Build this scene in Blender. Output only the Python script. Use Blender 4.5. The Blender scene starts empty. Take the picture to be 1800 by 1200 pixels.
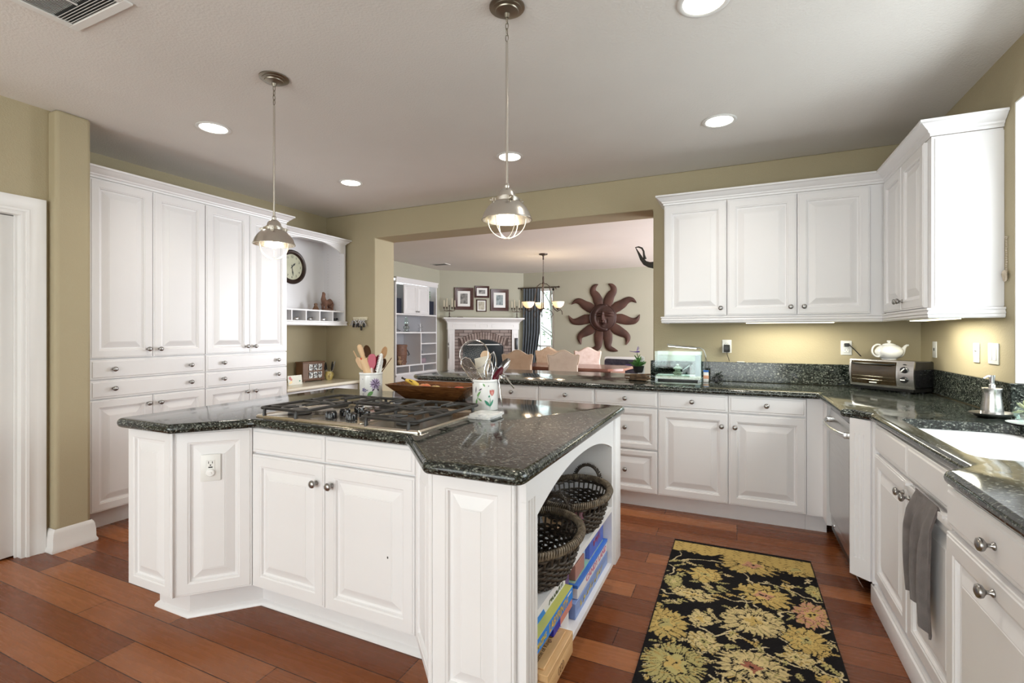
import bpy, bmesh, math, random
from mathutils import Vector, Matrix
random.seed(7)
SC = bpy.context.scene
COL = SC.collection
PI = math.pi
YAW = 0.430
# ---------------------------------------------------------------- camera
cam_d = bpy.data.cameras.new('camera'); cam = bpy.data.objects.new('camera', cam_d); COL.objects.link(cam)
cam.location = (0, 0, 1.298); cam.rotation_euler = (PI / 2, 0, YAW)
cam_d.sensor_width = 36; cam_d.lens = 862 / 1800 * 36; cam_d.shift_y = -15.5 / 1800
cam_d.clip_start = 0.05; cam_d.clip_end = 200
SC.camera = cam
# ---------------------------------------------------------------- world, exposure
SC.view_settings.view_transform = 'Standard'; SC.view_settings.look = 'None'
SC.view_settings.gamma = 1; SC.view_settings.use_curve_mapping = False
SC.view_settings.exposure = 0.45
W = bpy.data.worlds.new('world'); SC.world = W; W.use_nodes = True
_nt = W.node_tree; _bg = _nt.nodes['Background']
_bg.inputs['Color'].default_value = (0.90, 0.95, 1.0, 1); _bg.inputs['Strength'].default_value = 2.2
SC.cycles.max_bounces = 8; SC.cycles.diffuse_bounces = 5; SC.cycles.glossy_bounces = 4
SC.cycles.transmission_bounces = 6; SC.cycles.transparent_max_bounces = 8
SC.cycles.sample_clamp_indirect = 8; SC.cycles.caustics_reflective = False; SC.cycles.caustics_refractive = False

def area_light(name, loc, rot, sx, sy, power, col=(1, 1, 1), spread=None):
    l = bpy.data.lights.new(name, 'AREA'); l.shape = 'RECTANGLE'; l.size = sx; l.size_y = sy
    l.energy = power; l.color = col
    if spread: l.spread = spread
    o = bpy.data.objects.new(name, l); COL.objects.link(o); o.location = loc; o.rotation_euler = rot
    return o
# daylight: the sink window, plus added fills behind the camera and in the far room
area_light('fill_behind_camera', (-1.3, -2.55, 1.30), (PI / 2 + 0.30, 0, 0), 4.4, 2.2, 72, (1.0, 0.98, 0.96))  # added fill from behind the camera, tilted up to lift the ceiling
area_light('daylight_sink_window', (1.66, 2.25, 1.72), (0, PI / 2 - 0.5, 0), 1.2, 1.4, 26, (0.92, 0.96, 1.0))
area_light('fill_far_room', (2.0, 7.6, 1.4), (0, PI / 2, 0), 2.2, 3.6, 250, (0.90, 0.94, 1.0))  # added fill, out of view, brightens the far room from the side
# ---------------------------------------------------------------- materials
def mat(name, col=(0.8, 0.8, 0.8), rough=0.5, metal=0.0, **kw):
    m = bpy.data.materials.new(name); m.use_nodes = True
    b = m.node_tree.nodes['Principled BSDF']
    b.inputs['Base Color'].default_value = (*col, 1); b.inputs['Roughness'].default_value = rough
    b.inputs['Metallic'].default_value = metal
    for k, v in kw.items():
        k = {'coat': 'Coat Weight', 'trans': 'Transmission Weight', 'ior': 'IOR', 'emit': 'Emission Strength', 'ecol': 'Emission Color',
             'sheen': 'Sheen Weight', 'alpha': 'Alpha', 'aniso': 'Anisotropic', 'sss': 'Subsurface Weight', 'spec': 'Specular IOR Level'}[k]
        b.inputs[k].default_value = (*v, 1) if isinstance(v, tuple) else v
    return m
def nodes(m): return m.node_tree.nodes, m.node_tree.links, m.node_tree.nodes['Principled BSDF']
def coords(m, scale=(1, 1, 1), rot=(0, 0, 0), kind='Object'):
    n, l, b = nodes(m)
    tc = n.new('ShaderNodeTexCoord'); mp = n.new('ShaderNodeMapping')
    mp.inputs['Scale'].default_value = scale; mp.inputs['Rotation'].default_value = rot
    l.new(tc.outputs[kind], mp.inputs['Vector']); return mp.outputs[0]
def noise(m, vec, scale, detail=3, rough=0.5, dist=0):
    n, l, b = nodes(m); t = n.new('ShaderNodeTexNoise')
    t.inputs['Scale'].default_value = scale; t.inputs['Detail'].default_value = detail
    t.inputs['Roughness'].default_value = rough; t.inputs['Distortion'].default_value = dist
    l.new(vec, t.inputs['Vector']); return t.outputs['Fac']
def ramp(m, fac, stops, interp='LINEAR'):
    n, l, b = nodes(m); r = n.new('ShaderNodeValToRGB'); r.color_ramp.interpolation = interp
    e = r.color_ramp.elements
    while len(e) < len(stops): e.new(0.5)
    for i, (p, c) in enumerate(stops): e[i].position = p; e[i].color = (*c, 1)
    l.new(fac, r.inputs[0]); return r.outputs[0]
def bump(m, h, strength=0.2, dist=0.01):
    n, l, b = nodes(m); u = n.new('ShaderNodeBump'); u.inputs['Strength'].default_value = strength
    u.inputs['Distance'].default_value = dist; l.new(h, u.inputs['Height']); l.new(u.outputs[0], b.inputs['Normal'])
def setcol(m, c): n, l, b = nodes(m); l.new(c, b.inputs['Base Color'])

def noisy(name, c1, c2, scale, rough=0.5, metal=0.0, sc=(1, 1, 1), bstr=0.0, bscale=None, detail=4, **kw):
    m = mat(name, c1, rough, metal, **kw); v = coords(m, sc)
    f = noise(m, v, scale, detail); setcol(m, ramp(m, f, [(0.35, c1), (0.65, c2)]))
    if bstr: bump(m, noise(m, v, bscale or scale, 3), bstr, 0.004)
    return m

M = {}
M['cab'] = noisy('white_cabinet_paint', (0.80, 0.79, 0.80), (0.82, 0.81, 0.815), 3, 0.32)
M['trim'] = noisy('white_trim_paint', (0.78, 0.77, 0.76), (0.81, 0.80, 0.785), 3, 0.35)
M['wall'] = noisy('khaki_wall_paint', (0.41, 0.352, 0.228), (0.43, 0.368, 0.24), 1.2, 0.75, bstr=0.35, bscale=140)
M['wall2'] = noisy('khaki_wall_paint_lit', (0.42, 0.41, 0.325), (0.44, 0.425, 0.34), 1.2, 0.75, bstr=0.2, bscale=140)  # kitchen's khaki again, with the far room's daylight mixed into the colour
M['ceil'] = noisy('ceiling_paint', (0.76, 0.735, 0.70), (0.79, 0.765, 0.73), 1.5, 0.85, bstr=0.5, bscale=90)
M['whitewall'] = mat('white_reveal_paint', (0.86, 0.86, 0.85), 0.6)

def make_granite():
    m = mat('dark_green_granite', (0.03, 0.035, 0.03), 0.09, 0)
    n, l, b = nodes(m)
    v = coords(m, (1, 2.0, 1.5), (0, 0, 0.30))
    nz = n.new('ShaderNodeTexNoise'); nz.inputs['Scale'].default_value = 30; nz.inputs['Detail'].default_value = 2
    l.new(v, nz.inputs['Vector'])
    mx = n.new('ShaderNodeVectorMath'); mx.operation = 'MULTIPLY_ADD'
    mx.inputs[1].default_value = (0.03, 0.03, 0.03); l.new(nz.outputs['Color'], mx.inputs[0]); l.new(v, mx.inputs[2])
    vo = n.new('ShaderNodeTexVoronoi'); vo.inputs['Scale'].default_value = 105; l.new(mx.outputs[0], vo.inputs['Vector'])
    sep = n.new('ShaderNodeSeparateColor'); l.new(vo.outputs['Color'], sep.inputs[0])
    c1 = ramp(m, sep.outputs[0], [(0.0, (0.010, 0.013, 0.011)), (0.28, (0.022, 0.028, 0.024)), (0.55, (0.060, 0.070, 0.062)), (0.80, (0.15, 0.162, 0.142)), (1.0, (0.31, 0.315, 0.275))])
    e = ramp(m, vo.outputs['Distance'], [(0.25, (1, 1, 1)), (0.62, (0.2, 0.22, 0.2))])
    mul = n.new('ShaderNodeMix'); mul.data_type = 'RGBA'; mul.blend_type = 'MULTIPLY'; mul.inputs[0].default_value = 1
    l.new(c1, mul.inputs[6]); l.new(e, mul.inputs[7]); l.new(mul.outputs[2], b.inputs['Base Color'])
    return m
M['granite'] = make_granite()

def make_floor():
    m = mat('cherry_plank_floor', (0.3, 0.1, 0.05), 0.24, 0, spec=0.28)
    n, l, b = nodes(m)
    v = coords(m, (1, 1, 1))
    br = n.new('ShaderNodeTexBrick'); l.new(v, br.inputs['Vector'])
    br.inputs['Scale'].default_value = 1.0; br.inputs['Brick Width'].default_value = 1.15; br.inputs['Row Height'].default_value = 0.135
    br.inputs['Mortar Size'].default_value = 0.0018; br.inputs['Mortar Smooth'].default_value = 0.1; br.inputs['Bias'].default_value = 0.0
    br.offset = 0.41; br.offset_frequency = 3; br.squash = 1.0
    br.inputs['Color1'].default_value = (0, 0, 0, 1); br.inputs['Color2'].default_value = (1, 1, 1, 1); br.inputs['Mortar'].default_value = (0.35, 0.35, 0.35, 1)
    base = ramp(m, br.outputs['Color'], [(0.0, (0.125, 0.034, 0.010)), (0.35, (0.195, 0.058, 0.017)), (0.65, (0.250, 0.082, 0.026)), (1.0, (0.36, 0.135, 0.050))])
    g = coords(m, (1.6, 26, 1))
    gr = noise(m, g, 2.2, 6, 0.62, 0.6)
    gc = ramp(m, gr, [(0.3, (0.88, 0.86, 0.84)), (0.7, (1.08, 1.08, 1.08))])
    mul = n.new('ShaderNodeMix'); mul.data_type = 'RGBA'; mul.blend_type = 'MULTIPLY'; mul.inputs[0].default_value = 1
    l.new(base, mul.inputs[6]); l.new(gc, mul.inputs[7])
    dk = n.new('ShaderNodeMix'); dk.data_type = 'RGBA'; l.new(br.outputs['Fac'], dk.inputs[0])
    l.new(mul.outputs[2], dk.inputs[6]); dk.inputs[7].default_value = (0.035, 0.011, 0.006, 1)
    l.new(dk.outputs[2], b.inputs['Base Color'])
    inv = n.new('ShaderNodeMath'); inv.operation = 'SUBTRACT'; inv.inputs[0].default_value = 1; l.new(br.outputs['Fac'], inv.inputs[1])
    bump(m, inv.outputs[0], 0.25, 0.001)
    rr = n.new('ShaderNodeMapRange'); l.new(gr, rr.inputs[0]); rr.inputs[3].default_value = 0.20; rr.inputs[4].default_value = 0.34
    l.new(rr.outputs[0], b.inputs['Roughness'])
    return m
M['floor'] = make_floor()

def wood(name, c1, c2, scale=3, sc=(1, 9, 9), rough=0.4, dist=1.5):
    m = mat(name, c1, rough); v = coords(m, sc)
    f = noise(m, v, scale, 5, 0.6, dist); setcol(m, ramp(m, f, [(0.3, c1), (0.7, c2)])); return m
M['nickel'] = mat('brushed_nickel', (0.66, 0.63, 0.58), 0.24, 1.0)
M['pewter'] = mat('dark_pewter_knob', (0.36, 0.35, 0.34), 0.28, 1.0)
M['steel'] = noisy('brushed_steel', (0.56, 0.55, 0.54), (0.66, 0.65, 0.64), 4, 0.27, 1.0, sc=(1, 1, 60))
M['steelwarm'] = noisy('brushed_cooktop_steel', (0.78, 0.72, 0.62), (0.86, 0.80, 0.70), 5, 0.20, 1.0, sc=(3, 40, 3))
M['chrome'] = mat('polished_chrome', (0.75, 0.75, 0.76), 0.12, 1.0)
M['iron'] = mat('black_cast_iron', (0.022, 0.021, 0.02), 0.42)
M['bronze'] = mat('oil_rubbed_bronze', (0.075, 0.052, 0.04), 0.4, 0.7)
M['black'] = mat('black_plastic', (0.012, 0.012, 0.012), 0.35)
M['blackgloss'] = mat('black_gloss', (0.01, 0.01, 0.012), 0.12)
M['white'] = mat('white_glazed_ceramic', (0.86, 0.86, 0.85), 0.10, 0, coat=0.4)
M['plate'] = mat('white_plastic_plate', (0.80, 0.80, 0.78), 0.35)
M['ivory'] = mat('ivory_plastic', (0.72, 0.66, 0.50), 0.4)
M['walnut'] = wood('dark_bowl_wood', (0.055, 0.016, 0.005), (0.24, 0.095, 0.028), 2.5, (3, 22, 22), 0.22)
M['palewood'] = wood('pale_utensil_wood', (0.62, 0.40, 0.22), (0.74, 0.52, 0.31), 6, (3, 3, 1), 0.5)
M['boxwood'] = wood('light_box_wood', (0.60, 0.36, 0.16), (0.72, 0.47, 0.24), 3, (8, 1.2, 8), 0.45)
M['brown'] = wood('brown_stained_wood', (0.11, 0.05, 0.022), (0.19, 0.09, 0.04), 4, (8, 8, 2), 0.5)
M['rust'] = noisy('rusted_metal', (0.060, 0.027, 0.020), (0.105, 0.046, 0.032), 3.5, 0.62, 0.15, bstr=0.2, bscale=30)
M['rustdark'] = noisy('dark_rusted_metal', (0.036, 0.016, 0.013), (0.070, 0.03, 0.022), 4, 0.5, 0.2)
M['magenta'] = mat('raspberry_silicone', (0.40, 0.012, 0.05), 0.35)
M['red'] = mat('red_plastic', (0.55, 0.03, 0.02), 0.35)
M['darkred'] = mat('dark_maroon_plastic', (0.16, 0.015, 0.03), 0.35)
M['leaf'] = noisy('green_leaf', (0.05, 0.16, 0.035), (0.12, 0.28, 0.07), 20, 0.45)
M['leafdark'] = mat('dark_green_paint', (0.03, 0.15, 0.05), 0.4)
M['violet'] = mat('violet_paint', (0.10, 0.05, 0.16), 0.4)
M['rose'] = mat('rose_paint', (0.55, 0.14, 0.12), 0.4)
M['wicker'] = noisy('dark_brown_wicker', (0.020, 0.014, 0.010), (0.075, 0.055, 0.038), 60, 0.6, bstr=0.4, bscale=120)
M['wickerrim'] = noisy('weathered_wicker_rim', (0.07, 0.050, 0.032), (0.19, 0.145, 0.095), 50, 0.6, bstr=0.4, bscale=120)
M['towel'] = noisy('grey_terry', (0.115, 0.088, 0.082), (0.175, 0.14, 0.13), 25, 0.95, bstr=1.0, bscale=700, sheen=0.4)
M['curtain'] = noisy('grey_blue_curtain', (0.085, 0.105, 0.125), (0.12, 0.14, 0.16), 5, 0.8, sheen=0.2)
M['linen'] = noisy('tan_linen', (0.50, 0.36, 0.25), (0.58, 0.44, 0.32), 8, 0.85)
M['damask'] = noisy('blush_damask', (0.66, 0.50, 0.43), (0.76, 0.62, 0.56), 14, 0.7)
M['brickface'] = None
def make_brick(name='fireplace_brick'):
    m = mat(name, (0.3, 0.2, 0.17), 0.85); n, l, b = nodes(m)
    v = coords(m, (1, 1, 1), (PI / 2, 0, 0)); br = n.new('ShaderNodeTexBrick'); l.new(v, br.inputs['Vector'])
    br.inputs['Scale'].default_value = 1; br.inputs['Brick Width'].default_value = 0.20; br.inputs['Row Height'].default_value = 0.068
    br.inputs['Mortar Size'].default_value = 0.006; br.inputs['Color1'].default_value = (0.22, 0.165, 0.145, 1)
    br.inputs['Color2'].default_value = (0.36, 0.30, 0.275, 1); br.inputs['Mortar'].default_value = (0.07, 0.05, 0.045, 1)
    l.new(br.outputs['Color'], b.inputs['Base Color']); return m
M['brickface'] = make_brick()
M['brick'] = noisy('arch_brick', (0.22, 0.165, 0.145), (0.40, 0.325, 0.295), 9, 0.85)
M['mortar'] = mat('dark_mortar', (0.10, 0.07, 0.06), 0.9)
M['firebox'] = mat('firebox_black', (0.012, 0.02, 0.026), 0.15)
def thin_glass(name, tint=(0.95, 1, 0.98), mixf=0.10):
    m = bpy.data.materials.new(name); m.use_nodes = True; n = m.node_tree.nodes; l = m.node_tree.links
    n.remove(n['Principled BSDF']); t = n.new('ShaderNodeBsdfTransparent'); t.inputs[0].default_value = (*tint, 1)
    g = n.new('ShaderNodeBsdfGlossy'); g.inputs['Roughness'].default_value = 0.02
    mx = n.new('ShaderNodeMixShader'); mx.inputs[0].default_value = mixf
    l.new(t.outputs[0], mx.inputs[1]); l.new(g.outputs[0], mx.inputs[2]); l.new(mx.outputs[0], n['Material Output'].inputs[0]); return m
M['glass'] = thin_glass('clear_pane')
M['tankglass'] = thin_glass('aquarium_glass', (0.93, 0.98, 0.97), 0.06)
M['water'] = thin_glass('aquarium_water', (0.86, 0.955, 0.95), 0.02)
M['sheer'] = thin_glass('sheer_fabric', (0.8, 0.8, 0.8), 0.0)
def emis(name, col, s):
    m = mat(name, (0.9, 0.9, 0.88), 0.5); b = m.node_tree.nodes['Principled BSDF']
    b.inputs['Emission Color'].default_value = (*col, 1); b.inputs['Emission Strength'].default_value = s; return m
M['bulb'] = emis('warm_bulb', (1.0, 0.84, 0.62), 7)
M['can'] = emis('recessed_lamp_lens', (1.0, 0.90, 0.76), 7)
M['undercab'] = emis('under_cabinet_lens', (1.0, 0.92, 0.62), 2.6)
M['amber'] = emis('amber_glass_shade', (1.0, 0.62, 0.26), 0.75)
M['led'] = emis('led_strip', (0.9, 0.97, 1.0), 5)
def col(name, c, rough=0.45):
    if name not in M: M[name] = mat(name, c, rough)
    return M[name]
# ---------------------------------------------------------------- mesh helpers
def link(name, me, m, parent):
    o = bpy.data.objects.new(name, me); COL.objects.link(o)
    if m is not None and not me.materials: me.materials.append(m)
    if parent: o.parent = parent
    return o
def wm(p):
    """local-to-world matrix of a thing made here (things are never nested in rotated parts)"""
    r = Matrix()
    while p: r = (Matrix.Translation(p.location) @ p.rotation_euler.to_matrix().to_4x4()) @ r; p = p.parent
    return r
def obj(name, bm, m, parent=None, world=False, smooth=35, loc=None):
    if world and parent: bm.transform(wm(parent).inverted())
    bmesh.ops.recalc_face_normals(bm, faces=bm.faces[:])
    off = None
    if parent is None and loc is None and bm.verts:
        xs = [v.co for v in bm.verts]
        off = Vector(((min(c.x for c in xs) + max(c.x for c in xs)) / 2, (min(c.y for c in xs) + max(c.y for c in xs)) / 2, min(c.z for c in xs)))
        bmesh.ops.translate(bm, verts=bm.verts[:], vec=-off)
    a = math.radians(smooth)
    if name in ('door', 'drawer', 'side_panel', 'angled_panel', 'front_panel'): a = 0.1
    for f in bm.faces: f.smooth = True
    for e in bm.edges:
        if len(e.link_faces) != 2 or e.calc_face_angle(0) > a: e.smooth = False
    me = bpy.data.meshes.new(name); bm.to_mesh(me); bm.free()
    o = link(name, me, m, parent)
    if off is not None: o.location = off
    if loc is not None: o.location = loc
    return o
def tag(o, label=None, cat=None, group=None, kind=None):
    if label: o['label'] = label
    if cat: o['category'] = cat
    if group: o['group'] = group
    if kind: o['kind'] = kind
    return o
def thing(name, label, cat, loc=(0, 0, 0), rz=0, group=None):
    o = bpy.data.objects.new(name, None); COL.objects.link(o); o.empty_display_size = 0.05
    o.location = loc; o.rotation_euler = (0, 0, rz); return tag(o, label, cat, group)
def struct(name, bm, m, parent=None):
    o = bpy.data.objects.new(name, None) if False else None
    bmesh.ops.recalc_face_normals(bm, faces=bm.faces[:])
    me = bpy.data.meshes.new(name)
    for e in bm.edges:
        if len(e.link_faces) != 2 or e.calc_face_angle(0) > 0.6: e.smooth = False
    for f in bm.faces: f.smooth = True
    bm.to_mesh(me); bm.free(); o = link(name, me, m, parent)
    if not parent: o['kind'] = 'structure'
    return o
def nb(): return bmesh.new()
def box(bm, x0, x1, y0, y1, z0, z1, bev=0, seg=2, mtx=None):
    vs = [bm.verts.new((x, y, z)) for x in (x0, x1) for y in (y0, y1) for z in (z0, z1)]
    fs = [bm.faces.new([vs[i] for i in q]) for q in ((0, 1, 3, 2), (4, 6, 7, 5), (0, 4, 5, 1), (2, 3, 7, 6), (0, 2, 6, 4), (1, 5, 7, 3))]
    if bev:
        es = list({e for f in fs for e in f.edges})
        r = bmesh.ops.bevel(bm, geom=es, offset=bev, segments=seg, affect='EDGES', profile=0.5)
        vs = list({v for f in r['faces'] for v in f.verts} | {v for v in vs if v.is_valid})
    if mtx: bmesh.ops.transform(bm, matrix=mtx, verts=[v for v in vs if v.is_valid])
    return vs
def lathe(bm, prof, seg=24, mtx=None, cap=False):
    rings = []
    for r, z in prof:
        if r < 1e-6: rings.append([bm.verts.new((0, 0, z))])
        else: rings.append([bm.verts.new((r * math.cos(2 * PI * i / seg), r * math.sin(2 * PI * i / seg), z)) for i in range(seg)])
    for a, b in zip(rings, rings[1:]):
        if len(a) == 1 and len(b) == 1: continue
        for i in range(seg):
            j = (i + 1) % seg
            if len(a) == 1: bm.faces.new((a[0], b[i], b[j]))
            elif len(b) == 1: bm.faces.new((a[i], a[j], b[0]))
            else: bm.faces.new((a[i], a[j], b[j], b[i]))
    if cap:
        for r in (rings[0], rings[-1]):
            if len(r) > 2: bm.faces.new(r)
    vs = [v for r in rings for v in r]
    if mtx: bmesh.ops.transform(bm, matrix=mtx, verts=vs)
    return vs
def tube(bm, pts, r, seg=8, closed=False, cap=True, flat=None):
    pts = [Vector(p) for p in pts]; n = len(pts)
    rr = r if isinstance(r, (list, tuple)) else [r] * n
    tans = []
    for i in range(n):
        a = pts[(i - 1) % n] if (closed or i > 0) else pts[i]; b = pts[(i + 1) % n] if (closed or i < n - 1) else pts[i]
        t = b - a; tans.append(t.normalized() if t.length > 1e-9 else Vector((0, 0, 1)))
    up = Vector((0, 0, 1)) if abs(tans[0].z) < 0.9 else Vector((1, 0, 0))
    nrm = (up - tans[0] * up.dot(tans[0])).normalized(); rings = []
    for i in range(n):
        nrm = (nrm - tans[i] * nrm.dot(tans[i]))
        nrm = nrm.normalized() if nrm.length > 1e-6 else Vector((1, 0, 0))
        bn = tans[i].cross(nrm)
        fa, fb = (1, 1) if not flat else flat
        rings.append([bm.verts.new(pts[i] + (nrm * math.cos(2 * PI * k / seg) * fa + bn * math.sin(2 * PI * k / seg) * fb) * rr[i]) for k in range(seg)])
    for i in range(n if closed else n - 1):
        a, b = rings[i], rings[(i + 1) % n]
        for k in range(seg): bm.faces.new((a[k], a[(k + 1) % seg], b[(k + 1) % seg], b[k]))
    if cap and not closed: bm.faces.new(rings[0]); bm.faces.new(rings[-1])
    return rings
def ring_panel(bm, x0, x1, z0, z1, rings, back=None):
    """front relief facing -y; rings = [(inset, y)...] from outer edge to centre"""
    rs = []
    for ins, y in rings:
        rs.append([bm.verts.new(p) for p in ((x0 + ins, y, z0 + ins), (x1 - ins, y, z0 + ins), (x1 - ins, y, z1 - ins), (x0 + ins, y, z1 - ins))])
    for a, b in zip(rs, rs[1:]):
        for i in range(4): j = (i + 1) % 4; bm.faces.new((a[i], a[j], b[j], b[i]))
    bm.faces.new(rs[-1]); bm.faces.new(rs[0][::-1])
def door_bm(x0, x1, z0, z1, st=0.058):
    bm = nb()
    w = min(x1 - x0, z1 - z0); st = min(st, w * 0.24)
    q = min(st + 0.050, w * 0.40)
    ring_panel(bm, x0, x1, z0, z1, [(0, 0.02), (0, 0.006), (0.002, 0.003), (0.008, 0.003), (0.010, 0.0), (st - 0.008, 0.0), (st - 0.004, 0.003), (st, 0.0035), (st + 0.003, 0.0135), (st + 0.012, 0.0145), (q - 0.003, 0.003), (q, 0.003), (q + .0015, 0.0015)])
    return bm
def drawer_bm(x0, x1, z0, z1):
    bm = nb(); ring_panel(bm, x0, x1, z0, z1, [(0, 0.02), (0, 0.006), (0.003, 0.004), (0.011, 0.004), (0.016, 0.0), (0.02, 0.0)]); return bm
def offset_path(pts, d, closed):
    n = len(pts); out = []
    for i in range(n):
        p = Vector(pts[i])
        if closed or 0 < i < n - 1:
            a = (p - Vector(pts[(i - 1) % n])).normalized(); b = (Vector(pts[(i + 1) % n]) - p).normalized()
            na = Vector((a.y, -a.x)); nb_ = Vector((b.y, -b.x)); m = na + nb_
            m = m / max(m.length_squared / 2, 0.2) if m.length > 1e-6 else na
            out.append(p + m * d)
        else:
            a = (Vector(pts[1]) - p).normalized() if i == 0 else (p - Vector(pts[i - 1])).normalized()
            out.append(p + Vector((a.y, -a.x)) * d)
    return out
def sweep(bm, path, prof, closed=False):
    """profile [(out, z)] swept along an xy path, out = to the right of travel"""
    rows = [[bm.verts.new((q.x, q.y, z)) for q in offset_path(path, o, closed)] for o, z in prof]
    n = len(path)
    for a, b in zip(rows, rows[1:]):
        for i in range(n if closed else n - 1): j = (i + 1) % n; bm.faces.new((a[i], a[j], b[j], b[i]))
    if not closed:
        for k in (0, -1):
            try: bm.faces.new([r[k] for r in rows])
            except Exception: pass
    return rows
def fillet(pts, rad, seg=5):
    out = []; n = len(pts)
    for i, p in enumerate(pts):
        r = rad[i] if isinstance(rad, (list, tuple)) else rad
        p = Vector(p); a = Vector(pts[i - 1]) - p; b = Vector(pts[(i + 1) % n]) - p
        if r <= 0: out.append((p.x, p.y)); continue
        ang = a.angle(b); t = min(r / math.tan(ang / 2), a.length * .45, b.length * .45)
        A = p + a.normalized() * t; B = p + b.normalized() * t
        for k in range(seg + 1):
            s = k / seg; q = A * (1 - s) ** 2 + p * 2 * s * (1 - s) + B * s * s; out.append((q.x, q.y))
    return out
def slab(bm, poly, ztop, th, holes=(), edge=True):
    """counter slab with a full bullnose edge; poly counter-clockwise"""
    r = th / 2; zc = ztop - r
    ang = [PI / 2 - PI * k / 8 for k in range(9)] if edge else [PI / 2, -PI / 2]
    prof = [((r * math.cos(a) - r) if edge else 0, zc + r * math.sin(a)) for a in ang]
    rows = sweep(bm, poly, prof, True)
    for row, z in ((rows[0], ztop), (rows[-1], ztop - th)):
        es = []
        for i in range(len(row)):
            e = bm.edges.get((row[i], row[(i + 1) % len(row)])); es.append(e)
        hr = []
        for h in holes:
            vs = [bm.verts.new((x, y, z)) for x, y in h]; hr.append(vs)
            es += [bm.edges.new((vs[i], vs[(i + 1) % len(vs)])) for i in range(len(vs))]
        bmesh.ops.triangle_fill(bm, use_beauty=True, edges=es)
        if z == ztop: top = hr
    for a, b in zip(top, hr):
        for i in range(len(a)): j = (i + 1) % len(a); bm.faces.new((a[i], a[j], b[j], b[i]))
def prism(bm, poly, z0, z1, mtx=None):
    a = [bm.verts.new((x, y, z0)) for x, y in poly]; b = [bm.verts.new((x, y, z1)) for x, y in poly]; n = len(a)
    for i in range(n): j = (i + 1) % n; bm.faces.new((a[i], a[j], b[j], b[i]))
    bm.faces.new(a[::-1]); bm.faces.new(b)
    if mtx: bmesh.ops.transform(bm, matrix=mtx, verts=a + b)
    return a + b
def ellipsoid(bm, c, rx, ry, rz, seg=16, mtx=None):
    k = seg // 2
    return lathe(bm, [(math.sin(PI * i / k), -math.cos(PI * i / k)) for i in range(k + 1)], seg, (mtx or Matrix()) @ Matrix.Translation(c) @ Matrix.Diagonal((rx, ry, rz, 1)))
T = Matrix.Translation
def R(a, ax): return Matrix.Rotation(a, 4, ax)
def text(name, s, size, m, parent, mtx, extr=0.0006, bold=False, align='CENTER', sx=1.0):
    c = bpy.data.curves.new(name, 'FONT'); c.body = s; c.size = size; c.extrude = extr; c.align_x = align; c.align_y = 'CENTER'; c.resolution_u = 3
    if bold: c.offset = size * 0.02
    o = bpy.data.objects.new(name, c); COL.objects.link(o)
    me = bpy.data.meshes.new_from_object(o); bpy.data.objects.remove(o); bpy.data.curves.remove(c)
    me.transform(mtx @ Matrix.Diagonal((sx, 1, 1, 1))); me.materials.clear(); return link(name, me, m, parent)
def quad(bm, pts): bm.faces.new([bm.verts.new(p) for p in pts])
def marks(parent, n, x0, x1, z, h, m, mtx, seed=0):
    rnd = random.Random(seed); bm = nb(); w = (x1 - x0) / n
    for i in range(n):
        a = x0 + i * w
        for k in range(3):
            u0 = a + rnd.uniform(0, .5) * w; u1 = u0 + rnd.uniform(.15, .4) * w; v0 = z - h / 2 + rnd.uniform(0, .5) * h; v1 = v0 + rnd.uniform(.2, .5) * h
            quad(bm, [(u0, v0, 0), (u1, v0, 0), (u1 + .1 * w, v1, 0), (u0 + .1 * w, v1, 0)])
    bm.transform(mtx); return obj('lettering', bm, m, parent)
def knob_mesh():
    bm = nb(); lathe(bm, [(0, 0), (.0095, 0), (.0095, .003), (.0055, .006), (.0048, .013), (.008, .0165), (.0145, .021), (.0165, .0265), (.0145, .0315), (.008, .0345), (0, .0355)], 20, R(PI / 2, 'X'))
    bmesh.ops.recalc_face_normals(bm, faces=bm.faces[:])
    for f in bm.faces: f.smooth = True
    me = bpy.data.meshes.new('knob'); bm.to_mesh(me); bm.free(); me.materials.append(M['pewter']); return me
KN = knob_mesh()
def knob(parent, x, z, y=0.0):
    o = link('knob', KN, None, parent); o.location = (x, y, z); return o
# ================================================================ the setting
ZC = 2.624
XL, XR, YB, YB2 = -4.31, 1.155, 4.255, 4.593
bm = nb(); box(bm, -6.4, 2.9, -2.9, 10.4, -0.12, 0); struct('floor', bm, M['floor'])
bm = nb(); box(bm, -6.4, 2.9, -2.9, 10.4, ZC, ZC + 0.12); struct('ceiling', bm, M['ceil'])
def bev(o, w=0.012):
    b = o.modifiers.new('soft_corner', 'BEVEL'); b.width = w; b.segments = 3; b.limit_method = 'ANGLE'; b.angle_limit = 1.0; return o
XZ = R(PI / 2, 'X')           # (x, y, z) -> (x, -z, y)
# wall between the kitchen and the far room, with its wide opening
bm = nb(); prism(bm, [(-6.2, 0), (-3.607, 0), (-3.607, 2.337), (-0.642, 2.337), (-0.642, 0), (2.7, 0), (2.7, ZC), (-6.2, ZC)], -YB2, -YB, XZ)
bev(struct('wall_back', bm, M['wall']))
bm = nb(); box(bm, XL - 0.15, XL, 1.6, YB, 0, ZC); struct('wall_left', bm, M['wall'])
bm = nb(); box(bm, -3.86, -3.74, 1.405, 1.52, 0, ZC); box(bm, -3.86, -3.74, -2.7, 0.58, 0, ZC); box(bm, -3.86, -3.74, 0.58, 1.405, 2.0, ZC)
box(bm, -4.7, -4.6, 0.2, 1.5, 0, ZC); box(bm, -4.7, -3.86, 0.3, 0.4, 0, ZC); box(bm, -4.7, -4.31, 1.51, 1.6, 0, ZC); struct('wall_pantry', bm, M['wall'])
bm = nb(); box(bm, -4.31, -3.66, 1.51, 1.687, 0, ZC); bev(struct('wall_stub', bm, M['wall']), 0.02)
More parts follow.
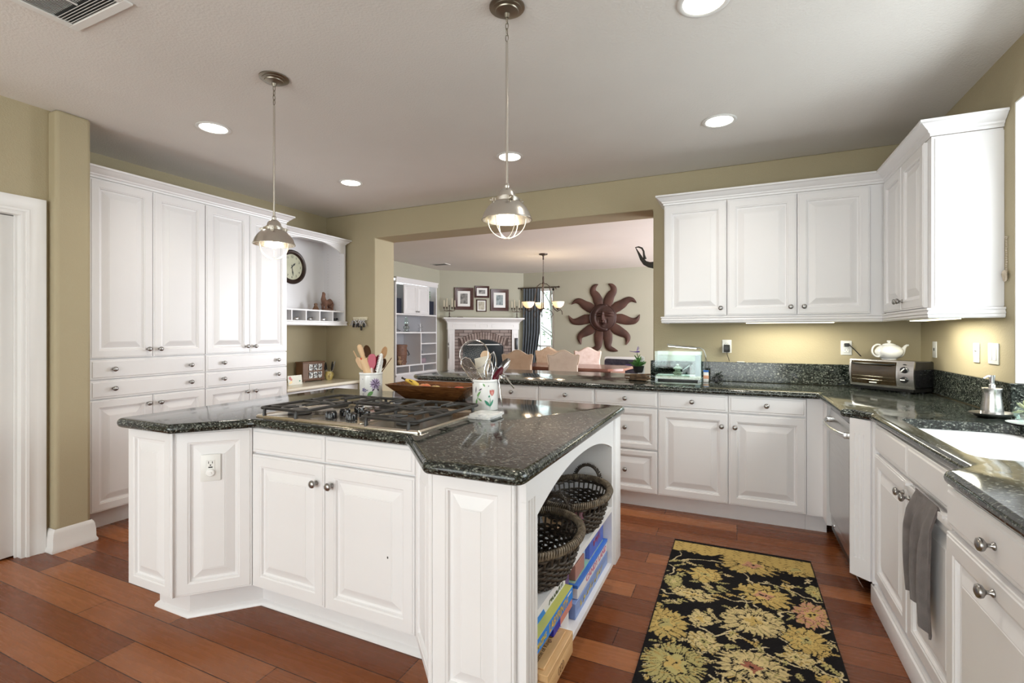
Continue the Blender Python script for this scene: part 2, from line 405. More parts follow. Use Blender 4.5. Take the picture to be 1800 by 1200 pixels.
# right wall with the deep window bay over the sink
bm = nb(); box(bm, XR, 1.30, 3.0, YB, 0, ZC); box(bm, XR, 1.30, 1.5, 3.0, 0, 0.868); box(bm, XR, 1.30, 1.5, 3.0, 2.352, ZC); box(bm, XR, 1.30, -2.7, 1.5, 0, ZC)
struct('wall_right', bm, M['wall'])
bm = nb(); box(bm, 1.301, 1.80, 3.001, 3.08, 0, ZC); box(bm, 1.301, 1.80, 1.42, 1.499, 0, ZC); box(bm, 1.301, 1.80, 1.499, 3.001, 2.353, 2.45); box(bm, 1.301, 1.80, 1.499, 3.001, 0.6, 0.868)
struct('wall_window_bay', bm, M['whitewall'])
bm = nb(); box(bm, 1.157, 1.30, 2.992, 3.0, 1.068, 2.352); box(bm, 1.157, 1.30, 1.5, 1.508, 0.92, 2.352); box(bm, 1.157, 1.30, 1.508, 2.992, 2.345, 2.352); struct('trim_1', bm, M['whitewall'])
bm = nb()
for a, b_, c, d in ((1.5, 1.56, 0.915, 2.35), (2.94, 3.0, 0.915, 2.35), (1.5, 3.0, 2.29, 2.35), (1.5, 3.0, 0.915, 0.975), (2.23, 2.27, 0.915, 2.35)): box(bm, 1.70, 1.75, a, b_, c, d)
w1 = struct('window_1', bm, M['trim']); bm = nb(); box(bm, 1.722, 1.728, 1.53, 2.97, 0.95, 2.32); obj('pane', bm, M['glass'], w1)
# rear wall, behind the camera, with a patio opening added for light
bm = nb(); prism(bm, [(-3.9, 0), (-3.6, 0), (-3.6, 2.35), (1.0, 2.35), (1.0, 0), (1.3, 0), (1.3, ZC), (-3.9, ZC)], 2.7, 2.85, XZ); struct('wall_rear', bm, M['wall'])
bm = nb()
for a, b_ in ((-3.6, -3.52), (-1.34, -1.26), (0.92, 1.0)): box(bm, a, b_, -2.8, -2.74, 0, 2.35)
box(bm, -3.6, 1.0, -2.8, -2.74, 2.27, 2.35); box(bm, -3.6, 1.0, -2.8, -2.74, 0, 0.09)
d2 = struct('door_2', bm, M['trim']); bm = nb(); box(bm, -3.53, 0.93, -2.775, -2.769, 0.08, 2.28); obj('pane', bm, M['glass'], d2)
# far room
A2, B2 = Vector((-5.75, 8.84)), Vector((-4.39, 10.05))
NY0, NY1, NZ0, NZ1 = 7.30, 8.70, 0.0, 2.335
bm = nb(); box(bm, -5.90, -5.75, YB2, NY0, 0, ZC); box(bm, -5.90, -5.75, NY1, 8.95, 0, ZC); box(bm, -5.90, -5.75, NY0, NY1, NZ1, ZC); struct('wall_family_left', bm, M['wall2'])
dd = (B2 - A2).normalized(); nn = Vector((dd.y, -dd.x)); e0 = A2 - dd * 0.2; e1 = B2 + dd * 0.2
bm = nb(); prism(bm, [tuple(e0), tuple(e1), tuple(e1 - nn * 0.15), tuple(e0 - nn * 0.15)][::-1], 0, ZC); struct('wall_fireplace', bm, M['wall2'])
bm = nb(); box(bm, -4.6, -4.30, 10.09, 10.24, 0, ZC); box(bm, -3.62, 2.7, 10.09, 10.24, 0, ZC); box(bm, -4.30, -3.62, 10.09, 10.24, 2.27, ZC); box(bm, -4.30, -3.62, 10.09, 10.24, 0, 0.42)
struct('wall_far', bm, M['wall2'])
bm = nb(); box(bm, 2.6, 2.75, YB2, 5.7, 0, ZC); box(bm, 2.6, 2.75, 9.5, 10.2, 0, ZC); box(bm, 2.6, 2.75, 5.7, 9.5, 2.35, ZC); box(bm, 2.6, 2.75, 5.7, 9.5, 0, 0.4); struct('wall_family_right', bm, M['wall2'])
bm = nb()
for a, b_, c, d in ((-4.30, -4.25, 0.42, 2.27), (-3.67, -3.62, 0.42, 2.27), (-4.30, -3.62, 2.22, 2.27), (-4.30, -3.62, 0.42, 0.47), (-4.25, -3.67, 0.985, 1.02), (-3.97, -3.95, 0.47, 2.22)): box(bm, a, b_, 10.12, 10.17, c, d)
w2 = struct('window_2', bm, M['trim']); bm = nb(); box(bm, -4.26, -3.66, 10.142, 10.148, 0.46, 2.23); obj('pane', bm, M['glass'], w2)
# pantry door on the left with its casing
bm = nb()
sweep(bm, [(-3.74, 1.405), (-3.74, 1.495)], [(0, 0), (-0.001, 0)]) if False else None
def casing(bm, y0, y1, z1, x):
    # mitred two-leg casing drawn in the yz plane, stepping out from the wall
    prof = [(0.0, 0.0), (0.0, 0.012), (0.012, 0.016), (0.02, 0.012), (0.05, 0.016), (0.066, 0.024), (0.085, 0.024), (0.085, 0.0)]
    path = [(y1, 0.0), (y1, z1), (y0, z1), (y0, 0.0)]
    rows = []
    for o, t in prof:
        rows.append([bm.verts.new((x + t, q.x, q.y)) for q in offset_path(path, o, False)])
    for a, b_ in zip(rows, rows[1:]):
        for i in range(3): bm.faces.new((a[i], a[i + 1], b_[i + 1], b_[i]))
    for k in (0, -1): bm.faces.new([r[k] for r in rows])
bm = nb()
prof = [(0.0, 0.0), (0.0, 0.012), (-0.012, 0.016), (-0.02, 0.012), (-0.05, 0.016), (-0.066, 0.024), (-0.085, 0.024), (-0.085, 0.0)]
path = [(1.405, 0.0), (1.405, 1.995), (0.58, 1.995), (0.58, 0.0)]
rows = [[bm.verts.new((-3.74 + t, q.x, q.y)) for q in offset_path(path, -o, False)] for o, t in prof]
for a, b_ in zip(rows, rows[1:]):
    for i in range(3): bm.faces.new((a[i], a[i + 1], b_[i + 1], b_[i]))
box(bm, -3.86, -3.738, 1.385, 1.405, 0, 1.995); box(bm, -3.86, -3.738, 0.58, 0.60, 0, 1.995); box(bm, -3.86, -3.738, 0.6, 1.385, 1.975, 1.995)
box(bm, -3.795, -3.783, 1.373, 1.385, 0, 1.975)
struct('trim_2', bm, M['trim'])
bm = nb(); box(bm, -3.83, -3.795, 0.605, 1.382, 0.012, 1.97, 0.002); d1 = struct('door_1', bm, M['trim'])
BP = [(0.0, 0), (0.022, 0), (0.024, 0.012), (0.016, 0.03), (0.015, 0.085), (0.012, 0.095), (0.012, 0.11), (0.006, 0.125), (0.0, 0.135)]
bm = nb(); sweep(bm, [(-4.0, 1.688), (-3.659, 1.688), (-3.659, 1.509), (-3.74, 1.509), (-3.74, 1.494)][::-1], [(-o, z) for o, z in BP]); bm2 = None
bm.free(); bm = nb(); sweep(bm, [(-3.742, 1.507), (-3.659, 1.507), (-3.659, 1.689), (-3.70, 1.689)], BP); struct('baseboard_left', bm, M['trim'])
bm = nb(); sweep(bm, [(-3.74, -2.6), (-3.74, 0.49)], BP); struct('baseboard_pantry', bm, M['trim'])
bm = nb(); sweep(bm, [(2.6, 10.09), (-3.6, 10.09)][::-1], BP); struct('baseboard_far', bm, M['trim'])

# ================================================================ cabinets
def cabinet(name, label, cat, loc, rz, w, d, zb, zt, doors=(), drawers=(), toe=True, group=None, extra=None, body=True):
    """local x along the face, door fronts at y = 0, body behind; doors (x0, x1, z0, z1, knob x, knob z)"""
    t = thing(name, label, cat, loc, rz, group)
    bm = nb(); box(bm, 0, w, 0.021, d, zb, zt, 0.0015, 1)
    obj('body', bm, M['cab'], t)
    if toe:
        bm = nb(); box(bm, 0, w, 0.085, d - 0.03, 0, zb - 0.0005); obj('toe_kick', bm, M['cab'], t)
    for q in doors:
        o = obj('door', door_bm(q[0], q[1], q[2], q[3]), M['cab'], t)
        if len(q) > 4 and q[4] is not None: knob(o, q[4], q[5])
    for q in drawers:
        o = obj('drawer', (door_bm(q[0], q[1], q[2], q[3], 0.045) if q[3] - q[2] > 0.17 else drawer_bm(q[0], q[1], q[2], q[3])), M['cab'], t)
        for kx, kz in q[4]: knob(o, kx, kz)
    if extra: extra(t)
    return t
CR = [(0.0, 0.0), (0.006, 0.0), (0.008, 0.012), (0.016, 0.018), (0.018, 0.026), (0.030, 0.034), (0.046, 0.050), (0.052, 0.056), (0.058, 0.058), (0.058, 0.070), (0.0, 0.070)]
def crownp(z): return [(o, z + h) for o, h in CR]
# --- tall pantry wall on the left
ga = 'tall white pantry cabinets on the side wall'
for k, (y0, w, lab, da, db, dk) in enumerate([
        (1.735, 0.762, 'tall white pantry cabinet beside the wall stub, nearer the pantry door', 0.378, 0.345, (0.135, 0.64)),
        (2.498, 0.768, 'tall white pantry cabinet next to the open desk hutch', 0.376, 0.355, (0.14, 0.655))]):
    c = w / 2
    drs = [(0.003, c - .0015, 1.128, 2.30, c - .036, 1.183), (c + .0015, w - .003, 1.128, 2.30, c + .040, 1.182),
           (0.003, c - .0015, 0.125, 0.856, c - .036, 0.800), (c + .0015, w - .003, 0.125, 0.856, c + .042, 0.798)]
    dws = [(0.003, w - .003, 0.990, 1.121, [(dk[0], 1.055), (dk[1], 1.053)]), (0.003, w - .003, 0.862, 0.985, [(dk[0], 0.926), (dk[1], 0.924)])]
    cabinet('pantry_cabinet', lab, 'cabinet', (-3.79, y0, 0), PI / 2, w, 0.515, 0.12, 2.31, drs, dws, group=ga)
bm = nb(); sweep(bm, [(-3.811, 1.72), (-3.811, 3.266), (-4.30, 3.266)], crownp(2.311))
tag(obj('crown_molding', bm, M['cab']), 'white crown molding along the top of the tall pantry cabinets', 'crown molding')
bm = nb(); box(bm, -4.30, -3.811, 1.690, 1.7345, 0, 2.31); tag(obj('filler_strip', bm, M['cab']), 'narrow white filler strip between wall stub and pantry cabinet', 'filler panel')
# --- open hutch over the desk
h = thing('desk_hutch', 'white open hutch with arched valance and pigeonholes above the desk', 'hutch', (-3.985, 3.27, 1.375), PI / 2)
W_, D_ = 0.945, 0.32     # local x = +Y, local y = -X
bm = nb(); box(bm, 0, W_, D_ - 0.012, D_, 0, 0.95); obj('back_panel', bm, M['cab'], h)
for x0, x1 in ((0.0, 0.02), (W_ - 0.022, W_)):
    bm = nb(); box(bm, x0, x1, 0.0, D_ - 0.012, 0, 0.95)
    o = obj('side_panel', bm, M['cab'], h)
bm = nb()
for yy in (0.07, 0.24):
    for i in range(20):
        lathe(bm, [(0, 0), (.0028, 0), (.0028, .001), (0, .001)], 8, T((W_ - 0.022, yy, 0.20 + i * 0.032)) @ R(-PI / 2, 'Y'))
tag(obj('shelf_pin_hole', bm, col('hole_grey', (0.45, 0.44, 0.43)), o), kind='stuff')
bm = nb(); n = 24; xs = [0.02 + (W_ - 0.042) * i / n for i in range(n + 1)]
pts = [(0.02, 0.95), (0.02, 0.80)] + [(x, 0.80 + 0.095 * max(0, 1 - ((x - W_ / 2) / (W_ / 2 - 0.075)) ** 2) ** 0.8 if abs(x - W_ / 2) < W_ / 2 - 0.075 else 0.80) for x in xs[1:-1]] + [(W_ - 0.022, 0.80), (W_ - 0.022, 0.95)]
prism(bm, pts, -0.02, 0.0, XZ); obj('arched_valance', bm, M['cab'], h)
bm = nb(); box(bm, 0.02, W_ - 0.022, 0.0, D_ - 0.012, 0.148, 0.162); obj('shelf', bm, M['cab'], h)
bm = nb(); box(bm, 0.02, W_ - 0.022, 0.0, D_ - 0.012, 0.035, 0.050); obj('shelf', bm, M['cab'], h)
for yy in (3.49, 3.667, 3.847, 4.03):
    bm = nb(); box(bm, yy - 3.27 - .006, yy - 3.27 + .006, 0.002, D_ - 0.012, 0.05, 0.148); obj('divider', bm, M['cab'], h)
bm = nb(); sweep(bm, [(0.0, 0.0), (W_, 0.0), (W_, D_ - 0.012)], [(0, 0.0), (0.012, 0.0), (0.015, 0.004), (0.015, 0.010), (0.010, 0.014), (0.010, 0.030), (0.016, 0.036), (0.016, 0.046), (0, 0.05)]); obj('bottom_rail', bm, M['cab'], h)
bm = nb(); sweep(bm, [(0.060, 0.0), (W_ - 0.02, 0.0), (W_ - 0.02, D_ - 0.012)], crownp(0.885)); obj('crown_molding', bm, M['cab'], h)
bm = nb(); box(bm, 0.0, W_, 0.0, D_, 0.936, 0.95); obj('top_panel', bm, M['cab'], h)
# --- desk
bm = nb(); slab(bm, fillet([(-4.308, 3.268), (-3.79, 3.268), (-3.79, 4.253), (-4.308, 4.253)], 0.004, 1), 0.775, 0.035)
tag(obj('laminate_counter', bm, noisy('cream_laminate', (0.74, 0.69, 0.56), (0.78, 0.73, 0.61), 3, 0.22)), 'cream laminate desk top below the open hutch', 'desk top')
cabinet('desk_cabinet', 'white drawer cabinet under the cream desk top', 'cabinet', (-3.83, 3.27, 0), PI / 2, 0.98, 0.46, 0.10, 0.738,
        drawers=[(0.003, 0.488, 0.60, 0.73, [(0.245, 0.665)]), (0.492, 0.977, 0.60, 0.73, [(0.735, 0.665)])], doors=[(0.003, 0.488, 0.12, 0.594, 0.44, 0.54), (0.492, 0.977, 0.12, 0.594, 0.54, 0.54)])

# --- peninsula base run (faces -y)
YD = 3.665
xs = [-2.60, -2.378, -1.914, -1.450, -0.988, -0.521, -0.054, 0.409]
base = [(-2.378, -1.914, 'white base cabinet at the open end of the peninsula', 'd', 1), (-1.914, -1.450, 'white base cabinet behind the utensil crocks, second from the peninsula end', 'd', 1),
        (-1.450, -0.988, 'white base cabinet of the peninsula, next to the stack of three drawers', 'd', 1)]
for x0, x1, lab, k, _ in base:
    w = x1 - x0; cabinet('base_cabinet', lab, 'cabinet', (x0, YD, 0), 0, w, 0.60, 0.118, 0.874, doors=[(0.002, w - .002, 0.125, 0.740, w - .04, 0.68)], drawers=[(0.002, w - .002, 0.752, 0.868, [(w / 2, 0.812)])], group='base cabinets under the back counter')
w = 0.467; cabinet('base_cabinet', 'white base cabinet with a stack of three drawers below the aquarium', 'cabinet', (-0.988, YD, 0), 0, w, 0.56, 0.118, 0.874,
        drawers=[(0.002, w - .002, 0.752, 0.868, [(w / 2, 0.812)]), (0.002, w - .002, 0.443, 0.743, [(w / 2, 0.600)]), (0.002, w - .002, 0.125, 0.434, [(w / 2, 0.288)])], group='base cabinets under the back counter')
cabinet('base_cabinet', 'white two-door base cabinet with two drawers below the back outlets', 'cabinet', (-0.521, YD, 0), 0, 0.93, 0.56, 0.118, 0.874,
        drawers=[(0.002, w - .002, 0.752, 0.868, [(w / 2, 0.812)]), (w + .002, 0.928, 0.752, 0.868, [(w + .232, 0.812)])],
        doors=[(0.002, w - .002, 0.125, 0.743, w - .042, 0.655), (w + .002, 0.928, 0.125, 0.743, w + .042, 0.655)], group='base cabinets under the back counter')
bm = nb(); box(bm, 0.41, 0.50, YD + .02, 4.2, 0.118, 0.874); box(bm, 0.50, 0.535, 3.538, 4.2, 0.118, 0.874); box(bm, 0.41, 0.53, YD + .085, 4.2, 0, 0.118); tag(obj('corner_filler', bm, M['cab']), 'plain white corner filler between base cabinets and dishwasher', 'filler panel')
bm = nb(); box(bm, -2.60, -2.379, YD + .02, 4.50, 0.0, 0.874); box(bm, -2.379, -0.66, 4.27, 4.50, 0, 0.874); tag(obj('peninsula_panel', bm, M['cab']), 'white finished end and back panel of the peninsula', 'panel')

# --- right run (faces -x): local x = -Y, local y = +X
def RR(name, lab, cat, x, ytop, w, d, zb, zt, **k): return cabinet(name, lab, cat, (x, ytop, 0), -PI / 2, w, d, zb, zt, **k)
sk = RR('sink_cabinet', 'white sink base cabinet with the grey towel hung over one door', 'cabinet', 0.595, 2.845, 0.985, 0.52, 0.10, 0.874,
        doors=[(0.003, 0.487, 0.125, 0.722, 0.452, 0.672), (0.490, 0.982, 0.125, 0.722, 0.524, 0.670)], drawers=[(0.003, 0.487, 0.742, 0.866, []), (0.490, 0.982, 0.742, 0.866, [])], toe=False)
bm = nb(); box(bm, 0.0, 0.985, 0.0, 0.5, 0.0, 0.0995); box(bm, -0.03, 0.985, -0.008, 0.03, 0.0, 0.09, 0.004); obj('plinth', bm, M['cab'], sk)
bm = nb(); box(bm, -0.028, -0.0005, -0.006, 0.30, 0.10, 0.874); obj('stile', bm, M['cab'], sk)
RR('base_cabinet', 'white pull-out base cabinet nearest the camera beside the sink cabinet', 'cabinet', 0.54, 1.79, 0.575, 0.58, 0.10, 0.874,
   doors=[(0.003, 0.572, 0.125, 0.735, 0.295, 0.695)], drawers=[(0.003, 0.572, 0.752, 0.866, [(0.30, 0.806)])])
RR('base_cabinet', 'white base cabinet at the near end of the sink counter', 'cabinet', 0.54, 1.213, 0.9, 0.58, 0.10, 0.874,
   doors=[(0.003, 0.448, 0.125, 0.735, 0.40, 0.695), (0.452, 0.897, 0.125, 0.735, 0.50, 0.695)], drawers=[(0.003, 0.448, 0.752, 0.866, [(0.225, 0.806)]), (0.452, 0.897, 0.752, 0.866, [(0.675, 0.806)])])
# angled fluted pilaster between dishwasher and sink
p0, p1 = Vector((0.512, 2.93)), Vector((0.583, 2.862)); L_ = (p1 - p0).length
pf = thing('fluted_pilaster', 'white fluted pilaster set at an angle beside the dishwasher', 'pilaster', (p0.x, p0.y, 0), math.atan2(p1.y - p0.y, p1.x - p0.x))
bm = nb(); pts = [(0, 0.018), (0, 0.0)]
for cxx in (0.028, 0.049, 0.070):
    pts += [(cxx - .007, 0.0), (cxx - .004, 0.006), (cxx + .004, 0.006), (cxx + .007, 0.0)]
pts += [(L_, 0.0), (L_, 0.018)]
prism(bm, pts, 0.19, 0.80); box(bm, 0, L_, 0, 0.018, 0.10, 0.1905); box(bm, 0, L_, 0, 0.018, 0.7995, 0.874); obj('fluted_panel', bm, M['cab'], pf)

# --- upper cabinets
gu = 'white wall cabinets over the back counter'
UY = 3.91
cabinet('wall_cabinet', 'single-door white wall cabinet beside the room opening', 'cabinet', (-0.51, UY, 0), 0, 0.443, 0.343, 1.40, 2.275, doors=[(0.003, 0.440, 1.425, 2.262, 0.402, 1.478)], toe=False, group=gu)
cabinet('wall_cabinet', 'two-door white wall cabinet in the corner over the back counter', 'cabinet', (-0.066, UY, 0), 0, 0.944, 0.343, 1.40, 2.275, doors=[(0.003, 0.442, 1.425, 2.262, 0.405, 1.478), (0.448, 0.862, 1.425, 2.262, 0.486, 1.478)], toe=False, group=gu)
uc = RR('wall_cabinet', 'two-door white wall cabinet with a plain end panel beside the sink window', 'cabinet', 0.86, 3.905, 0.81, 0.294, 1.40, 2.275, doors=[(0.02, 0.392, 1.425, 2.262, 0.365, 1.478), (0.396, 0.765, 1.425, 2.262, 0.425, 1.478)], toe=False)
bm = nb(); box(bm, 0.8105, 0.8145, 0.035, 0.294, 1.425, 2.262); obj('end_panel', bm, M['cab'], uc)
upath = [(-0.51, 4.253), (-0.51, 3.931), (0.881, 3.931), (0.881, 3.093), (1.153, 3.093)]
bm = nb(); sweep(bm, upath, crownp(2.276)); tag(obj('crown_molding', bm, M['cab']), 'white crown molding wrapping the top of the corner wall cabinets', 'crown molding')
bm = nb(); sweep(bm, upath, [(0.0, 1.420), (0.022, 1.420), (0.024, 1.412), (0.016, 1.406), (0.020, 1.398), (0.024, 1.392), (0.018, 1.386), (0.020, 1.378), (0.014, 1.370), (0.0, 1.370)])
tag(obj('light_rail', bm, M['cab']), 'white grooved light rail under the corner wall cabinets', 'light rail')
for (x0, x1, y0, y1, lab) in ((0.05, 0.62, 3.97, 4.06, 'slim under-cabinet light above the back counter'), (0.93, 1.03, 3.15, 3.68, 'slim under-cabinet light above the toaster oven side')):
    u = thing('under_cabinet_light', lab, 'light', ((x0 + x1) / 2, (y0 + y1) / 2, 1.365))
    bm = nb(); box(bm, x0, x1, y0, y1, 1.37, 1.3995, 0.003); obj('housing', bm, M['plate'], u, world=True)
    bm = nb(); box(bm, x0 + .012, x1 - .012, y0 + .012, y1 - .012, 1.366, 1.3699); obj('diffuser', bm, M['undercab'], u, world=True)
    l = area_light('under_cabinet_glow', ((x0 + x1) / 2, (y0 + y1) / 2, 1.362), (0, 0, 0), x1 - x0 - .03, y1 - y0 - .03, 3.6, (1, 0.97, 0.82))

# --- counters
LOOP = [(-2.72, 4.69), (-2.72, 3.74), (-2.60, 3.632), (0.470, 3.632), (0.475, 2.935), (0.525, 2.925), (0.578, 2.84), (0.600, 1.84), (0.525, 1.762), (0.522, 0.30), (1.153, 0.30),
        (1.153, 1.502), (1.698, 1.502), (1.698, 2.988), (1.133, 2.988), (1.133, 4.233), (-0.655, 4.233), (-0.655, 4.69)]
rad = [0.02, 0.05, 0.05, 0.02, 0.02, 0.02, 0.03, 0.03, 0.05, 0.02] + [0] * 8
SINK = fillet([(0.662, 1.965), (1.06, 1.965), (1.06, 2.735), (0.662, 2.735)], 0.07, 6)
bm = nb(); slab(bm, fillet(LOOP, rad), 0.914, 0.040, [SINK]); ct = obj('granite_countertop', bm, M['granite'])
tag(ct, 'dark green granite countertop wrapping the peninsula, corner and sink', 'countertop')
bm = nb(); box(bm, -0.66, 1.133, 4.234, 4.254, 0.9145, 1.066, 0.002, 1); tag(obj('granite_backsplash', bm, M['granite']), 'low dark granite backsplash along the back wall', 'backsplash')
bm = nb(); box(bm, 1.134, 1.154, 3.001, 4.254, 0.9145, 1.066, 0.002, 1); box(bm, 1.134, 1.698, 2.981, 2.9995, 0.9145, 1.066, 0.002, 1)
tag(obj('granite_backsplash', bm, M['granite']), 'low dark granite backsplash on the side wall turning into the window bay', 'backsplash')
bm = nb()
sl = thing('kitchen_sink', 'white undermount kitchen sink set in the granite under the window', 'sink', (0.86, 2.35, 0.70))
inr = fillet([(0.655, 1.958), (1.067, 1.958), (1.067, 2.742), (0.655, 2.742)], 0.075, 6)
ctr = Vector((0.861, 2.35)); loops = []
for s, z in ((1.04, 0.8735), (1.0, 0.8735), (0.985, 0.86), (0.965, 0.70), (0.93, 0.675), (0.3, 0.668)):
    loops.append([bm.verts.new((ctr.x + (x - ctr.x) * s, ctr.y + (y - ctr.y) * s, z)) for x, y in inr])
for a, b_ in zip(loops, loops[1:]):
    for i in range(len(a)): j = (i + 1) % len(a); bm.faces.new((a[i], a[j], b_[j], b_[i]))
bm.faces.new(loops[-1]); obj('basin', bm, mat('white_sink_enamel', (0.88, 0.88, 0.88), 0.12), sl, world=True)
bm = nb(); lathe(bm, [(0, 0.6685), (0.035, 0.6685), (0.042, 0.671), (0.045, 0.669)], 24, T((0.86, 2.35, 0))); obj('drain', bm, M['chrome'], sl, world=True)

# ================================================================ island
IY = 1.25
ILOOP = [(-2.54, 1.262), (-2.15, 1.248), (-1.985, 1.497), (-1.12, 1.497), (-0.845, 1.222), (-0.535, 1.222), (-0.535, 2.615), (-2.54, 2.615)]
bm = nb(); slab(bm, fillet([(-2.552, 1.255), (-2.152, 1.255), (-1.955, 1.497), (-1.12, 1.497), (-0.855, 1.222), (-0.528, 1.222), (-0.532, 2.612), (-2.552, 2.612)], [0.05, 0.03, 0.05, 0.03, 0.03, 0.05, 0.05, 0.05]), 0.914, 0.042)
tag(obj('granite_countertop', bm, M['granite']), 'dark green granite top of the kitchen island under the cooktop', 'countertop')
isl = thing('kitchen_island', 'white panelled kitchen island with angled corners and open end shelves', 'island', (-1.555, 1.95, 0))
XA, XB = -2.545, -0.56
# carcass: everything except the open end bay
bm = nb(); prism(bm, [(XA + .003, 1.332), (-2.215, 1.332), (-2.000, 1.552), (-1.110, 1.552), (-0.885, 1.332), (-0.90, 1.345), (-0.90, 2.55), (XA + .003, 2.55)], 0.15, 0.870)
obj('carcass', bm, M['cab'], isl, world=True)
bm = nb(); poly = [(-2.50, 1.425), (-2.275, 1.425), (-2.065, 1.64), (-1.06, 1.64), (-0.86, 1.44), (-0.67, 1.44), (-0.67, 2.47), (-2.50, 2.47)]
prism(bm, poly, 0, 0.1375); sweep(bm, poly, [(0, 0), (0.016, 0), (0.014, 0.010), (0.004, 0.022), (0, 0.024)], True); obj('toe_kick', bm, M['cab'], isl, world=True)
def face_panel(name, P0, P1, z0, z1, x0=0.0, x1=None, kind='door', kn=None, parent=isl, st=0.058):
    P0 = Vector(P0); P1 = Vector(P1); Ln = (P1 - P0).length; x1 = Ln if x1 is None else x1
    bm = door_bm(x0, x1, z0, z1, st) if kind == 'door' else drawer_bm(x0, x1, z0, z1)
    a = math.atan2(P1.y - P0.y, P1.x - P0.x)
    mt = T((P0.x - parent.location.x, P0.y - parent.location.y, 0)) @ R(a, 'Z')
    me = obj(name, bm, M['cab'], parent); me.location = mt.translation; me.rotation_euler = (0, 0, a)
    if kn: knob(me, kn[0], kn[1])
    return me
# left front, angled, centre, angled, right front
face_panel('side_panel', (XA, 1.31), (-2.222, 1.31), 0.150, 0.868, 0.004, None, st=0.05)
ap = face_panel('angled_panel', (-2.215, 1.312), (-1.998, 1.530), 0.150, 0.868, 0.006, None, st=0.058)
for x0, x1 in ((-2.000, -1.5635), (-1.5605, -1.108)): face_panel('drawer', (x0, 1.530), (x1, 1.530), 0.758, 0.866, kind='drawer')
face_panel('door', (-2.000, 1.530), (-1.5635, 1.530), 0.150, 0.748, kn=(0.395, 0.668)); face_panel('door', (-1.5605, 1.530), (-1.108, 1.530), 0.150, 0.748, kn=(0.042, 0.668))
bm = nb(); P0 = Vector((-1.110, 1.535)); P1 = Vector((-0.883, 1.308)); face_panel('angled_panel', P0, P1, 0.150, 0.868, 0.012, (P1 - P0).length - 0.02, st=0.04)
bm = nb(); prism(bm, [(-1.112, 1.556), (-0.881, 1.325), (-0.87, 1.34), (-1.09, 1.56)], 0.150, 0.868); obj('corner_post', bm, M['cab'], isl, world=True)
face_panel('front_panel', (-0.878, 1.300), (-0.590, 1.300), 0.150, 0.868, st=0.06)
# reeded strips either side of the angled corner
for (x, y) in ((-0.882, 1.316), (-2.214, 1.322)):
    bm = nb()
    for k in range(3): tube(bm, [(x - 0.006 + 0.006 * k, y - 0.010 - 0.002 * k, 0.155), (x - 0.006 + 0.006 * k, y - 0.010 - 0.002 * k, 0.868)], 0.0035, 8)
    obj('reeded_strip', bm, M['cab'], isl, world=True)
bm = nb(); tube(bm, [(-2.2185, 1.3175, 0.152), (-2.2185, 1.3175, 0.868)], 0.0095, 10); tube(bm, [(-0.8805, 1.3085, 0.152), (-0.8805, 1.3085, 0.868)], 0.0075, 10); obj('corner_bead', bm, M['cab'], isl, world=True)
bm = nb(); ellipsoid(bm, (-1.234, 1.5308, 0.424), .0035, .0012, .005, 8); obj('paint_chip', bm, M['iron'], isl, world=True)
# open end bay facing +x
bm = nb(); box(bm, -0.90, -0.875, 1.345, 2.55, 0.15, 0.87); obj('bay_back', bm, M['cab'], isl, world=True)
def xprism(bm, pts, x0, x1):   # pts in (y, z), extruded along x
    a = [bm.verts.new((x0, y, z)) for y, z in pts]; b = [bm.verts.new((x1, y, z)) for y, z in pts]; n = len(a)
    for i in range(n): j = (i + 1) % n; bm.faces.new((a[i], a[j], b[j], b[i]))
    bm.faces.new(a[::-1]); bm.faces.new(b)
bm = nb(); box(bm, -0.873, -0.575, 1.322, 1.41, 0.14, 0.87)
# flutes on the near post
pz = nb(); pp = [(1.322, -0.575), (1.322, -0.56)]
pts2 = [(1.3205, -0.580), (1.3205, -0.560)]
for cy in (1.345, 1.366, 1.387): pts2 += [(cy - .007, -0.560), (cy - .004, -0.566), (cy + .004, -0.566), (cy + .007, -0.560)]
pts2 += [(1.410, -0.560), (1.410, -0.580)]
v = [(x, y) for y, x in pts2]; prism(bm, v, 0.22, 0.80); box(bm, -0.58, -0.56, 1.3205, 1.41, 0.14, 0.2205); box(bm, -0.58, -0.56, 1.3205, 1.41, 0.7995, 0.868); pz.free()
obj('fluted_post', bm, M['cab'], isl, world=True)
bm = nb(); box(bm, -0.873, -0.56, 2.40, 2.55, 0.14, 0.87); box(bm, -0.565, -0.548, 2.43, 2.545, 0.142, 0.868, 0.004); obj('end_post', bm, M['cab'], isl, world=True)
pts = [(1.41, 0.868), (1.41, 0.735)] + [(1.41 + 0.99 * i / 28, 0.735 + 0.085 * (1 - abs(2 * i / 28 - 1) ** 2.2)) for i in range(1, 28)] + [(2.40, 0.735), (2.40, 0.868)]
bm = nb(); xprism(bm, pts, -0.58, -0.56); obj('arched_valance', bm, M['cab'], isl, world=True)
for z in (0.418, 0.140):
    bm = nb(); box(bm, -0.874, -0.56, 1.411, 2.399, z, z + 0.022); obj('shelf', bm, M['cab'], isl, world=True)
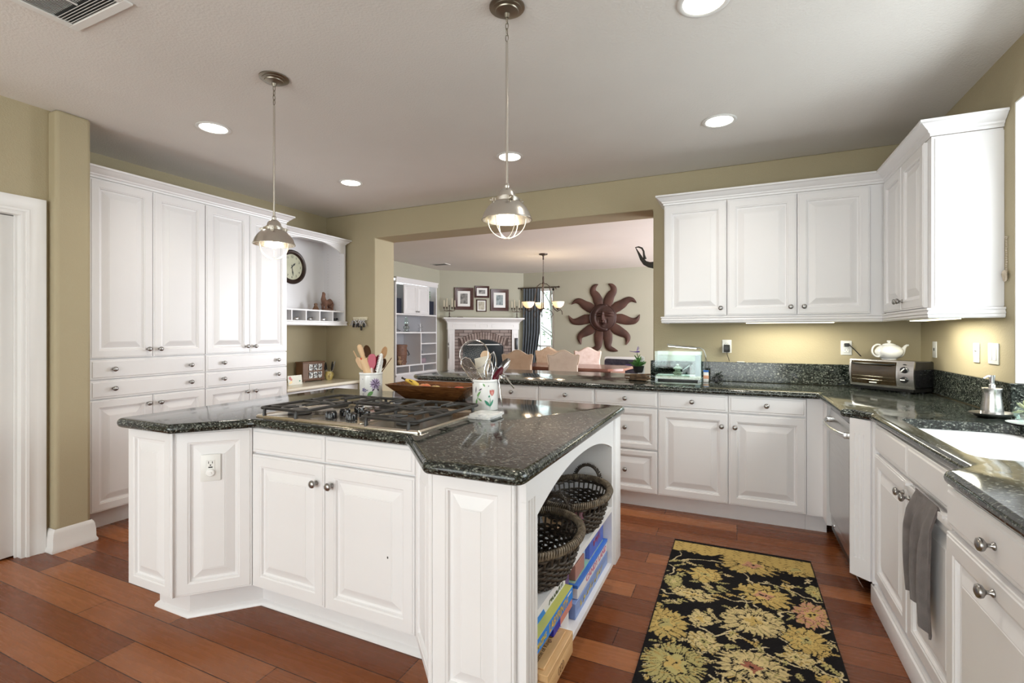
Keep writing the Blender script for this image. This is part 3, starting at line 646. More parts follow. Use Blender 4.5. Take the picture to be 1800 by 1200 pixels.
# outlet on the angled panel
# ================================================================ ceiling fittings
def can_light(x, y, lab, group='recessed ceiling lights'):
    t = thing('recessed_light', lab, 'ceiling light', (x, y, ZC), 0, group)
    bm = nb(); lathe(bm, [(0.080, -0.001), (0.100, -0.001), (0.102, -0.004), (0.098, -0.007), (0.086, -0.008), (0.080, -0.005)], 32); obj('trim_ring', bm, M['plate'], t)
    bm = nb(); lathe(bm, [(0, -0.004), (0.081, -0.004), (0.081, -0.0015), (0, -0.0015)], 32); obj('lens', bm, M['can'], t)
    l = bpy.data.lights.new('recessed_glow', 'SPOT'); l.energy = 20; l.color = (1, 0.92, 0.81); l.spot_size = 2.3; l.spot_blend = 1.0; l.shadow_soft_size = 0.07
    o = bpy.data.objects.new('recessed_glow', l); COL.objects.link(o); o.location = (x, y, ZC - 0.02)
for x, y, lab in ((-3.08, 2.08, 'recessed ceiling light near the tall pantry cabinets'), (-3.10, 3.345, 'recessed ceiling light in front of the desk hutch'),
                  (-1.555, 3.35, 'recessed ceiling light partly behind the pendant rod'), (-0.10, 3.33, 'recessed ceiling light in front of the wall cabinets'),
                  (-0.12, 2.10, 'recessed ceiling light cut by the top edge of the photo')):
    can_light(x, y, lab)
v = thing('ceiling_vent', 'white square ceiling air vent near the pantry door', 'air vent', (-2.415, 0.955, ZC))
bm = nb()
hs = 0.205
for a, b_, c, d in ((-hs, hs, -hs, -hs + .035), (-hs, hs, hs - .035, hs), (-hs, -hs + .035, -hs + .035, hs - .035), (hs - .035, hs, -hs + .035, hs - .035)): box(bm, a, b_, c, d, -0.010, -0.0005, 0.002, 1)
obj('frame', bm, M['plate'], v)
bm = nb(); box(bm, -hs + .03, hs - .03, -hs + .03, hs - .03, -0.002, -0.0006); obj('duct_backing', bm, M['black'], v)
bm = nb(); rot = R(0.6, 'X')
def louver(x0, x1, y, along='x'):
    mt = T((0, y, -0.006)) @ R(0.7, 'X') if along == 'x' else T((y, 0, -0.006)) @ R(PI / 2, 'Z') @ R(0.7, 'X')
    box(bm, x0, x1, -0.005, 0.005, -0.0006, 0.0006, mtx=mt)
for k in range(5): louver(-0.165, 0.165, 0.162 - k * 0.011); louver(-0.165, 0.165, -0.162 + k * 0.011)
for k in range(14): louver(-0.10, 0.10, -0.155 + k * 0.0115, 'y'); louver(-0.10, 0.10, 0.155 - k * 0.0115, 'y')
for k in range(1): box(bm, -0.004, 0.004, -0.11, 0.11, -0.009, -0.004)
tag(obj('louver', bm, M['plate'], v), kind='stuff')

def pendant(x, y, lab):
    t = thing('pendant_light', lab, 'pendant light', (x, y, 1.755), 0, 'brushed nickel pendants over the island')
    zc = ZC - 1.755
    bm = nb(); lathe(bm, [(0, zc), (0.072, zc), (0.072, zc - .006), (0.060, zc - .010), (0.060, zc - .014), (0.048, zc - .018), (0.046, zc - .022), (0.03, zc - .027), (0.012, zc - .030), (0.008, zc - .045), (0, zc - .045)], 32); obj('canopy', bm, mat_antique, t)
    bm = nb()
    for i in range(4):
        zz = zc - .055 - i * .024; pts = []
        for k in range(12):
            a = 2 * PI * k / 12; u, w_ = 0.006 * math.cos(a), 0.0155 * math.sin(a)
            pts.append((u, 0, zz + w_) if i % 2 else (0, u, zz + w_))
        tube(bm, pts, 0.0018, 6, closed=True)
    obj('chain', bm, mat_antique, t)
    bm = nb(); tube(bm, [(0, 0, zc - .145), (0, 0, 0.148)], 0.0055, 12); lathe(bm, [(0, .150), (.007, .150), (.0105, .143), (.0105, .137), (.007, .130), (0, .128)], 16); obj('rod', bm, M['nickel'], t)
    bm = nb()
    lathe(bm, [(0.0, 0.132), (0.012, 0.131), (0.022, 0.125), (0.031, 0.114), (0.035, 0.100), (0.036, 0.096), (0.041, 0.094), (0.041, 0.090), (0.054, 0.086), (0.054, 0.074), (0.060, 0.070), (0.078, 0.052), (0.092, 0.030), (0.099, 0.010), (0.103, 0.004), (0.103, 0.0), (0.099, 0.0), (0.095, 0.008), (0.085, 0.034), (0.070, 0.054), (0.050, 0.066), (0.0, 0.068)], 40)
    obj('shade', bm, M['nickel'], t)
    bm = nb()
    for k in range(4):
        a = k * PI / 2 + 0.7; box(bm, 0.046, 0.062, -0.010, 0.010, 0.072, 0.088, 0.002, 1, R(a, 'Z')); lathe(bm, [(0, 0), (.004, 0), (.004, .01), (0, .01)], 10, R(a, 'Z') @ T((0.061, 0, 0.080)) @ R(PI / 2, 'Y'))
    obj('bracket', bm, M['nickel'], t)
    bm = nb()
    for k in range(3):
        a = k * PI / 3 + 0.35
        pts = []
        for i in range(17):
            b_ = PI * i / 16; rr = 0.078 * math.cos(b_); pts.append((rr * math.cos(a), rr * math.sin(a), 0.004 - 0.078 * math.sin(b_)))
        tube(bm, pts, 0.0018, 6)
    obj('cage', bm, mat('cage_wire_cream', (0.75, 0.70, 0.60), 0.35) if 'cagew' not in M else M['cagew'], t)
    bm = nb(); ellipsoid(bm, (0, 0, 0.010), 0.026, 0.026, 0.030, 20); lathe(bm, [(0, .068), (.016, .068), (.018, .05), (.024, .03), (0, .03)], 20); obj('bulb', bm, M['bulb'], t)
    l = bpy.data.lights.new('pendant_glow', 'POINT'); l.energy = 2.2; l.color = (1, 0.84, 0.62); l.shadow_soft_size = 0.035
    o = bpy.data.objects.new('pendant_glow', l); COL.objects.link(o); o.location = (x, y, 1.715)
mat_antique = mat('antique_nickel', (0.30, 0.27, 0.22), 0.35, 1.0)
pendant(-2.191, 1.805, 'brushed nickel caged pendant hanging in front of the pantry cabinets')
pendant(-0.851, 1.806, 'brushed nickel caged pendant hanging in front of the room opening')

# ================================================================ wall plates
def plate(name, lab, loc, rz, w=0.068, h=0.104, kind='outlet', group=None, parts=True):
    t = thing(name, lab, 'wall plate' if kind != 'outlet' else 'outlet', loc, rz, group)   # faces local -y
    bm = nb(); box(bm, -w / 2, w / 2, -0.006, -0.0002, -h / 2, h / 2, 0.003, 2); obj('cover_plate', bm, M['plate'], t)
    blk = M['black']
    def face(zc_):
        bm = nb(); box(bm, -0.017, 0.017, -0.009, -0.0055, zc_ - .014, zc_ + .014, 0.004, 2); obj('receptacle', bm, M['plate'], t)
        bm = nb(); box(bm, -0.0085, -0.0062, -0.0094, -0.0088, zc_ - .001, zc_ + .008); box(bm, 0.0062, 0.0085, -0.0094, -0.0088, zc_ + .000, zc_ + .007); lathe(bm, [(0, 0), (.0025, 0), (.0025, .0005), (0, .0005)], 10, T((0, -0.0088, zc_ - .007)) @ R(PI / 2, 'X')); obj('slot', bm, blk, t)
    if kind == 'outlet': face(0.0195); face(-0.0195)
    elif kind == 'single':
        face(0.016); bm = nb(); box(bm, -0.007, 0.007, -0.0075, -0.0058, -0.012, -0.006); obj('test_button', bm, blk, t)
    elif kind == 'gfci':
        bm = nb(); box(bm, -0.0165, 0.0165, -0.008, -0.0055, -0.034, 0.034, 0.002, 1); obj('receptacle', bm, M['plate'], t)
        bm = nb()
        for zc_ in (0.020,): box(bm, -0.0085, -0.0060, -0.0086, -0.0079, zc_ - .001, zc_ + .009); box(bm, 0.0060, 0.0085, -0.0086, -0.0079, zc_ - .001, zc_ + .008); lathe(bm, [(0, 0), (.003, 0), (.003, .0006), (0, .0006)], 10, T((0, -0.0079, zc_ - .008)) @ R(PI / 2, 'X'))
        box(bm, -0.008, 0.008, -0.0092, -0.0079, 0.0005, 0.0055); obj('slot', bm, blk, t)
        bm = nb(); lathe(bm, [(0, 0), (.017, 0), (.017, .006), (.014, .010), (.006, .010), (.006, .014), (0, .014)], 24, T((0, -0.008, -0.020)) @ R(PI / 2, 'X')); obj('safety_cap', bm, M['white'], t)
    elif kind == 'switch2':
        for x in (-0.023, 0.023):
            bm = nb(); box(bm, x - .0165, x + .0165, -0.0085, -0.0055, -0.033, 0.033, 0.002, 1, None); obj('rocker_switch', bm, M['plate'], t)
    elif kind == 'dimmer':
        bm = nb(); lathe(bm, [(0, 0), (.011, 0), (.011, .006), (.009, .009), (0, .009)], 24, T((0, -0.0055, 0.018)) @ R(PI / 2, 'X')); obj('dial', bm, M['plate'], t)
        bm = nb(); box(bm, -0.008, 0.008, -0.0075, -0.0055, -0.014, -0.007); box(bm, -0.006, 0.006, -0.0075, -0.0055, -0.036, -0.032); obj('button', bm, M['plate'], t)
    elif kind == 'jack':
        bm = nb(); box(bm, -0.005, 0.005, -0.0085, -0.0055, -0.008, 0.010); obj('toggle', bm, blk, t)
    return t
p = plate('outlet', 'white outlet with a black plug-in adapter above the back counter', (-0.072, 4.255, 1.190), 0)
p = plate('outlet', 'white outlet with the toaster oven cord plugged in', (0.722, 4.255, 1.188), 0)
plate('outlet', 'white outlet near the corner on the side wall above the toaster oven', (XR, 3.985, 1.190), -PI / 2, kind='jack')
plate('light_switch', 'white dial dimmer plate between the corner outlet and double switch', (XR, 3.382, 1.192), -PI / 2, kind='dimmer')
plate('light_switch', 'white double rocker switch plate nearest the sink window', (XR, 3.193, 1.194), -PI / 2, w=0.108, kind='switch2')
plate('outlet', 'white outlet with a round safety cap on the angled island panel', (-2.112, 1.4145, 0.703), PI / 4, w=0.078, h=0.118, kind='gfci')
ad = thing('power_adapter', 'black plug-in power adapter with a thin cord in the back outlet', 'power adapter', (-0.072, 4.245, 1.145))
bm = nb(); box(bm, -0.022, 0.022, -0.035, 0.0, 0.0, 0.058, 0.004); obj('adapter_body', bm, M['black'], ad)
bm = nb(); tube(bm, [(0, -0.02, 0.001), (0.002, -0.02, -0.02), (0.012, -0.012, -0.05), (0.018, -0.003, -0.072)], 0.0022, 6); obj('cable', bm, M['black'], ad)
bm = nb(); box(bm, 0.0, 0.055, 4.236, 4.252, 1.0665, 1.072, 0.002); tag(obj('cable_clip', bm, M['plate']), 'small white cable clip on top of the back splash under the outlet', 'cable clip')
# knotted cord hanging by the sink window
hc = thing('hanging_cord', 'knotted beige cord hanging on the wall between cabinet and window', 'cord', (1.15, 3.06, 1.54))
bm = nb()
for i in range(15): ellipsoid(bm, (0, 0.002 * math.sin(i * 1.7), 0.20 - i * 0.011), 0.0035, 0.0035, 0.0045, 8)
obj('beads', bm, noisy('beige_cord', (0.50, 0.42, 0.32), (0.60, 0.52, 0.42), 40, 0.8), hc).__setitem__('kind', 'stuff')
bm = nb()
for i in range(9):
    a = i * 0.7; tube(bm, [(-0.006, 0, 0.05), (-0.008, 0.02 * math.cos(a), 0.035 + 0.012 * math.sin(a)), (-0.004, 0.012 * math.cos(a), 0.012 * math.sin(a) + 0.01)], 0.0035, 6)
ellipsoid(bm, (-0.006, 0, 0.04), 0.010, 0.014, 0.012, 10); obj('tassel', bm, bpy.data.materials['beige_cord'], hc)
bm = nb(); tube(bm, [(0, -0.012, 0.205), (-0.004, 0, 0.208), (0, 0.012, 0.205)], 0.003, 6); obj('hook', bm, bpy.data.materials['beige_cord'], hc)

# ================================================================ dishwasher
dw = thing('dishwasher', 'stainless steel dishwasher between the corner filler and fluted pilaster', 'dishwasher', (0.515, 3.535, 0), -PI / 2)
w = 0.595
bm = nb(); box(bm, 0.0, w, 0.012, 0.56, 0.10, 0.868); obj('body', bm, M['black'], dw)
bm = nb(); prof = [(0.012, 0.20), (0.002, 0.205), (-0.002, 0.25), (-0.004, 0.50), (-0.004, 0.72), (0.0, 0.80), (0.008, 0.845), (0.02, 0.855), (0.03, 0.855), (0.03, 0.20)]
a = [bm.verts.new((0.004, y, z)) for y, z in prof]; b_ = [bm.verts.new((w - .004, y, z)) for y, z in prof]
for i in range(len(a)): j = (i + 1) % len(a); bm.faces.new((a[i], a[j], b_[j], b_[i]))
bm.faces.new(a[::-1]); bm.faces.new(b_); obj('door', bm, M['steel'], dw)
bm = nb(); box(bm, 0.012, w - .012, 0.004, 0.02, 0.835, 0.866); obj('control_strip', bm, M['blackgloss'], dw)
bm = nb(); tube(bm, [(0.03 + (w - .06) * i / 16, -0.018 - 0.040 * math.sin(PI * i / 16) ** 0.7, 0.775) for i in range(17)], 0.012, 12, flat=(1.0, 0.8))
for x in (0.035, w - .035): box(bm, x - .012, x + .012, -0.022, 0.003, 0.760, 0.790, 0.003)
obj('handle', bm, M['steel'], dw)
bm = nb(); n = 12; prof = [(0.010 + 0.055 * (i / n) ** 2.2, 0.195 - 0.175 * i / n) for i in range(n + 1)]
for i in range(n): quad(bm, [(0.004, prof[i][0], prof[i][1]), (w - .004, prof[i][0], prof[i][1]), (w - .004, prof[i + 1][0], prof[i + 1][1]), (0.004, prof[i + 1][0], prof[i + 1][1])])
bmesh.ops.remove_doubles(bm, verts=bm.verts[:], dist=1e-5); o = obj('toe_plate', bm, M['steel'], dw); sm = o.modifiers.new('thick', 'SOLIDIFY'); sm.thickness = 0.004; sm.offset = -1
bm = nb(); lathe(bm, [(0, 0), (.010, 0), (.010, .003), (.007, .005), (0, .005)], 16, T((0.10, 0.008, 0.155)) @ R(PI / 2, 'X')); obj('vent_badge', bm, M['chrome'], dw)

# ================================================================ cooktop
ck = thing('gas_cooktop', 'stainless five-burner gas cooktop with black grates set in the island', 'cooktop', (-1.545, 1.80, 0.914))
bm = nb(); base_ = fillet([(-0.450, -0.262), (0.452, -0.262), (0.452, 0.262), (-0.450, 0.262)], 0.02, 4)
for pr in [[(0, 0.0005), (0, 0.006), (-0.006, 0.012), (-0.012, 0.012), (-0.022, 0.007), (-0.03, 0.006)]]:
    rows = sweep(bm, base_, pr, True); bm.faces.new(rows[-1]); bm.faces.new(rows[0])
obj('steel_tray', bm, M['steelwarm'], ck)
bm = nb(); prism(bm, fillet([(-0.145, -0.235), (0.135, -0.235), (0.135, -0.01), (0.09, 0.03), (-0.10, 0.03), (-0.145, -0.01)], 0.02, 3), 0.0065, 0.0105); obj('control_panel', bm, M['steelwarm'], ck)
for kx, ky in ((-0.065, -0.183), (-0.062, -0.103), (-0.060, -0.012), (0.042, -0.174), (0.042, -0.092)):
    bm = nb(); lathe(bm, [(0, 0.028), (0.012, 0.028), (0.020, 0.025), (0.0225, 0.016), (0.0235, 0.003), (0.026, 0.0), (0, 0)], 24)
    box(bm, -0.006, 0.006, -0.021, 0.021, 0.016, 0.032, 0.003)
    for k in range(12): a = k * PI / 6; lathe(bm, [(0, .026), (.003, .024), (.0035, .002), (0, .002)], 6, T((0.021 * math.cos(a), 0.021 * math.sin(a), 0)))
    o = obj('knob', bm, M['blackgloss'], ck); o.location = (kx, ky, 0.0105); o.rotation_euler = (0, 0, 0.5 * kx * 20)
BUR = [(-0.315, -0.125, .036), (-0.315, 0.125, .030), (0.30, -0.125, .033), (0.30, 0.125, .036), (-0.005, 0.135, .048)]
for bx, by, br in BUR:
    bm = nb(); lathe(bm, [(0, .008), (br * 1.5, .008), (br * 1.45, .014), (br * 1.05, .018), (br, .024), (br * .9, .0285), (0, .0295)], 24); o = obj('burner', bm, M['iron'], ck); o.location = (bx, by, 0)
def grate(x0, x1, y0, y1, cs):
    bm = nb(); z = 0.042; r = 0.0070
    tube(bm, [(x, y, z) for x, y in fillet([(x0, y0), (x1, y0), (x1, y1), (x0, y1)], 0.02, 3)], r, 8, closed=True)
    for fx in (x0 + .035, x1 - .035):
        for fy, s in ((y0, -1), (y1, 1)): tube(bm, [(fx, fy, z), (fx, fy + s * .006, z - .006), (fx, fy + s * .008, z - .022), (fx, fy + s * .006, 0.007)], [r, r, r * 1.05, r * 1.3], 8)
    if len(cs) == 2:
        ym = (cs[0][1] + cs[1][1]) / 2; tube(bm, [(x0, ym, z), (x1, ym, z)], r, 8)
    for k, (cx_, cy_) in enumerate(cs):
        ya = y0 if k == 0 else (cs[0][1] + cs[1][1]) / 2; yb = y1 if k == len(cs) - 1 else (cs[0][1] + cs[1][1]) / 2
        for sx, sy in ((-1, -1), (1, -1), (1, 1), (-1, 1)):
            ex = x0 if sx < 0 else x1; ey = ya if sy < 0 else yb
            q0 = Vector((ex, cy_ + (ey - cy_) * .35 if sx * sy > 0 else ey, z)); q0 = Vector((ex, cy_ + (ey - cy_) * .55, z)) if sx * sy > 0 else Vector((cx_ + (ex - cx_) * .55, ey, z))
            c_ = Vector((cx_, cy_, z)); d_ = (q0 - c_); side = Vector((-d_.y, d_.x, 0)) * 0.42
            pts = []
            for i in range(11):
                s = i / 10; pts.append(q0.lerp(c_ + d_ * 0.16, s) + side * math.sin(PI * s) * (1 if sx * sy > 0 else -1) * 0.9 + Vector((0, 0, 0.003 * math.sin(PI * s))))
            tube(bm, pts, [r * 1.0] * 8 + [r * .9, r * .75, r * .6], 8)
    return bm
for g_, lab in (((-0.430, -0.165, -0.245, 0.245, [(-0.315, -0.125), (-0.315, 0.125)]), 0), ((0.155, 0.432, -0.245, 0.245, [(0.30, -0.125), (0.30, 0.125)]), 0), ((-0.155, 0.145, 0.045, 0.245, [(-0.005, 0.140)]), 0)):
    obj('grate', grate(*g_), M['iron'], ck)

# ================================================================ things on the island
def crock(x, y, lab):
    t = thing('utensil_crock', lab, 'crock', (x, y, 0.9145), 0)
    bm = nb(); lathe(bm, [(0, 0.004), (0.058, 0.004), (0.059, 0.0), (0.063, 0.0), (0.0645, 0.004), (0.0645, 0.138), (0.067, 0.141), (0.068, 0.147), (0.066, 0.152), (0.062, 0.152), (0.059, 0.147), (0.058, 0.02), (0, 0.012)], 40); obj('pot', bm, M['white'], t)
    return t
def decal(bm, poly, r, z0=0, a0=0.0):
    """flat painted shape wrapped on the pot: poly in (arc metres, z)"""
    quadv = [bm.verts.new(((r) * math.cos(a0 + u / r), (r) * math.sin(a0 + u / r), z0 + z)) for u, z in poly]
    bm.faces.new(quadv)
def petal(cx_, cz_, ang, ln, wd, n=5):
    out = []
    for i in range(n + 1): s = i / n; out.append((s * ln, wd * math.sin(PI * s) ** .8 / 2))
    for i in range(n - 1, 0, -1): s = i / n; out.append((s * ln, -wd * math.sin(PI * s) ** .8 / 2))
    ca, sa = math.cos(ang), math.sin(ang); return [(cx_ + u * ca - v * sa, cz_ + u * sa + v * ca) for u, v in out]
def cam_ang(x, y): return math.atan2(-y, -x)
RD = 0.0650
def flower_art(t, items):
    a0 = cam_ang(t.location.x, t.location.y)
    for k, (mname, polys) in enumerate(items):
        bm = nb()
        for pl in polys: decal(bm, [(-0 + u, z) for u, z in pl], RD + 0.0002 * (k + 1), 0, a0)
        obj('painted_flower', bm, M[mname], t)
col('lilac', (0.42, 0.33, 0.50)); col('darkline', (0.06, 0.03, 0.08)); col('leafgreen', (0.16, 0.36, 0.12)); col('teal', (0.05, 0.28, 0.18)); col('blueviolet', (0.20, 0.18, 0.33)); col('pinkpetal', (0.70, 0.32, 0.28)); col('olive', (0.20, 0.20, 0.06))
# screen x grows with arc
cA = crock(-1.955, 2.275, 'white floral crock of wooden and red utensils behind the cooktop')
fl = [('lilac', [petal(0.026, 0.088, a, 0.036, 0.011) for a in [k * 0.45 for k in range(14)]]), ('darkline', [petal(0.026, 0.088, a, 0.030, 0.006) for a in (0.3, 1.2, 2.2, 3.3, 4.4, 5.2)] + [petal(0.038, 0.062, -1.1, 0.02, 0.009), petal(0.018, 0.062, -2.2, 0.02, 0.009)]),
      ('leafgreen', [petal(0.012, 0.045, -2.5, 0.042, 0.022), petal(0.014, 0.050, -2.1, 0.052, 0.003)]), ('blueviolet', [petal(-0.044, 0.055, a, 0.014, 0.008) for a in (0, 1.25, 2.5, 3.75, 5.0)] + [petal(-0.028, 0.050, a, 0.013, 0.006) for a in (0.3, 2.0, 4.0)] + [petal(-0.046, 0.03, a, 0.010, 0.003) for a in (1, 3, 5)] + [petal(-0.050, 0.112, 2.0, 0.008, 0.004)])]
flower_art(cA, fl)
cB = crock(-1.150, 2.185, 'white floral crock of metal whisks and strainers beside the marble trivets')
fl = [('leafgreen', [petal(-0.045, 0.050, 1.2, 0.05, 0.004), petal(-0.050, 0.030, 1.35, 0.03, 0.010), petal(-0.044, 0.070, 0.9, 0.035, 0.010), petal(-0.038, 0.062, -0.6, 0.026, 0.009), petal(-0.012, 0.135, -1.0, 0.02, 0.008)]),
      ('darkline', [petal(-0.052, 0.085, 1.5, 0.035, 0.005), petal(-0.034, 0.098, 0.6, 0.022, 0.006), petal(0.015, 0.118, 1.2, 0.008, 0.004)]), ('rose', [petal(0.036, 0.072, 1.6 + a, 0.034, 0.012) for a in (-.35, 0, .35)]), ('pinkpetal', [petal(0.036, 0.074, 1.6 + a, 0.024, 0.008) for a in (-.2, .2)]),
      ('teal', [petal(0.024, 0.022, 2.3, 0.042, 0.013), petal(0.024, 0.020, 1.1, 0.040, 0.010), petal(0.024, 0.008, 1.55, 0.060, 0.003), petal(0.018, 0.065, 1.3, 0.012, 0.008)])]
flower_art(cB, fl)

SX = Vector((math.cos(YAW), math.sin(YAW), 0)); UPV = Vector((0, 0, 1)); FW = Vector((-math.sin(YAW), math.cos(YAW), 0))
def uframe(t, sx, dep, lean, depth_lean=0.0, z0=0.02):
    """matrix for an upright utensil in crock t: local z up the handle, local x toward screen right, local y away"""
    lean *= 1.55; bx_ = max(-.046, min(.046, sx - lean * .11)); lean = max(-.7, min(.7, lean)); dep = max(-.03, min(.03, dep))
    b0 = t.location + SX * bx_ + FW * dep + UPV * z0
    zax = (UPV + SX * lean + FW * depth_lean).normalized(); xax = (SX - zax * SX.dot(zax)).normalized(); yax = zax.cross(xax)
    m = Matrix((xax, yax, zax)).transposed().to_4x4(); m.translation = b0; return m
def utensil(name, lab, cat, t, sx, dep, lean, dl, builders, group='kitchen utensils in the crocks'):
    mt = uframe(t, sx, dep, lean, dl); o = thing(name, lab, cat, tuple(mt.translation), 0, group)
    o.rotation_euler = mt.to_euler()
    for pn, f, m in builders:
        bm = nb(); f(bm); obj(pn, bm, m, o)
    return o
def rod(r0, z0, z1, r1=None):
    return lambda bm: tube(bm, [(0, 0, z0), (0, 0, (z0 + z1) / 2), (0, 0, z1)], [r0, (r0 + (r1 or r0)) / 2, r1 or r0], 10)
def paddle(z0, z1, w, t=0.004, off=0.0):
    def f(bm):
        pts = [(-w * .25, z0), (w * .25, z0), (w * .5, z0 + (z1 - z0) * .35), (w * .48, z0 + (z1 - z0) * .8), (w * .25, z1), (-w * .25, z1), (-w * .48, z0 + (z1 - z0) * .8), (-w * .5, z0 + (z1 - z0) * .35)]
        pts = fillet(pts, w * .5, 5); prism(bm, pts, -t / 2, t / 2, XZ @ T((0, 0, off)))
    return f
def spoon(z0, z1, w, depth=0.008):
    def f(bm):
        n, k = 8, 12; zc_ = (z0 + z1) / 2; hz = (z1 - z0) / 2; rings = []
        for i in range(n + 1):
            s = i / n; rings.append([bm.verts.new((w / 2 * s * math.cos(2 * PI * j / k), depth * (1 - s * s), zc_ + hz * s * math.sin(2 * PI * j / k))) for j in range(k)] if i else [bm.verts.new((0, depth, zc_))])
        for a, b in zip(rings, rings[1:]):
            for j in range(k):
                q = (j + 1) % k
                if len(a) == 1: bm.faces.new((a[0], b[j], b[q]))
                else: bm.faces.new((a[j], a[q], b[q], b[j]))
        r = bmesh.ops.solidify(bm, geom=bm.faces[:], thickness=0.0015)
    return f
pw = M['palewood']
utensil('rolling_pin', 'pale wooden rolling pin standing in the crock behind the cooktop', 'rolling pin', cA, -0.002, -0.022, -0.22, 0, [('barrel', lambda bm: lathe(bm, [(0, .0), (.024, .002), (.026, .01), (.026, .215), (.023, .222), (0, .222)], 20), pw), ('pin_handle', lambda bm: lathe(bm, [(0, .2225), (.009, .2225), (.014, .25), (.0165, .28), (.013, .305), (0, .312)], 16), pw)])
utensil('wooden_spatula', 'pale wooden spatula leaning out on the pantry side of the crock', 'spatula', cA, -0.030, 0.01, -0.34, 0.0, [('spatula_handle', rod(.005, 0, .165), pw), ('blade', paddle(.165, .245, .032), pw), ('tip', rod(.004, .245, .29, .0025), pw)])
utensil('wooden_spoon', 'dark edged wooden spoon standing behind the rolling pin', 'spoon', cA, -0.005, 0.03, -0.12, 0.0, [('spoon_handle', rod(.005, 0, .225), pw), ('bowl', spoon(.215, .295, .045), M['brown'])])
utensil('silicone_spatula', 'raspberry red silicone spatula with a clear handle', 'spatula', cA, 0.012, -0.03, 0.02, 0, [('spatula_handle', rod(.009, 0, .16), col('clear_grey', (0.62, 0.50, 0.45), .15)), ('blade', paddle(.150, .240, .046, .012), M['magenta'])])
utensil('silicone_spatula', 'dark red spatula tucked behind the raspberry one', 'spatula', cA, 0.028, 0.012, 0.10, 0, [('spatula_handle', rod(.006, 0, .15), M['darkred']), ('blade', paddle(.13, .235, .040, .009), M['darkred'])])
utensil('pastry_brush', 'small bright red pastry brush in the wooden utensil crock', 'brush', cA, -0.034, 0.018, -0.14, 0, [('brush_handle', rod(.006, 0, .19), M['darkred']), ('brush_head', lambda bm: ellipsoid(bm, (0, 0, .205), .016, .012, .022, 14), M['red'])])
def comb(bm):
    for i in range(11): box(bm, -0.011, 0.011, -0.004, 0.004, 0.145 + i * .0095, 0.1492 + i * .0095)
utensil('egg_slicer', 'white ridged utensil with evenly spaced slots', 'utensil', cA, 0.036, -0.025, 0.16, 0, [('spine', lambda bm: box(bm, -.004, .004, -.003, .003, 0, .25), M['plate']), ('ridge', comb, M['plate'])])
utensil('plastic_spatula', 'plain white plastic spatula on the window side of the crock', 'spatula', cA, 0.042, -0.01, 0.10, 0, [('blade', lambda bm: prism(bm, [(-.012, 0), (.016, 0), (.018, .20), (.010, .235), (-.006, .19)], -.002, .002, XZ), M['plate'])])
utensil('wooden_spoon', 'pale wooden spoon at the tall back of the wooden utensil crock', 'spoon', cA, 0.026, 0.03, 0.20, 0, [('spoon_handle', rod(.005, 0, .225), pw), ('bowl', spoon(.215, .295, .036), pw)])
utensil('wooden_spoon', 'brown wooden spoon leaning toward the fruit bowl', 'spoon', cA, 0.040, 0.02, 0.24, 0, [('spoon_handle', rod(.005, 0, .17), M['brown']), ('bowl', spoon(.16, .225, .034), M['brown'])])
utensil('skewer', 'thin brown skewer leaning furthest toward the fruit bowl', 'skewer', cA, 0.044, 0.02, 0.46, 0, [('shaft', rod(.0025, 0, .262), M['brown'])])
utensil('plastic_scraper', 'white square bowl scraper in the middle of the utensil crock', 'scraper', cA, 0.004, 0.022, -0.02, 0, [('blade', lambda bm: box(bm, -.022, .022, -.0015, .0015, .04, .228, .001, 1), M['plate'])])
# metal crock
def hoop(cz, r, tr=.0028, sq=1.0):
    return lambda bm: tube(bm, [(r * math.cos(a), 0, cz + r * sq * math.sin(a)) for a in [2 * PI * k / 32 for k in range(32)]], tr, 8, closed=True)
def meshdisc(cz, r, depth=.02):
    def f(bm):
        for k in range(-9, 10):
            x = k * r / 10; h_ = math.sqrt(max(r * r - x * x, 0)) * .98
            tube(bm, [(x, depth * (1 - (x * x + (h_ * s) ** 2) / r / r), cz + h_ * s) for s in (-1, -.6, -.2, .2, .6, 1)], .00022, 3, cap=False)
            tube(bm, [(h_ * s, depth * (1 - (x * x + (h_ * s) ** 2) / r / r), cz + x) for s in (-1, -.6, -.2, .2, .6, 1)], .00022, 3, cap=False)
    return f
utensil('mesh_strainer', 'large round wire mesh strainer standing tall in the metal utensil crock', 'strainer', cB, -0.018, 0.0, -0.17, 0, [('rim', hoop(.262, .072), M['chrome']), ('mesh', meshdisc(.262, .070), mat('fine_wire', (.5, .5, .5), .35, 1.0)), ('handle_wire', lambda bm: (tube(bm, [(-.045, 0, .205), (-.008, 0, .10), (-.006, 0, 0)], .0026, 8), tube(bm, [(.045, 0, .205), (.008, 0, .10), (.006, 0, 0)], .0026, 8)), M['chrome'])])
utensil('box_grater', 'narrow handheld metal grater leaning in front of the strainer', 'grater', cB, -0.012, -0.032, -0.42, 0, [('grater_frame', lambda bm: tube(bm, [(-.006, 0, 0), (-.006, 0, .13), (-.026, 0, .15), (-.026, 0, .26), (-.012, 0, .28), (.012, 0, .28), (.026, 0, .26), (.026, 0, .15), (.006, 0, .13), (.006, 0, 0)], .003, 8), M['chrome']), ('grating_plate', lambda bm: ([box(bm, -.024, .024, -.001, .001, .155 + i * .0068, .1588 + i * .0068) for i in range(18)]), M['bronze']), ('end_cap', lambda bm: box(bm, -.024, .024, -.004, .004, .136, .156, .002, 1), M['brown'])])
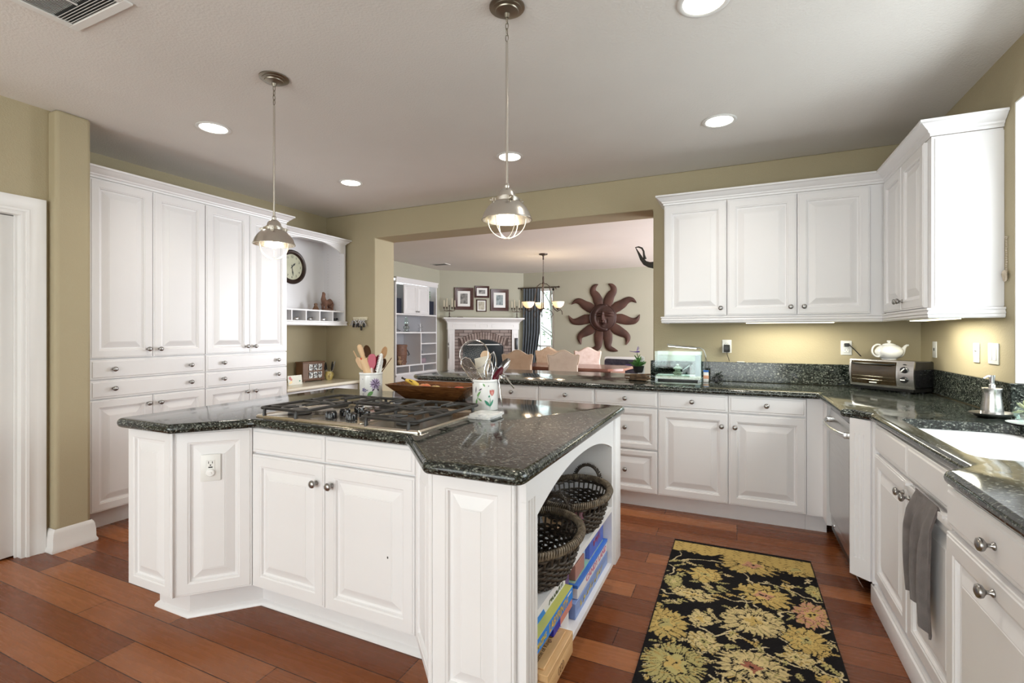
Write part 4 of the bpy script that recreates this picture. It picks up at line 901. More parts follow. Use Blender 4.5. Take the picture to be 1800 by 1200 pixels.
def whisk(z0, z1, r):
    def f(bm):
        for k in range(5):
            a = k * PI / 5; tube(bm, [(r * math.sin(PI * s) ** .8 * math.cos(a) * (1 if s < .5 else 1), r * math.sin(PI * s) ** .8 * math.sin(a), z0 + (z1 - z0) * s) for s in [i / 10 for i in range(11)]], .0011, 5)
            tube(bm, [(-r * math.sin(PI * s) ** .8 * math.cos(a), -r * math.sin(PI * s) ** .8 * math.sin(a), z0 + (z1 - z0) * s) for s in [i / 10 for i in range(11)]], .0011, 5)
    return f
utensil('whisk', 'wire balloon whisk standing among the metal utensils', 'whisk', cB, 0.008, 0.012, 0.14, 0, [('whisk_handle', rod(.007, 0, .12), M['chrome']), ('wires', whisk(.12, .275, .030), M['chrome'])])
utensil('whisk', 'smaller wire whisk close against the balloon whisk', 'whisk', cB, 0.018, -0.012, 0.02, 0, [('whisk_handle', rod(.006, 0, .10), M['chrome']), ('wires', whisk(.10, .235, .024), M['chrome'])])
utensil('wooden_spatula', 'pale broad wooden spatula behind the strainer', 'spatula', cB, 0.0, 0.036, 0.0, 0, [('spatula_handle', rod(.006, 0, .17), pw), ('blade', paddle(.17, .272, .055), pw)])
utensil('plastic_spatula', 'cream broad spatula tilted behind the grater', 'spatula', cB, -0.01, 0.028, -0.06, 0, [('spatula_handle', rod(.006, 0, .15), M['plate']), ('blade', lambda bm: prism(bm, [(-.03, .15), (.034, .17), (.034, .245), (-.036, .235)], -.002, .002, XZ), col('cream_plastic', (.74, .68, .56), .4))])
utensil('serving_spoon', 'large steel serving spoon leaning toward the back drawers', 'spoon', cB, 0.036, 0.01, 0.45, 0, [('spoon_handle', rod(.004, 0, .19), M['chrome']), ('bowl', spoon(.185, .285, .042, .010), M['chrome'])])
utensil('basting_spoon', 'dark maroon slotted spoon low at the rim of the metal crock', 'spoon', cB, 0.0, -0.03, 0.70, 0, [('spoon_handle', rod(.005, 0.06, .17), M['darkred']), ('bowl', spoon(.15, .235, .034, .006), M['darkred'])])
# ladles hooked over the rim: shafts rise and fall outside
def ladle_path(bm): tube(bm, [(0, 0, .10), (.01, 0, .155), (.03, 0, .185), (.055, 0, .17), (.085, 0, .125), (.115, 0, .085)], .003, 8)
lt = thing('ladle', 'steel ladle handle arching far out over the crock rim', 'ladle', tuple(cB.location + SX * .02 + FW * (-.01)), YAW); bm = nb(); tube(bm, [(.0, 0, .10), (.02, 0, .185), (.032, 0, .215), (.05, 0, .20), (.08, 0, .165), (.125, 0, .105)], [.002, .003, .0035, .004, .004, .0035], 8); obj('ladle_handle', bm, M['chrome'], lt)
bm = nb(); ellipsoid(bm, (.0, 0, .085), .022, .022, .018, 16); obj('bowl', bm, M['chrome'], lt)
lt = thing('ladle', 'small steel ladle bowl hanging outside the crock rim', 'ladle', tuple(cB.location + SX * .045 + FW * (-.02)), YAW); bm = nb(); lathe(bm, [(0, -.017), (.012, -.013), (.021, 0), (.022, .006), (.020, .006), (.012, -.009), (0, -.013)], 20, T((.036, 0, .158)) @ R(0.9, 'Y')); obj('bowl', bm, M['chrome'], lt)
bm = nb(); tube(bm, [(.020, 0, .168), (.028, 0, .12), (.034, 0, .07), (.041, 0, .015)], [.002, .0025, .005, .002], 8, flat=(1, .5)); tube(bm, [(.02, 0, .168), (.0, 0, .175), (-.01, 0, .12)], .0022, 8); obj('ladle_handle', bm, M['chrome'], lt)

# fruit bowl
fb = thing('wooden_bowl', 'long dark wooden bowl of fruit behind the cooktop', 'bowl', (-1.585, 2.40, 0.9145), 0.03)
bm = nb(); loops = []
for (hx, hy, z) in ((.160, .070, 0), (.168, .075, 0.004), (.262, .130, .076), (.266, .134, .083), (.256, .124, .083), (.150, .060, .014)):
    loops.append([bm.verts.new((x, y, z + (0.004 * (abs(x) / .25) ** 2 if z > .05 else 0))) for x, y in fillet([(-hx, -hy), (hx, -hy), (hx, hy), (-hx, hy)], 0.012, 3)])
for a, b_ in zip(loops, loops[1:]):
    for i in range(len(a)): j = (i + 1) % len(a); bm.faces.new((a[i], a[j], b_[j], b_[i]))
bm.faces.new(loops[0]); bm.faces.new(loops[-1]); obj('bowl_body', bm, M['walnut'], fb, smooth=28)
def fruit(name, lab, cat, x, y, z, r, m, sq=.92):
    t = thing(name, lab, cat, (fb.location.x + x, fb.location.y + y, .9145 + z), random.random() * 3)
    bm = nb(); k = 12; lathe(bm, [(r * math.sin(PI * i / k) * (1 + .06 * math.sin(PI * i / k)), -r * sq * math.cos(PI * i / k) * (1 - .22 * math.exp(-((i / k - 1) ** 2) * 60)) + r * sq) for i in range(k + 1)], 20); obj('flesh', bm, m, t)
    bm = nb(); tube(bm, [(0, 0, 2 * r * sq * .86), (.002, 0, 2 * r * sq + .004)], .0015, 6); obj('stem', bm, M['brown'], t)
M['apple'] = noisy('red_yellow_apple', (0.62, 0.12, 0.05), (0.75, 0.38, 0.14), 14, 0.3); M['yfruit'] = noisy('yellow_apple', (0.72, 0.50, 0.14), (0.78, 0.58, 0.25), 10, .3); M['tom'] = mat('red_orange_skin', (0.65, 0.08, 0.02), .25)
fruit('apple', 'red and yellow apple in the middle of the wooden bowl', 'apple', -.085, .01, .018, .038, M['apple']); fruit('apple', 'yellow apple next to the red apple in the bowl', 'apple', -.015, .015, .016, .034, M['yfruit'])
fruit('tomato', 'orange red tomato at the crock end of the wooden bowl', 'tomato', .165, -.02, .030, .034, M['tom'], .8); fruit('apple', 'dull red apple low in the bowl between the others', 'apple', .07, .02, .012, .033, M['apple'])
bn = thing('banana', 'spotted yellow banana resting on the end of the wooden bowl', 'banana', (fb.location.x - .175, fb.location.y + .01, .9145 + .06), 0)
bm = nb(); pts = [(-.075, 0, .052), (-.060, 0, .046), (-.045, 0, .040), (-.02, 0, .034), (.01, .0, .024), (.035, .0, .010), (.05, 0, -.006)]
tube(bm, pts[2:], [.008, .014, .017, .016, .007], 10); obj('peel', bm, noisy('banana_peel', (0.70, 0.46, 0.06), (0.76, 0.54, 0.10), 30, .45), bn)
bm = nb(); tube(bm, pts[:3], [.007, .005, .008], 8); tube(bm, [(-.012, -.012, .040), (.012, -.014, .030)], .003, 5); obj('stem', bm, col('banana_stem', (.03, .022, .012)), bn)

def marble():
    m = mat('white_marble', (.82, .82, .81), .2); v = coords(m, (1, 1, 1)); setcol(m, ramp(m, noise(m, v, 9, 5, .6, 2.5), [(.40, (.62, .62, .64)), (.52, (.84, .84, .83))])); return m
M['marble'] = marble()
for k, (dx, dy, a, lab) in enumerate(((0, 0, .12, 'lower white marble trivet beside the cooktop'), (.012, .006, .20, 'upper white marble trivet stacked slightly turned'))):
    bm = nb(); pr = fillet([(-.062, -.062), (.062, -.062), (.062, .062), (-.062, .062)], .012, 3); prism(bm, pr, 0, .0095, R(a - .15, 'Z'))
    tag(obj('marble_trivet', bm, M['marble'], loc=(-1.045 + dx, 1.972 + dy, .9146 + k * .0098)), lab, 'trivet', 'marble trivets on the island')

# ================================================================ wicker baskets and games in the island
def basket(name_lab, cx_, cy_, z0, rx, ry, h_):
    t = thing('wicker_basket', name_lab, 'basket', (cx_, cy_, z0), 0, 'wicker baskets on the island shelf')
    def el(a, z, extra=0):
        s = .70 + .30 * min(1, z / h_) ** .8; return ((rx * s + extra) * math.cos(a), (ry * s + extra) * math.sin(a), z)
    bm = nb(); NA = 40
    rows = [i * .0105 + .008 for i in range(int((h_ - .040) / .0105))] + [h_ - .018 , h_ - .010]
    for q, z in enumerate(rows):
        zz = z; pts = [el(2 * PI * k / (NA * 2), zz + .0015 * math.sin(k * 1.3 + q), (.0045 if (k // 2 + q) % 2 else -.0045)) for k in range(NA * 2)]
        tube(bm, pts, .0052, 5, closed=True)
    obj('woven_wall', bm, M['wicker'], t, smooth=85)
    bm = nb()
    for k in range(NA): a = 2 * PI * (k + .5) / NA; tube(bm, [el(a, .002), el(a, h_ * .5), el(a, h_ - .008)], .004, 5)
    tag(obj('stake', bm, M['wicker'], t), kind='stuff')
    bm = nb()
    for ex, zz in ((-.004, h_), (.006, h_ - .004), (.001, h_ + .008)): tube(bm, [el(2 * PI * k / 60, zz, ex + .001 * math.sin(k * 2.1)) for k in range(60)], .0075, 6, closed=True)
    for k in range(120):
        a = 2 * PI * k / 120; c0 = Vector(el(a, h_ + .002)); rd_ = Vector((math.cos(a), math.sin(a), 0)); tg = Vector((-math.sin(a), math.cos(a), 0)) * .004
        tube(bm, [c0 + rd_ * .0128 * math.cos(b) + Vector((0, 0, .0128 * math.sin(b))) + tg * math.sin(b) for b in [2 * PI * q / 9 for q in range(9)]], .0032, 4, closed=True)
    obj('rim', bm, M['wickerrim'], t, smooth=85)
    bm = nb(); a = [bm.verts.new(el(2 * PI * k / 32, .006)) for k in range(32)]; bm.faces.new(a)
    for k in range(-8, 9):
        x = k * rx * .8 / 9; hh = ry * .8 * math.sqrt(max(0, 1 - (x / (rx * .8)) ** 2)); tube(bm, [(x, -hh, .010), (x, 0, .013), (x, hh, .010)], .004, 5)
    obj('base', bm, M['wicker'], t)
    for s in (-1, 1):
        bm = nb(); pts = [(.062 * math.cos(PI * i / 12), s * (ry + .002 + .014 * math.sin(PI * i / 12)), h_ - .015 + .075 * math.sin(PI * i / 12)) for i in range(13)]
        tube(bm, pts, .0068, 8)
        for i in range(26): u = i / 25; a_ = PI * u; tube(bm, [(.062 * math.cos(a_) + .007 * math.cos(i * 2.2), s * (ry + .002 + .014 * math.sin(a_)) + .006 * math.sin(i * 2.2), h_ - .015 + .075 * math.sin(a_)), (.075 * math.cos(a_ + .12), s * (ry + .004 + .014 * math.sin(a_)), h_ - .008 + .075 * math.sin(a_ + .12))], .003, 4)
        obj('handle', bm, M['wicker'], t)
    return t
basket('dark wicker basket nearest the fluted corner post', -.662, 1.640, .4405, .162, .222, .140)
basket('dark wicker basket at the far end of the island shelf', -.672, 2.130, .4405, .158, .222, .142)
# small bag and jar lid showing in the far basket
bg = thing('toy_purse', 'small shiny mauve purse inside the far wicker basket', 'purse', (-.63, 1.98, .47)); bm = nb(); ellipsoid(bm, (0, 0, .055), .055, .030, .050, 16); obj('pouch', bm, mat('mauve_satin', (.22, .10, .13), .25, .3), bg); bm = nb(); tube(bm, [(-.04, 0, .09), (-.02, 0, .13), (.02, 0, .13), (.04, 0, .09)], .004, 6); obj('handle', bm, M['wicker'], bg)
bg = thing('wooden_disc', 'round pale wooden disc leaning inside the far wicker basket', 'disc', (-.70, 1.955, .52)); bm = nb(); lathe(bm, [(0, 0), (.05, 0), (.052, .006), (.05, .012), (0, .012)], 24, R(.9, 'X')); obj('disc_face', bm, pw, bg)

def gbox(lab, x0, x1, y0, y1, z0, z1, m, lid=None, tilt=0, cat='board game', group='board games on the bottom island shelf', name='game_box'):
    t = thing(name, lab, cat, ((x0 + x1) / 2, (y0 + y1) / 2, z0), 0, group); t.rotation_euler = (0, 0, 0)
    hx, hy, h_ = (x1 - x0) / 2, (y1 - y0) / 2, z1 - z0
    if tilt: t.rotation_euler = (0, tilt, 0)
    bm = nb(); box(bm, -hx, hx, -hy, hy, 0, h_, .0015, 1); obj('carton', bm, m, t)
    if lid: bm = nb(); box(bm, -hx + .0005, hx - .0005, -hy + .0005, hy - .0005, h_ + .0001, h_ + .0012); obj('lid_art', bm, lid, t)
    return t, hx, hy, h_
def side_text(t, s, hx, hy, z, size, m, y=0, sx=1.0, bold=True):   # on the +x face, reading along +y
    text('lettering', s, size, m, t, T((hx + .0008, y, z)) @ R(PI / 2, 'Z') @ R(PI / 2, 'X'), .0004, bold, sx=sx)
def patches(t, face, m_list, n, hx, hy, h_, seed=1):
    """printed picture patches on the -y end"""
    rnd = random.Random(seed)
    for k, mm in enumerate(m_list):
        bm = nb()
        for i in range(n):
            cx_ = rnd.uniform(-hx * .8, hx * .8); cz_ = rnd.uniform(h_ * .2, h_ * .8); r_ = rnd.uniform(.25, .5) * h_ * .6
            pts = [(cx_ + r_ * rnd.uniform(.6, 1.2) * math.cos(a), cz_ + r_ * rnd.uniform(.5, .8) * math.sin(a)) for a in [2 * PI * j / 9 for j in range(9)]]
            vs = [bm.verts.new((min(max(x, -hx), hx), -hy - .0004 - .0003 * k, min(max(z, .002), h_ - .002))) for x, z in pts]; bm.faces.new(vs)
        obj('printed_picture', bm, mm, t)
S0 = .1622
t, hx, hy, h_ = gbox('blue sided game box with yellow lettering at the bottom of the far stack', -.84, -.580, 1.865, 2.39, S0, S0 + .062, col('box_periwinkle', (.22, .32, .62)), None)
marks(t, 9, -.20, .18, .030, .036, col('yellow_ink', (.75, .58, .10)), T((hx + .0008, 0, 0)) @ R(PI / 2, 'Z') @ R(PI / 2, 'X'), 4); patches(t, 0, [col('cream', (.78, .74, .66)), col('ochre', (.55, .38, .12)), M['darkred']], 5, hx, hy, h_, 3)
t, hx, hy, h_ = gbox('white game box with pink lettering and bright blue lid edge', -.84, -.582, 1.90, 2.395, S0 + .0635, S0 + .118, col('box_white', (.78, .77, .80)), None)
side_text(t, 'CANDY LAND', hx, hy, .024, .036, col('pink_ink', (.62, .20, .32)), .05, 1.5)
bm = nb(); box(bm, -hx - .001, hx + .001, -hy - .001, hy + .001, h_ - .012, h_ + .001); obj('lid', bm, col('box_blue', (.06, .22, .72)), t)
bm = nb(); box(bm, -hx + .01, hx - .015, -hy + .01, hy - .02, h_ + .0011, h_ + .0018); obj('lid_art', bm, noisy('candy_art', (.62, .50, .60), (.30, .62, .42), 9, .4), t)
patches(t, 0, [col('pink_ink', (.62, .20, .32))], 1, hx * .3, hy, h_, 5)
t, hx, hy, h_ = gbox('small cream and maroon picture box on the white game box', -.80, -.600, 1.93, 2.06, S0 + .1202, S0 + .182, col('box_rose', (.45, .22, .17)), None)
patches(t, 0, [col('cream', (.78, .74, .66)), col('ochre', (.55, .38, .12)), col('leafgreen', (.16, .36, .12))], 4, hx, hy, h_, 8)
t, hx, hy, h_ = gbox('pale blue card box standing behind the small picture box', -.78, -.62, 2.062, 2.14, S0 + .1202, S0 + .20, col('box_pale', (.45, .58, .74)), None); patches(t, 0, [col('box_rose', (.45, .22, .17)), col('box_white', (.78, .77, .80))], 3, hx, hy, h_, 2)
t, hx, hy, h_ = gbox('deep blue long box with red lettering lying highest in the far stack', -.82, -.600, 2.142, 2.388, S0 + .1202, S0 + .232, col('box_deepblue', (.10, .16, .55)), None)
marks(t, 5, -.06, .07, .05, .05, col('red_ink', (.60, .05, .06)), T((hx + .0008, 0, 0)) @ R(PI / 2, 'Z') @ R(PI / 2, 'X'), 6)
t, hx, hy, h_ = gbox('purple translucent pouch squeezed between the two stacks of games', -.80, -.605, 1.815, 1.862, S0, S0 + .22, mat('purple_film', (.13, .09, .22), .15), None, cat='pouch', name='plastic_pouch')
t, hx, hy, h_ = gbox('salmon and blue game box under the bright blue game', -.84, -.576, 1.60, 1.812, S0 + .084, S0 + .118, col('box_salmon', (.68, .26, .20)), None)
bm = nb(); box(bm, -hx + .2, hx + .0008, -hy - .0008, -hy + .07, .001, h_ - .001); obj('printed_picture', bm, col('box_navy', (.02, .02, .38)), t)
t, hx, hy, h_ = gbox('plain white carton at the bottom behind the wooden game case', -.86, -.59, 1.68, 1.812, S0, S0 + .083, col('box_white', (.78, .77, .80)), None)
t, hx, hy, h_ = gbox('bright blue labyrinth game box with gold lettering', -.84, -.572, 1.425, 1.806, S0 + .119, S0 + .166, col('box_azure', (.02, .24, .75)), col('art_yellow', (.62, .62, .16)))
side_text(t, 'LABYRINTH', hx, hy, .022, .040, col('gold_ink', (.72, .45, .10)), .030, 0.95); side_text(t, 'AMAZING', hx, hy, .022, .026, col('yellow_ink', (.75, .58, .10)), -.145, 0.85)
bm = nb(); box(bm, hx + .0002, hx + .001, hy - .065, hy - .02, .034, .039); obj('printed_band', bm, M['plate'], t)
t, hx, hy, h_ = gbox('white game box with green and grey lettering above the bright blue game', -.84, -.600, 1.43, 1.80, S0 + .168, S0 + .215, col('box_white', (.78, .77, .80)), None)
side_text(t, 'AcoDrn', hx, hy, .026, .046, col('dark_ink', (.06, .09, .05)), .08, 1.0); bm = nb(); quad(bm, [(hx + .0006, -hy + .01, .002), (hx + .0006, -.03, .002), (hx + .0006, -.06, .040)]); obj('printed_picture', bm, col('box_azure', (.02, .24, .75)), t)
# wooden case
wc = thing('wooden_game_case', 'light wooden game case with engraved lettering sticking out of the bottom shelf', 'game case', (-.695, 1.548, S0)); hx, hy, h_ = .165, .128, .082
bm = nb(); box(bm, -hx, hx, -hy, hy, 0, h_ * .62, .003, 2); obj('case_body', bm, M['boxwood'], wc)
bm = nb(); box(bm, -hx, hx, -hy, hy, h_ * .64, h_ - .006, .002, 1); box(bm, -hx + .02, hx - .02, -hy + .02, hy - .02, h_ - .0065, h_, .002, 1); obj('lid', bm, M['boxwood'], wc)
en = col('engraved_brown', (.16, .07, .025))
text('lettering', 'The Game of Kings Company', .022, en, wc, T((hx - .055, .0, h_ + .0004)) @ R(PI / 2, 'Z'), .0003)
bm = nb(); lathe(bm, [(0, 0), (.045, 0), (.045, .0006), (0, .0006)], 32, T((.03, -.03, h_))); obj('engraved_disc', bm, col('engraved_light', (.30, .15, .06)), wc)
bm = nb()
for a in (0, 1, 2): tube(bm, [(hx + .0004, -.02 + .018 * a + .009 * math.cos(u), .026 + .013 * math.sin(u)) for u in [2 * PI * k / 14 for k in range(14)]], .0011, 4, closed=True)
obj('engraved_emblem', bm, en, wc)
# ================================================================ things on the back counter
CT = 0.9145
# toaster oven, turned 45 degrees into the corner
to = thing('toaster_oven', 'stainless and black toaster oven angled into the counter corner', 'toaster oven', (0.852, 3.915, CT), -PI / 4 + 0.01)
w, d, z0, z1 = .198, .205, .034, .205       # local x along the front, y back
bm = nb(); box(bm, -w + .004, w - .004, .012, d, z0, z1 - .004, .010, 3); obj('housing', bm, M['blackgloss'], to)
bm = nb(); box(bm, -w + .012, w - .012, .012, d - .01, .010, z0 - .0005, .003); obj('base_pan', bm, M['black'], to)
def bowed(bm, x0, x1, za, zb, y_off=0.0, th=.012, n=10):
    a = []
    for i in range(n + 1):
        s = i / n; z = za + (zb - za) * s; y = -0.012 * math.sin(PI * (z - z0) / (z1 - z0)) + .002 + y_off; a.append((y, z))
    pr = a + [(y + th, z) for y, z in reversed(a)]
    A = [bm.verts.new((x0, y, z)) for y, z in pr]; B = [bm.verts.new((x1, y, z)) for y, z in pr]
    for i in range(len(A)): j = (i + 1) % len(A); bm.faces.new((A[i], A[j], B[j], B[i]))
    bm.faces.new(A[::-1]); bm.faces.new(B)
bm = nb(); bowed(bm, -w, w, z0 - .004, z0 + .010); bowed(bm, -w, w, z1 - .010, z1); bowed(bm, -w, -w + .012, z0, z1); bowed(bm, w - .014, w, z0, z1); bowed(bm, .098, .104, z0, z1); obj('front_frame', bm, M['steel'], to)
bm = nb(); bowed(bm, .104, w - .014, z0 + .009, z1 - .009, .001, .01); obj('control_panel', bm, M['steel'], to)
bm = nb(); bowed(bm, -w + .012, .098, z0 + .010, z1 - .009, .002, .003); obj('glass_door', bm, mat('oven_dark_glass', (.035, .022, .008), .06, 0, coat=.5), to)
bm = nb(); tube(bm, [(-w + .02, -.004, z1 - .024), (-w + .05, -.020, z1 - .026), (.05, -.022, z1 - .028), (.09, -.004, z1 - .024)], .006, 8); obj('door_handle', bm, M['black'], to)
bm = nb()
for i in range(2): tube(bm, [(-w + .022, -.0105, .075 + i * .022), (.092, -.0115, .072 + i * .022)], .0011, 5)
obj('rack_wire', bm, M['steelwarm'], to)
for i, z in enumerate((.150, .088)):
    bm = nb(); lathe(bm, [(0, 0), (.020, 0), (.0205, .004), (.017, .016), (0, .017)], 24, T((.146, -.007, z)) @ R(PI / 2, 'X')); o = obj('dial', bm, M['blackgloss'], to)
    bm = nb(); box(bm, -.014, .014, -.003, 0, -.0035, .0035, .001, 1, T((.146, -.0245, z)) @ R(-0.8 if i == 0 else 0, 'Y')); obj('dial_pointer', bm, M['plate'], to)
bm = nb(); ellipsoid(bm, (.146, -.007, .184), .010, .002, .0032, 12); obj('indicator_window', bm, M['black'], to)
bm = nb(); box(bm, -.066, -.018, -.0105, -.006, .052, .0605, .002, 1); obj('name_badge', bm, M['plate'], to)
for x in (-.15, .15):
    for y in (.03, .17):
        bm = nb(); lathe(bm, [(0, 0), (.014, 0), (.016, .034), (0, .034)], 12, T((x, y, 0))); obj('foot', bm, M['black'], to)
bm = nb()
for k in range(3): box(bm, w - .0045, w - .0035, .05 + k * .03, .13 + k * .02, .12 + k * .012, .124 + k * .012)
obj('side_vent', bm, M['chrome'], to)
tag(obj('power_cable', (lambda b: (tube(b, [(.722, 4.235, 1.2115), (.735, 4.215, 1.210), (.765, 4.205, 1.175), (.80, 4.19, 1.130)], .0035, 6), box(b, .708, .738, 4.222, 4.246, 1.198, 1.222, .004), b)[-1])(nb()), M['black']), 'short black cord and plug running from the outlet to the toaster oven', 'cord')
# teapot
tp = thing('teapot', 'round white teapot standing on the toaster oven', 'teapot', (.912, 3.978, CT + .2055), YAW)
bm = nb(); lathe(bm, [(0, .003), (.034, .003), (.036, 0), (.040, .001), (.041, .006), (.052, .014), (.070, .030), (.078, .048), (.077, .062), (.066, .080), (.048, .094), (.030, .101), (.028, .101), (0, .101)], 36); obj('body', bm, M['white'], tp)
bm = nb(); lathe(bm, [(.036, .099), (.036, .102), (.024, .108), (.009, .111), (.007, .115), (.012, .119), (.013, .123), (.009, .127), (0, .128)], 30); obj('lid', bm, M['white'], tp)
bm = nb(); tube(bm, [(.050, 0, .030), (.066, 0, .033), (.079, 0, .040), (.088, 0, .051), (.094, 0, .063), (.100, 0, .076), (.107, 0, .087), (.116, 0, .093), (.128, 0, .095)], [.022, .022, .020, .016, .0135, .011, .009, .0075, .006], 16); obj('spout', bm, M['white'], tp)
bm = nb(); tube(bm, [(-.075 + .036 * math.cos(a) - .0, 0, .068 + .034 * math.sin(a) - .012 * (a - 1.2) / 3) for a in [1.1 + 3.9 * k / 18 for k in range(19)]], .0052, 10); obj('handle', bm, M['white'], tp)
# aquarium
aq = thing('aquarium', 'small rimless glass aquarium with blue green water and stone lantern', 'aquarium', (-.425, 4.125, CT))
hx, hy, H_ = .172, .075, .235
bm = nb()
for a in ((-hx, hx, -hy, -hy + .004, 0, H_), (-hx, hx, hy - .004, hy, 0, H_), (-hx, -hx + .004, -hy + .0042, hy - .0042, 0, H_), (hx - .004, hx, -hy + .0042, hy - .0042, 0, H_)): box(bm, *a)
obj('glass_wall', bm, M['tankglass'], aq)
bm = nb(); box(bm, -hx + .005, hx - .045, -hy + .005, hy - .005, .040, .200); obj('water', bm, M['water'], aq)
bm = nb(); box(bm, -hx + .022, hx - .022, -hy - .001, hy - .004, .0, .016, .002); obj('base_tray', bm, M['black'], aq)
bm = nb(); N_ = 26
g = [[bm.verts.new((-hx + .005 + (2 * hx - .01) * i / N_, -hy + .005 + (2 * hy - .01) * j / 8, .0445 + .0006 * math.sin(i * 1.1) * math.cos(j * 1.7) + .0012 * random.random())) for j in range(9)] for i in range(N_ + 1)]
for i in range(N_):
    for j in range(8): bm.faces.new((g[i][j], g[i + 1][j], g[i + 1][j + 1], g[i][j + 1]))
box(bm, -hx + .005, hx - .005, -hy + .0052, hy - .005, .018, .044)
tag(obj('gravel', bm, noisy('pale_gravel', (.66, .66, .54), (.88, .86, .76), 90, .8), aq, smooth=10), kind='stuff')
bm = nb()
box(bm, -.035, -.012, -.012, .012, .038, .058, .003); box(bm, .000, .022, -.012, .012, .038, .058, .003); lathe(bm, [(0, .058), (.030, .058), (.040, .064), (.030, .070), (.022, .074), (.022, .090), (.036, .094), (.030, .104), (.018, .112), (.010, .116), (.014, .124), (.010, .130), (0, .134)], 12, T((-.006, 0, 0)))
obj('stone_lantern', bm, noisy('mossy_stone', (.34, .36, .27), (.50, .50, .38), 40, .9), aq, smooth=20)
bm = nb(); box(bm, hx - .042, hx - .006, -hy + .006, hy - .006, .038, .205, .002); obj('filter_box', bm, mat('frosted_blue_plastic', (.42, .55, .62), .3, trans=.3), aq)
bm = nb(); tube(bm, [(.035, -.02, .085), (.085, -.02, .125)], .0035, 8); obj('feeding_tube', bm, M['plate'], aq)
al = thing('aquarium_lamp', 'thin curved LED lamp arching over the aquarium', 'lamp', (-.30, 4.17, CT))
bm = nb(); tube(bm, [(.062, .02, .0), (.068, .02, .12), (.075, .02, .20), (.060, .02, .245), (.035, .015, .262), (-.04, .0, .268), (-.14, -.02, .278), (-.215, -.03, .290)], .0035, 8); obj('arm', bm, M['pewter'], al)
bm = nb(); box(bm, -.11, .11, -.012, .012, -.0025, .0025, .001, 1, T((-.10, -.015, .268)) @ R(0.075, 'Y')); obj('lamp_bar', bm, M['plate'], al)
bm = nb(); box(bm, -.108, .108, -.009, .009, -.0045, -.0028, 0, 1, T((-.10, -.015, .268)) @ R(0.075, 'Y')); obj('led_strip', bm, M['led'], al)
l = area_light('aquarium_glow', (-.40, 4.15, CT + .258), (0, 0, 0), .2, .02, .5, (.85, .96, 1))
bm = nb(); tube(bm, [(.068, .02, .2), (.098, .0, .13), (.088, -.01, .06), (.06, -.05, .03), (.08, -.06, .005)], .002, 6); obj('cable', bm, M['black'], al)
# additive bottle
bo = thing('plant_food_bottle', 'small white bottle with orange label and blue cap beside the aquarium', 'bottle', (-.218, 4.09, CT))
bm = nb(); box(bm, -.019, .019, -.012, .012, 0, .078, .004, 2); obj('bottle_body', bm, M['plate'], bo)
bm = nb(); box(bm, -.0192, .0192, -.0125, .0125, .025, .055, .0035, 2); obj('label_band', bm, col('orange_label', (.70, .36, .22)), bo)
bm = nb(); box(bm, -.019, .019, -.012, .012, .0785, .092, .003, 2); obj('cap', bm, col('cap_blue', (.03, .18, .62)), bo)
ca = thing('tangled_cords', 'tangle of black cords and plugs on the counter by the aquarium', 'cords', (-.13, 4.08, CT))
bm = nb(); rnd = random.Random(4)
for k in range(9):
    a = rnd.uniform(0, 6.28); r = rnd.uniform(.03, .07); pts = []
    for i in range(6): s = i / 5; pts.append((-.02 + r * (s - .3) * math.cos(a) + .01 * math.sin(5 * s + k), r * .6 * (s - .3) * math.sin(a) + .012 * math.cos(4 * s + k), .006 + .055 * math.sin(PI * s) * rnd.uniform(.4, 1)))
    tube(bm, pts, .0022, 6)
box(bm, -.025, .0, -.012, .012, .0, .045, .003); box(bm, .005, .03, -.01, .008, .02, .034, .003, 2); box(bm, .012, .045, -.008, .008, .04, .05, .002, 2, R(-.5, 'Y'))
tag(obj('cable', bm, M['black'], ca), kind='stuff')
# plant on driftwood
dwf = thing('driftwood_stand', 'stack of split driftwood pieces under the potted succulent', 'driftwood', (-.715, 4.02, CT))
rnd = random.Random(9); dm = noisy('driftwood', (.06, .035, .02), (.16, .095, .05), 30, .8, bstr=.4, bscale=80)
for k in range(10):
    bm = nb(); ln = rnd.uniform(.06, .10); zz = .006 + (k // 3) * .013
    box(bm, -ln, ln, -.011, .011, -.0065, .0065, .004, 2, T((rnd.uniform(-.02, .02), -.05 + .034 * (k % 3) + rnd.uniform(-.006, .006), zz + rnd.uniform(0, .0015))) @ R(rnd.uniform(-.3, .3), 'Z') @ R(rnd.uniform(-.05, .05), 'Y'))
    bmesh.ops.translate(bm, verts=bm.verts[:], vec=(0, 0, .0045)); obj('branch', bm, dm, dwf)
pl = thing('potted_succulent', 'green leafy succulent in a small black pot on the driftwood', 'potted plant', (-.722, 4.02, CT + .062))
bm = nb(); lathe(bm, [(0, 0), (.030, 0), (.036, .012), (.043, .045), (.046, .052), (.043, .052), (.038, .044), (0, .042)], 24); obj('pot', bm, M['black'], pl)
bm = nb()
